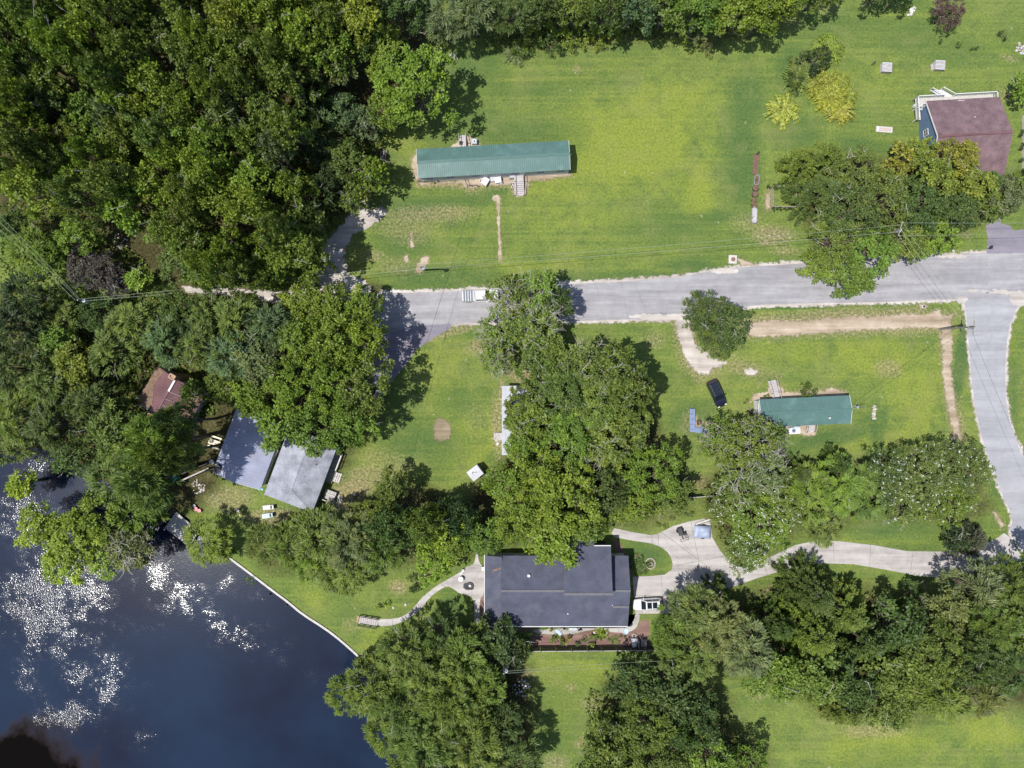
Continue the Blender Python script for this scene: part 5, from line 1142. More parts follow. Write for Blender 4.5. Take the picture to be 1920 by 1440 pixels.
for k in range(6): MB().box(random.uniform(-.3, .3), random.uniform(-.5, .5), .1 + .08 * k, .9, .12, .1, random.uniform(0, 3)).part('board', M_WOOD if k % 2 else M_DWOOD, t)

# driveway things
t = put('mower_trailer', 'black lawn cart with tan drag mat on the driveway', 'lawn cart', 1274, 995, R_(-72))
bevel(MB().box(0, 0, .55, 1.25, .75, .4, 0, 1.05, 1.05).part('tub', M_BLK, t), .05); MB().box(0, 0, .755, 1.1, .62, .06).part('tub_floor', M_DARKW, t)
MB().beam((.62, 0, .5), (1.5, .05, .45), .08, .08).part('tow_bar', M_BLK, t)
for s in (-1, 1): MB().lathe(-.1, 0, [(.28, -.08), (.28, .08)], 14, 'y').shift(0, s * .48, .28).part('wheel', M_RUB, t)
t = put('drag_mat', 'tan rectangular frame behind the black lawn cart', 'drag mat', 1283, 1011.5, R_(18))
for s in (-1, 1): MB().beam((-.65, s * .2, .1), (.65, s * .2, .1), .08, .1).part('bar', M_WOOD, t); MB().beam((s * .65, -.25, .1), (s * .65, .25, .1), .08, .1).part('bar', M_WOOD, t)
MB().box(0, 0, .03, 1.2, .34, .04).part('mat', M_TERR, t)
t = put('mower', 'small black push mower beside the lawn cart', 'mower', 1283.5, 999, R_(-75))
bevel(MB().box(0, 0, .25, .6, .5, .2).part('deck', M_BLK, t), .06); MB().lathe(0, 0, [(.16, .35), (.16, .52), (.1, .56)], 12).part('engine', M_BLK, t); MB().beam((.25, -.18, .35), (.95, -.18, .95), .04, .04).beam((.25, .18, .35), (.95, .18, .95), .04, .04).beam((.95, -.18, .95), (.95, .18, .95), .04, .04).part('handle', M_BLK, t)
for sx in (-.25, .25):
    for s in (-1, 1): MB().lathe(sx, 0, [(.1, -.03), (.1, .03)], 10, 'y').shift(0, s * .28, .1).part('wheel', M_RUB, t)
t = put('covered_trailer', 'trailer under a grey-blue tarp beside the white-flowering tree', 'trailer', 1315, 996, R_(-5))
MB().box(0, 0, .45, 2.6, 1.9, .18).part('frame', M_BLK, t)
tp = MB(); nn = 9
g = [(x / (nn - 1) * 2 - 1, y / (nn - 1) * 2 - 1) for y in range(nn) for x in range(nn)]
vs = [(x * 1.38, y * 1.02, (.95 + .10 * math.sin(3 * x + 2 * y) + .05 * math.sin(7 * y - 4 * x)) * (1 if max(abs(x), abs(y)) < .9 else .62)) for x, y in g]
tp.add(vs, [(j * nn + i, j * nn + i + 1, (j + 1) * nn + i + 1, (j + 1) * nn + i) for j in range(nn - 1) for i in range(nn - 1)]); o = tp.part('tarp', M_TARP, t, smooth=True)
for s in (-1, 1): MB().lathe(.2, 0, [(.3, -.09), (.3, .09)], 14, 'y').shift(0, s * 1.05, .3).part('wheel', M_RUB, t)
t = put('concrete_kerb_wall', 'dark edged concrete wall stub above the covered trailer', 'wall', 1317, 977.5, R_(18)); MB().box(0, 0, .2, 2.6, .3, .4).part('block', M_PALEC, t); MB().box(0, -.22, .1, 2.4, .12, .2).part('footing', M_DWOOD, t)
# ring bed in the lawn island
t = put('stone_ring', 'oval brick ring round a small well beside the sago palm', 'ring', 1219, 1056.5)
for k in range(18):
    a = k / 18 * 2 * math.pi; o = bevel(MB().box(.80 * math.cos(a), .86 * math.sin(a), .1, .2, .27, .2, a).part('stone', M_STONE, t), .03)
MB().lathe(0, -.05, [(.36, 0), (.36, .3), (.26, .3), (.26, .1)], 16).part('well_rim', M_STONE, t); MB().lathe(0, -.05, [(.25, .05), (.25, .12)], 12).part('well_water', M_BLK, t)
t = put('bark_bed', 'tan curved bark edging west of the sago palm', 'edging', 1197, 1056)
for k in range(14):
    a = R_(75 + k * 13); rk = random.uniform(.85, 1.25); bevel(MB().box(rk * math.cos(a), rk * 1.1 * math.sin(a), .08, .38, .3, .16, a + random.uniform(-.3, .3)).part('stone', M_BRICK if k % 2 else M_STONE, t), .03)
# patio things
t = put('fire_pit', 'round dark fire pit with ash stain on the patio', 'fire pit', 881, 1098)
for k in range(12): a = k / 12 * 6.283; bevel(MB().box(.55 * math.cos(a), .55 * math.sin(a), .12, .18, .27, .2, a).part('stone', M_DARKW, t), .03)
MB().lathe(0, 0, [(.46, .05), (.46, .1)], 18).part('ash_bed', M_BLK, t); MB().lathe(.05, .05, [(.14, .1), (.2, .35), (.03, .4)], 12).part('kettle', M_WHITE, t)
sheet('ash_stain', ragged([Vector((W(879, 1099).x + 1.05 * math.cos(a), W(879, 1099).y + .78 * math.sin(a))) for a in np.linspace(0, 6.28, 24)[:-1]], .18), .056, M_DARKW, label='dark ash stain on the patio')
stool('patio_table', 'round white table on the patio', 864.5, 1084, M_WHITE, .45, .72)
t = put('patio_bench', 'white bench in the patio corner under the leaves', 'bench', 866.5, 1071, R_(55)); MB().box(0, 0, .42, 1.0, .4, .06).part('seat', M_WHITE, t); MB().box(0, .2, .7, 1.0, .06, .4).part('backrest', M_WHITE, t)
for sx in (-.4, .4): MB().box(sx, 0, .2, .08, .36, .4).part('leg', M_WHITE, t)
crate('meter_cabinet', 'white cabinet on the west wall of the dark-roofed house', 'cabinet', 906, 1064, .4, .6, 1.0, 0, M_WHITE)
rockpile('rock_border', 'pale rocks beside the light green tree by the path', 787, 1083, 14, .9, M_STONE, M_PALEC, sz=.08)
# mulch bed furniture
t = put('glass_door_mat', 'pale blue glass porch step awning below the dark roof', 'awning', 1047, 1176); MB().beam((-.6, .3, 2.3), (.3, -.5, 2.15), .5, .05).part('panel', M_LBLUE, t); MB().box(-.5, -.5, 1.1, .05, .05, 2.2).part('post', M_WHITE, t); MB().box(.5, -.5, 1.1, .05, .05, 2.2).part('post', M_WHITE, t)
t = put('folding_chair', 'grey folding chair on the footpath', 'chair', 1087, 1181, .5)
MB().box(0, 0, .42, .5, .45, .05).part('seat', M_WOOD, t); MB().beam((-.25, .22, .42), (.25, .22, .95), .06, .3).part('backrest', M_DWOOD, t)
for sx in (-.22, .22): MB().beam((sx, -.2, 0), (sx, .2, .42), .05, .05).part('leg', M_BLK, t); MB().beam((sx, .2, 0), (sx, -.2, .42), .05, .05).part('leg', M_BLK, t)
t = put('porch_bench', 'pale porch bench at the house wall', 'bench', 1074, 1177, 0); MB().box(0, 0, .42, 1.2, .45, .06).part('seat', M_LBLUE, t); MB().box(0, .2, .7, 1.2, .06, .4).part('backrest', M_WHITE, t)
for sx in (-.5, .5): MB().box(sx, 0, .2, .08, .4, .4).part('leg', M_WHITE, t)
t = put('satellite_dish', 'pale blue dish at the south-east house corner', 'satellite dish', 1168, 1173)
MB().tube([(0, 0, 0), (0, 0, 2.6)], .05, 8).part('mast', M_STEEL, t); MB().lathe(0, 0, [(.06, 2.6), (.3, 2.66), (.5, 2.8), (.46, 2.82), (.25, 2.7)], 18).part('dish', M_LBLUE, t)
t = put('grill_station', 'white round-topped grill and grey counter at the fence', 'grill', 1189, 1202, 0)
MB().box(-.05, .35, .45, 1.1, .7, .9).part('counter', M_VINYL, t); MB().lathe(-.1, -.35, [(.2, .5), (.42, .8), (.42, .9), (.3, 1.05), (.05, 1.1)], 18).part('kettle', M_WHITE, t); MB().box(.62, -.25, .5, .12, 1.1, 1.0).part('side_panel', M_WOOD2, t)
for sx in (-.3, .1): MB().box(sx, -.35, .25, .05, .05, .5).part('leg', M_BLK, t)
t = put('slatted_table', 'pale slatted bench beside the grill at the fence', 'bench', 1206.5, 1204, 0)
for k in range(4): MB().box(-.36 + k * .24, 0, .45, .2, 1.2, .04).part('slat', M_WOOD2, t)
for sx in (-.35, .35):
    for sy in (-.5, .5): MB().box(sx, sy, .22, .07, .07, .43).part('leg', M_WOOD, t)
for i, (x, y) in enumerate(((1115, 1184.5), (1136, 1187.5))):
    rockpile('bed_stone', ('left', 'right')[i] + ' white stone in the mulch bed near the yucca', x, y, 3, .2, M_WHITE, M_PALEC)
t = put('wire_hoop', 'white hoop planter in the mulch bed', 'planter', 1188.5, 1191); MB().lathe(0, 0, [(.3, 0), (.36, .3), (.3, .3)], 14).part('tub', M_PALEC, t); MB().lathe(0, 0, [(.27, .25), (.27, .31)], 12).part('soil', M_SOILM, t)
pot('white urn in the mulch bed by the green shrub', 1046, 1195, .25)
# roadside
t = put('mailbox', 'black mailbox on a post at the asphalt driveway corner', 'mailbox', 1851, 466, R_(80)); MB().box(0, 0, .5, .1, .1, 1.0).part('post', M_DWOOD, t); bevel(MB().box(0, 0, 1.15, .55, .25, .3).part('box', M_BLK, t), .05); MB().box(.28, 0, 1.15, .02, .2, .24).part('door', M_BLK, t)
for i, (x, m) in enumerate(((956, M_STONE), (963.5, M_WOOD))):
    t = put('mailbox', ('tan mailbox left of its brown twin above the road', 'brown mailbox right of the tan one above the road')[i], 'mailbox', x, 518, R_(90)); MB().box(0, 0, .5, .1, .1, 1.0).part('post', M_DWOOD, t); bevel(MB().box(0, 0, 1.15, .55, .3, .35).part('box', m, t), .05)
t = put('water_meter', 'small dark lidded meter box in the grass strip', 'meter box', 1731, 575); MB().box(0, 0, .1, .6, .45, .2).part('box', M_PALEC, t); MB().box(.05, 0, .21, .35, .35, .05).part('lid', M_BLK, t)
for i, (x, y) in enumerate(((1634, 121.5), (1417, 290))):
    t = put('garden_stake', ('dark forked stake left of the pallet box', 'dark forked stake north of the planter row')[i], 'stake', x, y); MB().tube([(0, 0, 0), (.3, .25, .9)], .06, 6).part('stick', M_DWOOD, t); MB().tube([(0, 0, 0), (-.15, -.1, .5), (.35, -.06, .7)], .05, 6).part('stick', M_DWOOD, t)
t = put('white_post', 'short white post at the brush edge', 'post', 1175, 47); MB().box(0, 0, .4, .3, .3, .8).part('post', M_WHITE, t); MB().box(0, 0, .84, .36, .36, .08).part('cap', M_WHITE, t)
t = put('pale_wall', 'low white-capped garden wall at the right picture edge', 'wall', 1918, 262)
for k in range(6): MB().box(0, 3.2 - k * 1.45, .35, .28, 1.42, .7).part('block', M_PALEC, t)

# ------------------------------------------------------------------ utility poles and wires
def upole(label, base, hgt, transformer=True, arm=None, blue=False, lean=(0, 0)):
    b = W(*base); t = thing('utility_pole', label, 'utility pole', b)
    MB().tube([(0, 0, -.2), (lean[0] * .5, lean[1] * .5, hgt * .5), (lean[0], lean[1], hgt)], [.17, .15, .11], 10).part('pole', M_POLE, t)
    if transformer:
        tr = MB().lathe(lean[0] + .38, lean[1], [(.16, hgt - 1.9), (.28, hgt - 1.85), (.28, hgt - 1.0), (.24, hgt - .92)], 14).part('transformer', M_LBLUE if blue else M_TRASH, t)
        MB().lathe(lean[0] + .38, lean[1], [(.05, hgt - .92), (.08, hgt - .8), (.04, hgt - .6)], 8).part('insulator', M_WHITE, tr)
    if arm:
        a = R_(arm); o = MB().beam((lean[0] - 1.1 * math.cos(a), lean[1] - 1.1 * math.sin(a), hgt - .3), (lean[0] + 1.1 * math.cos(a), lean[1] + 1.1 * math.sin(a), hgt - .3), .1, .12).part('crossarm', M_WOOD, t)
        for s in (-1, -.4, .4, 1): MB().lathe(lean[0] + 1.05 * s * math.cos(a), lean[1] + 1.05 * s * math.sin(a), [(.05, hgt - .24), (.06, hgt - .1), (.03, hgt - .02)], 8).part('insulator', M_WHITE, o)
    return Vector((b.x + lean[0], b.y + lean[1], hgt))
T1 = upole('utility pole with transformer above the dirt heap on the upper lawn', (795.5, 506), 8.5, lean=(.4, -.9))
T2 = upole('leaning utility pole at the road junction dirt strip', (1761, 617), 9.2, arm=85, lean=(0, -.35))
T3 = upole('utility pole rising out of the trees by the road', (1631, 452), 9.5, arm=75)
T4 = upole('utility pole with transformer by the charred brush pile', (948, 1222), 9.0, lean=(-.2, 0))
T5 = upole('utility pole with blue cap left of the gravel track', (210, 575), 9.4, blue=True)
def wire(label, a, b, sag=.5, r=.022, m=None):
    a, b = Vector(a), Vector(b); P = []
    for k in range(25):
        s = k / 24; p = a.lerp(b, s); p.z -= sag * 4 * s * (1 - s); P.append(p)
    o = MB().tube(P, r, 4).part('power_line', m or M_WIRE); tag(o, label, 'power line'); return o
wire('upper pale power line from the lawn pole to the tree pole', T1 + Vector((0, .35, -.1)), T3 + Vector((0, .6, -.25)), .9)
wire('lower pale power line from the lawn pole to the tree pole', T1 + Vector((0, -.1, -1.0)), T3 + Vector((0, -.3, -1.1)), .9, .026)
wire('upper pale power line from the blue-capped pole to the lawn pole', T5 + Vector((0, .15, -.1)), T1 + Vector((0, .35, -.1)), .9)
wire('lower pale power line from the blue-capped pole to the lawn pole', T5 + Vector((0, -.1, -.9)), T1 + Vector((0, -.1, -1.0)), .9, .026)
for i, (p, q) in enumerate((((0, 397), T5 + Vector((.2, .3, -.1))), ((0, 412), T5 + Vector((0, .1, -.3))), ((0, 428), T5 + Vector((-.6, 0, -.5))))):
    wire('power line running up-left from the blue-capped pole, ' + ('topmost', 'middle', 'lowest')[i], W(p[0] - 60, p[1] - 50, 9.5), q, .6)
for i, dx in enumerate((-1.0, 0.0, 1.0)):
    wire(('left', 'middle', 'right')[i] + ' power line crossing the road from the tree pole to the junction pole', T3 + Vector((dx * .3, dx, -.1)), T2 + Vector((dx * .1, dx, -.1)), .7)
wire('power line from the tree pole towards the right picture edge', T3 + Vector((.2, .9, -.1)), W(2150, 415, 9.5), .6)
wire('lower power line from the tree pole towards the right picture edge', T3 + Vector((.2, -.9, -1.0)), W(2150, 430, 9.0), .6)
wire('service wire from the junction pole to the short home', T2 + Vector((0, 0, -1.2)), W(1603, 764, 4.3), .6, .022, M_WIRED)
wire('service wire from the junction pole down the side road', T2 + Vector((0, .3, -1.3)), W(1990, 1000, 9.0), .7, .022, M_WIRED)
wire('dark service wire from the long home across the road', W(893, 352, 3.9), W(715, 905, 7.5), .5, .022, M_WIRED)
wire('dark service wire from the small oak to the hip-roofed house', W(715, 905, 7.5), W(628, 893, 3.6), .2, .02, M_WIRED)
wire('upper power line from the brush pile pole over the lower lawn', T4 + Vector((0, .3, -.1)), W(1330, 1236, 9.0), .6)
wire('lower power line from the brush pile pole over the lower lawn', T4 + Vector((0, -.3, -.9)), W(1330, 1249, 8.6), .6)
wire('short guy wire from the brush pile pole', T4 + Vector((0, 0, -.4)), W(938, 1232, .1), .05)
# ------------------------------------------------------------------ trees and shrubs
def norm(a): return a / (np.linalg.norm(a, axis=-1, keepdims=True) + 1e-9)
def leaves(C, A, Nn, l, w, fold=.12):
    """rhombic leaf sprays: centre-base C, long axis A, normal Nn"""
    A = norm(A); S = norm(np.cross(A, Nn)); Nn = norm(np.cross(S, A)); l = l[:, None]; w = w[:, None]
    m = C + A * l * .5 - Nn * l * fold
    return np.stack([C, m + S * w * .5, C + A * l - Nn * l * fold * .6, m - S * w * .5], 1).reshape(-1, 3)
def leafmesh(name, V, tone, m):
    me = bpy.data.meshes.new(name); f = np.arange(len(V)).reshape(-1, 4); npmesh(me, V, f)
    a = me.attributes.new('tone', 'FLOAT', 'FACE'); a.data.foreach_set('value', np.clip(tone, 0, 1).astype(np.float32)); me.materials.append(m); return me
def outline(r, n=5, amp=.22):
    ph = r.uniform(0, 6.28, n); am = r.uniform(.3, 1, n) * amp / np.arange(1, n + 1) ** .5
    return lambda th: 1 - amp * .6 + sum(am[k] * np.cos((k + 2) * th + ph[k]) for k in range(n)) * .6
def crown(kind, R, H, seed):
    r = np.random.default_rng(seed); out = outline(r); V, T = [], []; limbs = MB(); bl = None; twigs = []
    zc, b = (.56 * H, .42 * H)
    if kind == 'shrub': zc, b = .30 * H, .62 * H
    if kind == 'cedar': zc, b = .1 * H, .88 * H
    def addl(C, A, Nn, l, w, t, fold=.12): V.append(leaves(C, A, Nn, l, w, fold)); T.append(t)
    rn = lambda n, a=0., c=1.: r.uniform(a, c, n)
    puffs = []
    if kind == 'cedar':
        n = int(95 * (R / 3) ** 1.25)
        for i in range(n):
            t = r.random() ** 1.15; th = r.uniform(0, 6.283); rr = R * out(th) * (1 - t) ** .72 * r.uniform(.75, 1.12); z = zc + b * t
            tip = np.array([rr * math.cos(th), rr * math.sin(th), z]); base = tip * np.array([.35, .35, 1]) - np.array([0, 0, .25 * R * (1 - t)])
            d = norm(tip - base); m = int(40 + 45 * (1 - t)); s = rn(m, .25, 1) ** .7
            pos = base + (tip - base) * s[:, None] + r.normal(0, .13 + .10 * R * .2, (m, 3)) * (1.15 - s[:, None] * .8)
            ax = d + r.normal(0, .45, (m, 3)) + np.array([0, 0, .15]); nn = np.array([0, 0, 1]) + r.normal(0, .5, (m, 3))
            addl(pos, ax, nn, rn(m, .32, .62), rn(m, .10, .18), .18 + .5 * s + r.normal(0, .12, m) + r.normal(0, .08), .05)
        puffs = [np.array([0, 0, H * .9])]
    elif kind == 'palm':
        n = int(20 * R ** 1.6)
        for i in range(n):
            th = r.uniform(0, 6.283); c = R * .6 * math.sqrt(r.random()) * out(th); c0 = np.array([c * math.cos(th), c * math.sin(th), .3 * H * r.uniform(.7, 1)])
            th2 = th + r.normal(0, 1.25); k = 12; d = np.array([math.cos(th2), math.sin(th2), 0]); L_ = r.uniform(.9, 2.1)
            for q in range(7):
                off = r.normal(0, .22); dd = np.array([math.cos(th2 + off), math.sin(th2 + off), 0]); s = np.linspace(0, 1, 5)
                p = c0 + dd * (s * L_)[:, None] + np.array([0, 0, 1]) * ((1.5 * s - 1.55 * s * s) * H * .62 * r.uniform(.7, 1.2))[:, None]
                ax = p[1:] - p[:-1]; ln = np.linalg.norm(ax, axis=1) * 1.15; side = np.array([0, 0, 1.]) + .4 * r.normal(0, 1, 3)
                addl(p[:-1], ax, np.tile(side, (4, 1)), ln, np.array([.13, .18, .15, .08]), np.full(4, .1 + .65 * r.random()) + s[:4] * .3, .02)
        puffs = []
    else:
        big = {'oak': 1.0, 'forest': .86, 'feather': .95, 'myrtle': .7, 'liveoak': .72, 'shrub': .6, 'bareoak': .7}[kind]
        n1 = int({'oak': 30, 'forest': 36, 'feather': 34, 'myrtle': 46, 'liveoak': 50, 'shrub': 24, 'bareoak': 40}[kind] * (R / 3) ** 1.45)
        pr0 = {'oak': .62, 'forest': .55, 'feather': .55, 'myrtle': .46, 'liveoak': .54, 'shrub': .42, 'bareoak': .5}[kind] * (R / 3) ** .28
        for i in range(n1):
            th = r.uniform(0, 6.283); rr = math.sqrt(r.random()); lo = r.random() < .22
            o = out(th); top = math.sqrt(max(0, 1 - rr * rr))
            z = zc + b * (top * r.uniform(.62, 1.05) if not lo else r.uniform(-.35, .3) * (1 if rr > .6 else .4))
            if kind == 'feather': z = zc + b * (top * r.uniform(.4, 1.05) - .1)
            puffs.append((np.array([rr * o * R * .93 * math.cos(th), rr * o * R * .93 * math.sin(th), z]), pr0 * r.uniform(.6, 1.45), r.normal(0, .13), rr))
        for c, pr, pt, rr in puffs:
            dens = {'oak': 120, 'forest': 125, 'feather': 135, 'myrtle': 170, 'liveoak': 150, 'shrub': 210, 'bareoak': 95}[kind]
            m = max(14, int(dens * pr ** 1.7)); d = r.normal(0, 1, (m, 3)); d[:, 2] = np.abs(d[:, 2]) * .9 - .25; d = norm(d); rad = pr * rn(m, .45, 1.08)
            # every puff is itself lumpy: 4-7 sub-clumps
            k = r.integers(5, 9); sc = norm(r.normal(0, 1, (k, 3)) + np.array([0, 0, .35])) * pr * .72; wch = r.integers(0, k, m)
            pos = c + (sc[wch] * np.array([1, 1, .75]) + d * (pr * .42 * rn(m, .5, 1.1))[:, None] * np.array([1, 1, .8]))
            outw = norm(pos - c + np.array([0, 0, .25 * pr]))
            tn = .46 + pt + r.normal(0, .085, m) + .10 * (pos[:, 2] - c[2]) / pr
            if kind == 'feather':
                hz = c * np.array([1, 1, 0]); hz = norm(hz + r.normal(0, .5, 3) * np.array([1, 1, 0])); ax = hz * .9 + outw * .6 + r.normal(0, .35, (m, 3)) + np.array([0, 0, -.15])
                addl(pos, ax, outw + r.normal(0, .3, (m, 3)) + np.array([0, 0, .7]), rn(m, .42, .85), rn(m, .09, .17), tn, .10)
            elif kind in ('myrtle', 'shrub'):
                ax = outw + r.normal(0, .7, (m, 3)); addl(pos, ax, outw + r.normal(0, .36, (m, 3)) + np.array([0, 0, .55]), rn(m, .22, .42), rn(m, .10, .18), tn, .1)
            else:
                ax = outw * .5 + r.normal(0, .8, (m, 3)); addl(pos, ax, outw * 1.0 + r.normal(0, .36, (m, 3)) + np.array([0, 0, .55]), rn(m, .26, .52), rn(m, .17, .32), tn, .14)
        if kind == 'myrtle':
            bv, bt = [], []
            for c, pr, pt, rr in puffs:
                if c[2] < zc + .1 * b: continue
                for q in range(r.integers(0, 2) + (r.random() < .3)):
                    p = c + norm(r.normal(0, 1, 3) + np.array([0, 0, 1.3])) * pr * 1.05; m = 6
                    bv.append(leaves(p + r.normal(0, .09, (m, 3)), r.normal(0, 1, (m, 3)) + np.array([0, 0, .4]), r.normal(0, .6, (m, 3)) + np.array([0, 0, 1]), rn(m, .10, .19), rn(m, .08, .15), .05)); bt.append(np.full(m, .5))
            bl = leafmesh('blossom', np.concatenate(bv), np.concatenate(bt), M_BLOS)
        puffs = [p[0] for p in puffs]
    # trunk and limbs
    tr = MB(); fork = .32 * H if kind not in ('shrub', 'palm') else .08 * H; tw = .045 * R + .08
    if kind in ('liveoak', 'bareoak'): fork = .22 * H; tw *= 1.3
    top = np.array([r.normal(0, .03) * R, r.normal(0, .03) * R, fork])
    if kind == 'cedar': tr.tube([(0, 0, -.3), (0, 0, H * .5), (0, 0, H * .97)], [tw * 1.2, tw * .7, .03], 7)
    else:
        tr.tube([(0, 0, -.3), tuple(top * np.array([.4, .4, .5])), tuple(top)], [tw * 1.35, tw * 1.05, tw], 8)
        ch = list(range(len(puffs))); r.shuffle(ch); nl = {'liveoak': 30, 'bareoak': 36, 'forest': 20, 'oak': 20, 'feather': 16, 'myrtle': 22, 'shrub': 6, 'palm': 0}[kind]
        if R > 6: nl = int(nl * 1.5)
        for i in ch[:nl]:
            e = puffs[i] * 1.0; m1 = top + (e - top) * .5 * np.array([.8, .8, 1.0]) + r.normal(0, .09 * R, 3); s0 = top * np.array([1, 1, r.uniform(.8, 1.0)])
            e2 = e + (e - m1) * .1; tr.tube([tuple(s0), tuple(m1), tuple((m1 + e2) / 2 + r.normal(0, .06 * R, 3)), tuple(e2)], [tw * .45, tw * .27, tw * .17, .02], 5, False)
        # pale twigs that break through the leaves
        nt_ = {'liveoak': 26, 'bareoak': 85, 'forest': 4, 'oak': 4, 'feather': 2, 'myrtle': 6, 'shrub': 0, 'palm': 0}[kind]
        if kind in ('liveoak', 'bareoak'): nt_ = int(nt_ * (R / 5.5))
        for _ in range(nt_):
            if not puffs: break
            e = puffs[r.integers(len(puffs))]
            if e[2] < zc + .05 * b: continue
            c = e + np.array([0, 0, .25]) + r.normal(0, .25, 3); th = math.atan2(e[1], e[0]) + r.normal(0, .8); L_ = r.uniform(.5, 1.3) * (1.25 if kind == 'liveoak' else 1)
            d = np.array([math.cos(th), math.sin(th), .28]); q = [c - d * L_ * .6, c + r.normal(0, .12, 3), c + d * L_ * .5 + r.normal(0, .15, 3), c + d * L_ + r.normal(0, .25, 3)]
            limbs.tube([tuple(x) for x in q], [.040, .036, .026, .010], 4, False)
            for _k in range(2):
                f = q[r.integers(1, 3)]; g = f + d * L_ * .5 + r.normal(0, .35, 3) * np.array([1, 1, .4]); limbs.tube([tuple(f), tuple((f + g) / 2 + r.normal(0, .08, 3)), tuple(g)], [.026, .02, .008], 4, False)
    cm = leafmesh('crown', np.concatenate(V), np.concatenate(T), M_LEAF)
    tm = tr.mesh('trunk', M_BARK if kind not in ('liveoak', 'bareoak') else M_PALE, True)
    lm = limbs.mesh('limb', M_PALE, True) if limbs.v else None
    return dict(R=R, H=H, crown=cm, trunk=tm, limb=lm, blossom=bl)
PROTO = {}
def proto(kind, size, var):
    k = (kind, size, var)
    if k not in PROTO:
        R, H = {'S': (2.4, 4.6), 'M': (4.4, 10), 'L': (6.8, 13)}[size]
        if kind == 'shrub': R, H = (1.0, 1.3) if size == 'S' else (2.2, 2.6)
        if kind == 'palm': R, H = (1.6, 2.0) if size == 'S' else (2.6, 2.6)
        PROTO[k] = crown(kind, R, H, hash((len(kind) * 7 + ord(kind[0]) * 3, 'SML'.index(size), var)) % 99991)
    return PROTO[k]
TINT = dict(ol=(.106, .150, .031), br=(.130, .188, .027), dk=(.062, .098, .026), md=(.100, .142, .030), ye=(.150, .192, .030), bl=(.082, .128, .056), gg=(.115, .142, .056), pu=(.060, .052, .052), mg=(.095, .060, .050),
            vd=(.034, .058, .020), lm=(.165, .235, .032), gd=(.185, .200, .032), br2=(.112, .170, .026), tn=(.116, .142, .046), my=(.105, .150, .036), pf=(.225, .245, .042), pd=(.062, .068, .044))
KNAME = dict(oak='broadleaf_tree', forest='woodland_tree', feather='feathery_tree', cedar='cedar_tree', myrtle='flowering_tree', liveoak='live_oak', bareoak='live_oak', shrub='shrub', palm='palm_clump')
_seq = [0]
def tree(px, py, rpx, h, kind, tint, label, group=None, name=None, ez=None, extra=None, stretch=1.0, zf=.62):
    _seq[0] += 1; i = _seq[0]; rr = random.Random(i * 7919)
    zc = h * zf; p = W(px, py, zc); rpx = rpx * (1.1 if h > 4 else 1.0); R = rpx * K * (CAM_H - zc) / CAM_H
    sz = 'S' if R < 3.1 else ('M' if R < 5.5 else 'L')
    if kind in ('shrub', 'palm'): sz = 'S' if R < (1.5 if kind == 'shrub' else 2.1) else 'M'
    pr = proto(kind, sz, rr.randrange(2 if kind not in ('shrub', 'palm') else 2))
    t = thing(name or ('evergreen_tree' if 'evergreen' in label else 'broadleaf_tree' if kind == 'myrtle' and 'flower' not in label else KNAME[kind]), label, 'shrub' if kind in ('shrub', 'palm') and h < 4.5 else 'tree', (p.x, p.y, 0), rr.uniform(0, 6.28), group)
    s = R / pr['R']; t.scale = (s * stretch, s / stretch, h / pr['H'])
    if stretch != 1.0: t.rotation_euler = (0, 0, 0)
    c = np.array(TINT[tint]) * 1.27 * rr.uniform(.88, 1.14) * np.array([rr.uniform(.92, 1.1), 1, rr.uniform(.85, 1.15)])
    for nm in ('trunk', 'limb', 'crown', 'blossom'):
        if pr.get(nm) is None or (nm == 'trunk' and kind == 'palm'): continue
        if nm == 'blossom' and 'flower' not in label: continue
        me = pr[nm]
        if nm == 'blossom' and 'magenta' in label: me = me.copy(); me.materials.clear(); me.materials.append(M_MAG)
        o = bpy.data.objects.new(nm, me); link(o, t); o.color = (*c, 1)
        if nm in ('limb', 'blossom'): o['kind'] = 'stuff'
    if extra == 'magenta' and pr['crown']:
        pass
    return t
# dense wood, upper left: packed crowns placed one by one
WOOD = [(-60, -60), (700, -60), (715, 20), (690, 60), (650, 110), (590, 150), (560, 240), (555, 330), (570, 420), (570, 480), (500, 520), (430, 530), (350, 500), (300, 430), (215, 400), (120, 380), (20, 340), (-60, 330)]
pts = []; rw_ = random.Random(5)
for _ in range(9000):
    x, y = rw_.uniform(-60, 720), rw_.uniform(-60, 530); r = rw_.uniform(34, 56)
    if not inpoly(np.array([x]), np.array([y]), WOOD)[0]: continue
    if all((x - a) ** 2 + (y - b_) ** 2 > ((r + c) * .585) ** 2 for a, b_, c in pts): pts.append((x, y, r))
ORD = 'first second third fourth fifth sixth seventh eighth ninth tenth eleventh twelfth thirteenth fourteenth fifteenth sixteenth seventeenth eighteenth nineteenth twentieth twenty-first twenty-second twenty-third twenty-fourth twenty-fifth twenty-sixth'.split()
rows = {}
for q in sorted(pts): rows.setdefault(int((q[1] + 60) // 50), []).append(q)
rk_ = 0
for rk, row in sorted(rows.items()):
    for i, (x, y, r) in enumerate(row):
        if y < 110 and x > 380: k = rw_.choice(('ye', 'br', 'ol'))
        elif y > 330: k = rw_.choice(('br', 'ol', 'br2'))
        elif x > 430: k = rw_.choice(('ol', 'ol', 'gg'))
        else: k = rw_.choice(('ol', 'ol', 'br', 'br2', 'md'))
        nm = {'ye': 'yellow-green', 'br': 'bright green', 'ol': 'olive', 'br2': 'green', 'gg': 'greyish green', 'md': 'mid-green'}[k]
        tree(x, y, r * 1.08, rw_.uniform(12.5, 21.5), 'forest', k, '%s crown in the dense wood, %s row from the top, %s from the left' % (nm, ORD[rk], ORD[i]), 'trees of the dense wood')
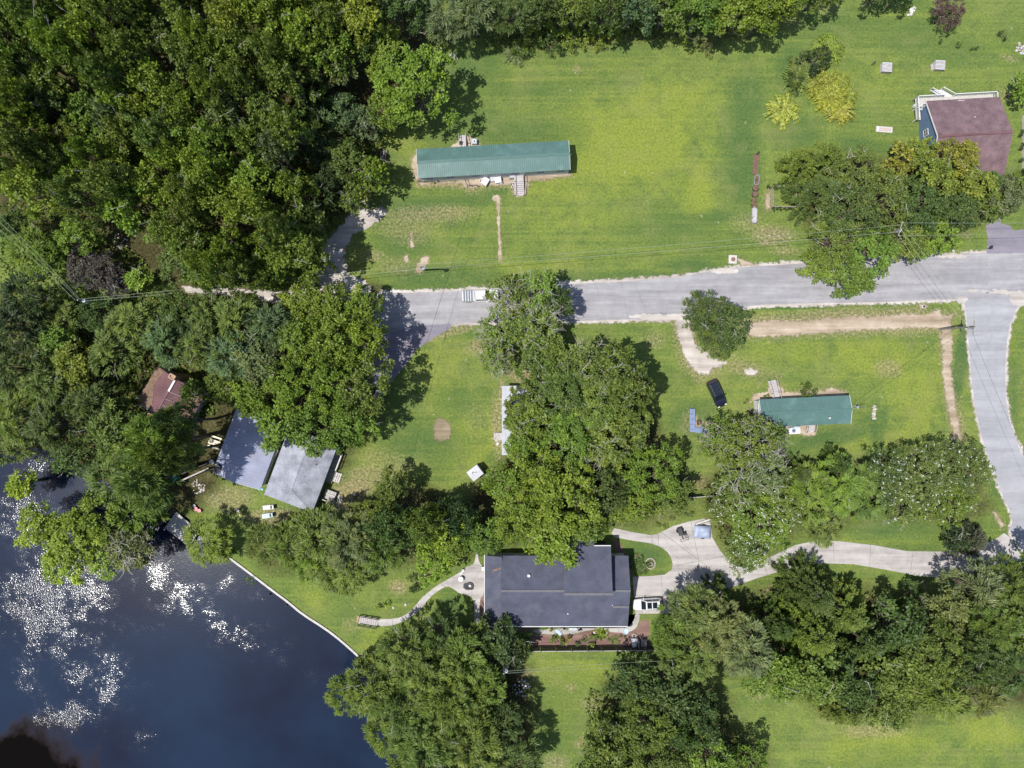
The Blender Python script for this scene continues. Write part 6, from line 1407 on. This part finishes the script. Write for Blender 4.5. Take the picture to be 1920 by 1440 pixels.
# every other tree: x, y, radius (photo pixels), height, kind, tint, label
TREES = '''
110 215 45 16 forest dk dark green tree sunk among olive crowns in the wood
70 190 40 15 forest dk dark tree left of its twin in the wood's left half
235 240 34 17 forest bl bluish tree among olive crowns in the middle of the wood
590 190 34 9 oak vd small shaded tree in the gap east of the tall wood
640 215 40 9 oak bl blue-green shaded tree below the bright oak
690 235 32 8 oak gg greyish shaded tree at the lawn corner of the wood
600 280 38 9 oak vd dark understory tree in the wood's eastern shade
655 300 42 10 oak md mid-green tree at the wood edge beside the board stack
700 330 32 9 oak br2 bright-edged tree left of the long home
615 350 34 8 oak vd dark tree in shade above the gravel track bend
665 375 28 8 oak md small tree beside the gravel track and lawn
585 410 34 12 oak md leafy tree overhanging the gravel track's upper side
600 30 46 17 oak ye yellow-green tree at the top of the picture, right side of the wood
625 100 50 16 oak br bright yellow-green tree left of the big bright oak
690 70 48 14 oak md green tree just above the big bright oak
785 165 82 14.5 oak br big bright oak standing out into the upper lawn
730 110 44 12 oak br bright oak crown joined to the left of the big oak
735 205 40 11 oak br bright low crown at the foot of the big oak
760 20 46 14 forest dk dark tree at the top edge left of the grey willow
835 35 46 12 feather gg grey-green drooping willow at the top edge
890 20 48 13 feather gg taller grey-green willow right of the first
955 20 46 12 feather dk dark feathery tree at the top edge
1015 8 44 12 oak dk dark tree above the bright brush
1075 8 46 12 oak br2 bright-topped tree above the brush with the pale stick
1135 15 44 12 oak dk dark broadleaf at the top edge above the white post
1190 8 46 13 oak bl bluish broadleaf at the top edge right of the brush
1250 12 48 13 oak md mid-green broadleaf at the top edge
1312 20 50 13 oak br2 green broadleaf left of the bright corner tree
1375 28 52 13 oak br bright green tree at the lawn corner of the top row
1430 22 44 13 oak br bright tree at the right end of the top row
1480 -8 44 12 oak br2 tree cut by the top edge at the row's end
1540 -20 40 10 oak md tree just touching the top edge past the row
1640 -10 24 7 oak dk left small tree cut by the top edge near the white rocks
1690 -12 24 7 oak dk right small tree cut by the top edge near the white rocks
1915 165 28 5.5 oak br dark-shadowed round tree at the right edge by the red roof
975 92 22 2.6 shrub br2 bright bush in the brush left of the spiky clump
1000 70 26 2.8 shrub md green bush in the brush under the dark willows
1030 85 28 3 shrub dk dark round bush in the middle of the brush
1045 50 28 3 shrub lm lime bush in the brush under the bright tree
1075 72 28 2.6 shrub br bright bush in the brush beside the pale stick
1100 50 28 2.8 shrub lm lime bush in the brush right of the pale stick
1120 72 24 2.2 shrub ye yellowish bush at the brush lawn edge
1150 55 24 2.2 shrub br bush at the right end of the lime brush
1205 42 27 3.2 shrub md olive bush right of the white post
1235 52 26 3.2 shrub dk dark bush bulging into the lawn below the top row
1270 62 26 1.8 shrub ye yellow-green weeds left of the lawn corner
1300 70 28 1.6 shrub tn tan weedy bush at the lawn corner
1330 82 26 1.4 shrub tn tan-green weeds under the bright corner tree
925 72 22 2 shrub md low green weeds under the grey willows
880 62 20 1.6 shrub md low weeds at the lawn edge left of the brush
1778 22 33 5.5 myrtle mg magenta-flowering crepe tree on the upper right lawn
1530 112 34 4 shrub vd dark round bush on top of the yellow palm group
1490 150 24 2 shrub dk small dark bush left of the yellow palm group
1879 62 12 1.3 shrub dk small dark shrub on the upper right lawn
1763 78 5 1.2 shrub dk leftmost of three tiny saplings on the upper right lawn
1797 85 6 1.4 shrub md middle of three tiny saplings on the upper right lawn
1828 90 6 1.4 shrub dk rightmost of three tiny saplings on the upper right lawn
1516 300 42 8.5 cedar md bushy evergreen nearest the garden frame
1555 290 42 8 cedar md bushy evergreen at the top of the roadside clump
1545 360 56 9 cedar dk dark evergreen right of the garden frame
1605 330 52 9 myrtle my olive tree in the middle top of the roadside clump
1595 400 58 10 myrtle dk dark tree in the roadside clump above the power lines
1655 375 58 10 myrtle my olive tree inside the roadside clump left of the yellow tree
1560 450 52 9 myrtle md green tree above the road in the clump's left lobe
1530 500 34 6 oak br2 low leafy lobe hanging over the road, leftmost
1585 520 46 8 oak br2 leafy lobe hanging lowest over the road
1630 480 48 9 oak br2 leafy lobe over the road below the pole
1690 450 46 7 oak ol leathery-leaved tree right of the pole over the road
1745 445 46 7 oak br2 leathery-leaved tree at the clump's lower right
1720 390 46 9 oak dk dark tree under the yellow tree
1680 305 30 7 forest gd small yellow tree left of the blue gable wall
1720 290 34 7.5 forest ye thin yellow tree in front of the blue gable wall
1745 330 46 9 forest ye yellow-green tree below the blue gable wall
1790 300 42 9 forest gd yellow tree overlapping the red-brown roof
1815 350 44 9 forest ye yellow-green tree at the roof's lower edge
1790 395 44 8 oak dk dark tree between the yellow tree and the asphalt apron
1855 345 38 7 cedar dk dark evergreen below the red-brown roof corner
1888 370 36 7 forest gg grey-green tree near the right edge by the apron
1925 350 36 7 forest ol olive tree cut by the right edge above the apron
1855 390 28 5 oak md green bush beside the dark walkway
1318 580 44 6.5 myrtle dk upper lobe of the round evergreen by the gravel drive
1350 610 56 7.5 myrtle dk round dark-green evergreen beside the gravel drive
1342 640 38 5.5 myrtle md low lobe under the round evergreen
955 555 46 9 bareoak ol sparse live oak crown over the pickup hood
1010 550 50 9 bareoak br2 sparse live oak crown over the road right of the pickup
940 620 48 9 bareoak ol sparse live oak crown over the road's lower edge
1005 610 52 10 bareoak ol central crown of the sparse live oak by the road
1040 570 36 9 liveoak dk right crown of the sparse live oak over the road
930 675 34 6 bareoak ol low hanging crown at the sparse oak's lower left
1020 645 40 8 liveoak md lower right crown of the sparse road oak
1010 690 46 9 liveoak md round live oak above the white home's corner
1090 690 54 10 liveoak md live oak at the upper middle of the central grove
1150 690 52 13.5 liveoak md live oak at the upper right of the central grove
1060 745 62 11 liveoak md live oak over the white home's roof, upper
998 790 52 10 liveoak br2 live oak crown hanging over the white home's west roof
1120 760 66 11 liveoak ol broad live oak in the middle of the central grove
1180 740 46 13.5 liveoak md live oak at the right edge of the central grove
1070 820 62 11 liveoak br2 live oak over the white home's roof, lower
1140 825 58 11 liveoak md live oak at the lower right of the central grove
1185 795 38 9 liveoak ol small live oak at the right end of the central grove
985 755 40 9 liveoak md live oak crown over the white home's upper panel
985 842 40 9 liveoak br2 live oak crown at the white home's south end
958 906 52 11 oak br2 bright broadleaf right of the small shed
1010 895 64 13 oak br bright broadleaf below the white home
1060 935 72 14 oak br big bright broadleaf above the dark-shingled house
975 965 66 12 oak br bright broadleaf over the dark house's ridge left
1030 1005 58 11 oak br bright broadleaf hanging over the dark-shingled roof
905 1000 44 10 oak br2 green broadleaf above the patio
1095 980 46 10 oak br2 green broadleaf over the dark roof's upper block
1130 920 50 11 oak dk dark broadleaf between the grove and the round tree
1220 885 64 11 oak br2 dense round green tree left of the pale-branched oak
1255 930 42 8 oak md lower lobe of the dense round tree by the fence
1185 945 42 9 oak br broadleaf above the walkway end
1150 885 34 5 oak vd dark tree in the gap under the central grove
1395 835 62 11 bareoak ol pale-branched live oak below the dark car, main crown
1350 820 44 9 bareoak ol left crown of the pale-branched live oak
1430 880 50 10 bareoak gg right crown of the pale-branched live oak
1385 890 54 10 bareoak ol lower crown of the pale-branched live oak
1440 820 36 8 bareoak md crown of the pale-branched oak touching the short home
1355 940 46 6 myrtle md green bushy tree between fence and white-flowering tree
1440 930 50 6 cedar md dark bushy tree above the white-flowering tree
1515 930 54 6 feather br2 green bamboo-like bush left in the hedge row
1572 905 54 6.5 feather br2 green bamboo-like bush in the middle of the hedge row
1625 922 52 6 feather md green bamboo-like bush right in the hedge row
1575 870 30 7 cedar dk pointed dark evergreen sticking up from the hedge row
1500 890 42 6 cedar dk small dark evergreen at the hedge row's left end
1660 885 50 7 myrtle dk dark bushy tree left of the big white-flowering tree
1722 890 66 8 myrtle my left of two big white-flowering trees by the side road
1795 880 66 8 myrtle my big white-flowering tree touching the side road
1772 934 60 7 myrtle br2 lower white-flowering tree near the side road
1700 940 50 6 myrtle md small white-flowering tree above the curved driveway lawn
1425 985 76 8 myrtle br2 big white-flowering tree beside the concrete driveway
1400 1030 48 6.5 myrtle my low white-flowering lobe over the driveway edge
1465 965 44 7 myrtle my white-flowering crown right of the covered trailer
1543 988 36 4.6 feather md round green bush on the driveway's upper edge
1825 1012 42 6 cedar pd dark grey-green fine-leaved tree at the driveway mouth
1795 1010 30 5 myrtle vd dark low tree left of the driveway mouth
1308 1148 54 11 feather tn olive feathery pine beside the white car
1258 1185 44 10 feather ol olive feathery tree below the white car
1335 1175 66 12 feather tn broad olive pine left in the lower right wood
1290 1215 66 12 feather ol olive pine below the white car's drive
1390 1210 56 12 feather gg greyish pine between olive pine and dark cedar
1350 1120 34 8 cedar dk small dark evergreen below the apron
1460 1175 44 10 cedar dk dark evergreen left of the big cedar
1530 1115 66 12 cedar dk big dark cedar pushing towards the driveway
1590 1150 58 12 cedar md dark cedar right of the big cedar
1530 1190 70 13 cedar md broad cedar below the big dark cedar
1620 1200 60 12 cedar dk dark cedar in the lower right wood's middle
1680 1170 56 11 oak dk dark broadleaf right of the cedars
1450 1255 56 11 forest br2 green broadleaf on the lower left side of that wood
1530 1265 60 12 forest md mid-green tree in the lower right wood's lower row
1600 1270 56 11 forest dk dark shaded tree in the lower right wood
1590 1330 54 10 cedar md tree hanging into the lower lawn, left
1660 1320 50 10 forest ol olive tree hanging into the lower lawn, right
1670 1250 60 12 forest ol olive tree in the lower right wood near its centre
1740 1215 66 13 forest ol broad olive tree in the lower right wood
1760 1140 50 11 forest tn tan-green tree under the driveway shadow
1820 1100 58 11 feather gg grey-green tree casting shade on the driveway mouth
1880 1095 54 11 feather md feathery tree at the right edge by the driveway mouth
1860 1160 62 13 feather ol olive tree at the right edge of the lower right wood
1930 1170 60 13 oak md tree cut by the right edge in the lower right wood
1820 1230 62 13 forest dk dark tree in the lower right wood near the edge
1890 1240 60 12 feather dk dark feathery tree at the right edge above the lawn
1760 1295 58 11 feather ol olive feathery tree above the lower right lawn
1830 1295 50 10 feather tn tan feathery tree above the lower right lawn
1960 1080 60 12 oak md tree just outside the right edge
1710 1100 20 3 oak dk small dark bush at the driveway lawn's bare patch
1190 1275 52 11 oak dk dark tree under the two power lines
1250 1290 56 13 oak dk dark broadleaf top of the bottom middle clump
1225 1340 66 14 oak md broad green tree of the bottom middle clump
1290 1345 62 14 oak dk dark tree right in the bottom middle clump
1160 1390 58 12 oak md green tree left in the bottom middle clump
1235 1420 64 13 oak md tree at the bottom edge of the middle clump
1320 1415 56 12 oak br2 yellow-lit tree at the clump's lower right
1120 1440 50 11 oak md tree cut by the bottom edge left of the clump
1400 1430 40 9 oak br2 tree cut by the bottom edge right of the clump
1160 1480 60 12 oak md tree below the bottom edge
760 1215 54 11 feather ol feathery tree right of the footbridge, lower
820 1190 44 10 feather dk dark feathery tree below the patio path
800 1260 70 13 feather ol broad feathery tree of the lower riverside clump
870 1230 56 12 feather md feathery tree left of the utility pole
930 1195 44 8 oak dk dark leafy tree below the dark roof's left corner
965 1215 30 6 oak vd small dark tree at the fence's left end
700 1285 56 11 feather md feathery tree at the river bank
650 1300 38 9 feather br2 yellow-green tree leaning over the water
760 1320 70 13 feather md broad feathery tree in the riverside clump's middle
845 1310 72 14 feather ol tallest feathery tree of the riverside clump
900 1290 48 11 feather md feathery tree beside the charred brush
800 1390 72 14 feather ol feathery tree at the riverside clump's foot
880 1385 72 14 feather md feathery tree right in the riverside clump's foot
940 1350 44 11 feather dk dark feathery tree by the lower lawn
730 1370 46 10 feather br2 feathery tree over the water's dark corner
960 1420 56 11 feather dk dark feathery tree at the bottom edge by the lawn
840 1450 70 13 feather ol feathery tree cut by the bottom edge
770 1450 50 11 feather md feathery tree cut by the bottom edge at the water
690 1235 24 5 oak dk small dark bush at the seawall's end
500 1016 40 9 feather md feathery tree left in the row above the seawall lawn
552 1018 46 10 feather md feathery tree second in the row above the seawall
600 1000 56 11 feather ol olive feathery tree in the row above the seawall
660 1010 62 12 feather gg broad grey-green feathery tree above the seawall lawn
715 1020 50 11 feather md feathery tree right of the broad grey-green one
590 1050 42 9 feather br2 feathery tree hanging over the seawall lawn
645 1075 44 9 feather md lower feathery tree on the seawall lawn
745 988 46 15 oak dk dark tree above the light green tree
702 962 36 9 oak md green tree beside the fallen branch
735 912 36 9 oak md small oak with dark shadow on the open lawn
800 978 40 16 oak md green tree under the open lawn's shadow edge
830 985 50 11 oak lm light green broadleaf beside the patio path
815 1050 42 9 oak lm light green tree hanging over the path
855 1020 40 9 oak br2 green tree at the patio's upper left
858 968 40 12 oak vd dark tree left of the bright broadleaf
562 985 26 6 oak md leafy tree just below the hip roof's lower corner
392 1012 46 8.5 feather br bright lime tree at the dock corner
415 1030 26 5 feather br2 lower lobe of the lime tree by the seawall start
780 1095 22 2.2 shrub dk dark leafy shrub beside the curving path
715 1137 13 1.6 shrub lm small lime shrub on the riverside lawn
468 1086 10 1 shrub br2 small weed growing at the seawall
620 575 46 10 oak br bright tree at the road's left end, right one
575 570 46 10 oak br bright tree at the road's left end, left one
680 580 42 10 oak br bright tree overhanging the road start
640 640 54 15 oak br bright broadleaf above the dark driveway
690 640 44 14 oak br bright broadleaf at the dark driveway's edge
570 640 52 12 oak br2 green broadleaf in the left grove's upper middle
510 610 48 11 feather bl blue-green feathery tree in the left grove's top
450 600 48 11 feather md feathery tree below the gravel track
395 590 44 10 feather md feathery tree below the track's left end
340 585 44 10 oak dk dark tree below the track's left end
625 720 66 14 oak br2 broad green oak in the left grove's east side
690 728 54 15 oak md green oak at the open lawn, left side
560 720 64 14 oak br2 broad green oak in the left grove's centre
500 690 54 12 oak gg grey-green oak in the left grove
440 670 50 11 feather bl blue-green tree above the rusty roof, right
600 800 62 13 oak br2 broad oak over the hip-roofed house
535 790 54 12 oak br2 oak hanging over the tin roof
665 790 48 12 oak br2 oak at the hip-roofed house's upper right
480 745 46 11 oak br2 oak above the tin roof's corner
430 720 40 9 oak ol olive tree right of the rusty roof
372 738 24 10 oak ol olive tree overhanging the rusty roof's right slope
380 650 46 11 feather md feathery tree above the rusty cabin roof
320 640 48 11 feather bl blue-green feathery tree above the rusty cabin, left
260 610 50 11 feather md feathery tree in the left wood near the pole
220 660 50 11 feather md feathery tree left of the rusty cabin, upper
150 690 48 10 forest ye yellow-green tree in the left wood
110 650 42 9 forest br2 small bright tree left of the yellow-green one
90 720 52 11 feather md feathery tree in the left wood's middle
40 690 52 12 feather dk dark tree at the left edge of the left wood
30 620 52 12 feather vd very dark shaded tree at the left edge
60 560 46 11 feather vd dark shaded tree below the crossing wires
110 600 40 8 feather md green tree just left of the blue-capped pole
190 590 36 8 oak dk dark shrub tree at the blue-capped pole's foot
40 780 54 12 feather md feathery tree at the left edge above the river
110 800 54 12 feather dk dark feathery tree above the river
180 760 50 11 feather dk dark feathery tree left of the rusty cabin, lower
220 800 50 11 oak md green tree between rusty cabin and river
150 850 44 9 oak dk dark tree on the river bank
20 830 44 9 feather md tree at the left edge on the river bank
260 840 54 11 feather br2 feathery tree below the rusty cabin
308 830 56 24 feather br2 feathery tree below the cabin's brick chimney
225 900 54 11 feather md feathery tree over the river bank
290 892 58 23 feather md broad feathery tree beside the timber walls
260 960 46 9 feather br2 feathery tree hanging over the boat slip
342 792 36 20 oak dk small dark tree between cabin and tin roof
336 850 38 23.5 oak md small green tree beside the picnic table
150 1005 56 10 oak lm pale yellow-green sycamore over the water
85 985 50 9 oak lm yellow-green sycamore lobe over the water, upper left
190 965 52 11 oak br2 olive tree leaning over the water
125 1050 48 8 oak lm pale green sycamore lobe lowest over the water
50 905 30 6 oak lm small pale green tree over the water, uppermost
245 1020 54 9 bareoak gg pale-branched tree over the water by the dock
205 1045 40 8 bareoak lm pale lower branch crown over the water
60 470 44 9 feather br2 green tree at the left edge between the wires
30 430 34 8 oak dk dark tree at the left edge above the asphalt
95 480 34 8 oak br2 bright shrub tree right of the wires
160 500 40 6 oak pu dark purple-leaved tree left of the bright shrub
200 510 36 6 oak pu dark purple-leaved tree, middle of three
218 535 30 5 oak pu brownish purple tree, lowest of three
265 525 26 5 oak lm bright green shrub tree by the track's left end
150 440 38 9 forest br bright tree at the wood's lower left corner
330 490 34 6 oak md small green tree at the track's upper edge
375 510 30 6 oak br2 small bright tree at the track's upper edge
450 505 32 8 oak br2 tree hanging over the gravel track
510 500 36 9 oak br2 tree at the track bend's left
545 520 28 7 oak br2 small tree at the track bend
300 545 20 3 shrub dk dark bush where the track ends
1515 735 21 2.4 shrub md round green bush by the short home's north wall
1197 1065 8 .9 shrub dk small shrub at the ring bed's foot
1177 1066 12 1.4 shrub md green shrub beside the dark roof's east wall
1041 1198 16 1.5 shrub md green shrub leftmost in the mulch bed
1061 1200 15 1.4 shrub gd yellow shrub in the mulch bed
1088 1204 12 1.0 shrub dk clipped round dark shrub in the mulch bed
1108 1206 13 1.1 shrub br clipped bright round shrub in the mulch bed
1128 1192 12 1.2 shrub br green yucca-like shrub in the mulch bed
1119 1196 9 1.0 shrub dk small dark shrub between the clipped shrubs
1143 1200 8 .7 shrub tn dry small shrub in the mulch bed
1168 1194 6 .6 shrub dk tiny shrub right in the mulch bed
1020 1177 11 .8 shrub br2 leafy strip under the dark roof's eave, left
1034 1179 9 .8 shrub ye yellowish plants under the dark roof's eave
1062 1178 8 .7 shrub ye small yellow plants right of the blue awning
845 990 26 5 oak br2 small green tree between light green tree and bright broadleaf
1050 1085 1 .3 shrub md -
'''
for ln in TREES.strip().splitlines():
    q = ln.split(' ', 6)
    if q[6] == '-': continue
    tree(float(q[0]), float(q[1]), float(q[2]), float(q[3]), q[4], q[5], q[6])
# hedge vines over the garden frame, planter growth, weeds and palms
for x, y, r, h, tt, lb in ((1574, 158, 26, 2.4, 'pf', 'yellow palmetto at the big clump\'s upper right'), (1563, 180, 30, 2.6, 'pf', 'yellow palmetto in the middle of the big clump'), (1585, 178, 20, 2.0, 'pf', 'small yellow palmetto on the big clump\'s right side'), (1545, 153, 30, 2.6, 'gd', 'green-yellow palmetto clump below the dark round bush'), (1576, 200, 22, 2.0, 'pf', 'yellow palmetto lobe at the clump\'s lower right'),
                           (1472, 203, 24, 1.8, 'pf', 'separate yellow palmetto at the clump\'s lower left'), (1505, 125, 22, 1.8, 'tn', 'tan palmetto left of the dark round bush'), (1556, 92, 22, 1.8, 'ye', 'small palmetto at the top of the palm group'), (1500, 145, 24, 1.8, 'ol', 'olive palmetto on the palm group\'s left side'),
                           (968, 95, 18, 1.6, 'gg', 'spiky grey-green grass clump at the brush lawn edge'), (1199, 1058, 15, 1.3, 'dk', 'sago palm in the stone edged ring bed'), (1128, 1186, 10, .9, 'lm', 'bright yucca above the clipped shrubs'), (1155, 1200, 7, .6, 'tn', 'dry grass tuft right in the mulch bed')):
    tree(x, y, r, h, 'palm', tt, lb, name='palm_clump')
for i, (x, y) in enumerate(((1449, 350), (1458, 348), (1467, 347), (1476, 345), (1485, 342))):
    tree(x, y, 9, 1.5, 'shrub', 'dk', 'dark vine bush topping the garden frame, number %s from the left' % ('first', 'second', 'third', 'fourth', 'fifth')[i] if False else ('first', 'second', 'third', 'fourth', 'fifth')[i] + ' vine bush from the left on the garden frame\'s upper rail', 'vines on the garden frame')
for i, x in enumerate((1450, 1457, 1464, 1471, 1478, 1485)):
    tree(x, 391, 4.5, 1.2, 'shrub', 'vd', ('first', 'second', 'third', 'fourth', 'fifth', 'sixth')[i] + ' small vine from the left on the frame\'s lower rail', 'vines on the garden frame')
for x, y, r, lb in ((1417, 337, 4.5, 'green seedlings in the upper galvanised trough'), (1413, 376, 6, 'leafy plant in the upper rusty tub'), (1413, 386, 7, 'leafy plant in the lower rusty tub'), (1411, 408, 3, 'small plant in the long grey trough')):
    tree(x, y, r, .95, 'shrub', 'ol', lb)
for i, (x, y) in enumerate(((796, 338), (804, 339), (812, 338.5), (820, 337), (788, 339.5))):
    tree(x, y, 5, .7, 'shrub', 'pu' if i % 2 else 'dk', ('second', 'third', 'fourth', 'fifth', 'first')[i] + ' dark bedding shrub from the left under the long home wall', 'bedding shrubs along the long home')
for i, (x, y) in enumerate(((1916, 250), (1917, 275), (1916, 300), (1918, 325))):
    tree(x, y, 8, 1.2, 'shrub', 'vd', ('topmost', 'second', 'third', 'lowest')[i] + ' dark bush along the white-capped wall at the right edge', 'bushes along the right edge wall')
for x, y, r, lb in ((1400, 752, 6, 'dry weed at the short home\'s north-west corner'), (1437, 742, 6, 'weed beside the pale entry steps'), (1240, 986, 12, 'leafy weeds where the walkway meets the trees'), (1295, 965, 10, 'grey weeds above the covered trailer'), (1265, 968, 12, 'tan weeds left of the covered trailer')):
    tree(x, y, r, .8, 'shrub', 'tn' if 'dry' in lb or 'tan' in lb else 'md', lb)
# a tall pale stick leaning in the brush
t = thing('dead_stick', 'pale bare stick leaning out of the lime brush', 'branch', W(1060, 55)); MB().tube([(-1.2, 2.0, 3.0), (.2, .6, 2.6), (1.4, -.6, 2.3)], [.06, .06, .03], 6).part('stick', M_PALE, t)
# undergrowth of the woods floor: low weeds nobody could count, as one object
def undergrowth(polys, n, seed, name, label, tint):
    r = np.random.default_rng(seed); pts = []
    for px in polys:
        P = np.array(px); x0, y0 = P.min(0); x1, y1 = P.max(0); m = int(n * (x1 - x0) * (y1 - y0) / 90000)
        X, Y = r.uniform(x0, x1, m), r.uniform(y0, y1, m); k = inpoly(X, Y, px); pts.append(np.stack([(X[k] - 960) * K, (720 - Y[k]) * K], 1))
    Q = np.concatenate(pts); m = len(Q); C = np.concatenate([Q, r.uniform(.0, .7, (m, 1))], 1)
    V = leaves(C, r.normal(0, 1, (m, 3)) + np.array([0, 0, .3]), r.normal(0, .5, (m, 3)) + np.array([0, 0, 1]), r.uniform(.35, .8, m), r.uniform(.2, .45, m))
    o = bpy.data.objects.new(name, leafmesh(name, V, r.uniform(.2, .8, m), M_LEAF)); link(o); o.color = (*TINT[tint], 1); tag(o, label, kind='stuff')
undergrowth([[(0, 380), (140, 380), (330, 540), (140, 560), (0, 560)], [(540, 150), (720, 250), (700, 330), (640, 420), (560, 480)], [(0, 560), (330, 550), (560, 570), (400, 780), (300, 780), (240, 930), (0, 840)]], 5000, 3, 'undergrowth', 'leafy undergrowth on the western woods floor', 'br2')
undergrowth([[(840, 0), (1480, 0), (1380, 70), (1280, 60), (1150, 75), (960, 95), (850, 45)]], 6000, 4, 'undergrowth', 'weedy undergrowth below the top tree row', 'br2')
undergrowth([[(1420, 1110), (1880, 1110), (1900, 1290), (1700, 1340), (1560, 1330), (1450, 1260)], [(1100, 1290), (1330, 1290), (1430, 1440), (1090, 1440)], [(690, 1250), (960, 1250), (980, 1440), (760, 1440)], [(480, 990), (720, 960), (860, 960), (840, 1040), (560, 1060)], [(1320, 910), (1800, 870), (1820, 960), (1500, 960), (1420, 1040), (1350, 1020)]], 4500, 6, 'undergrowth', 'leafy undergrowth beneath the yard trees', 'md')
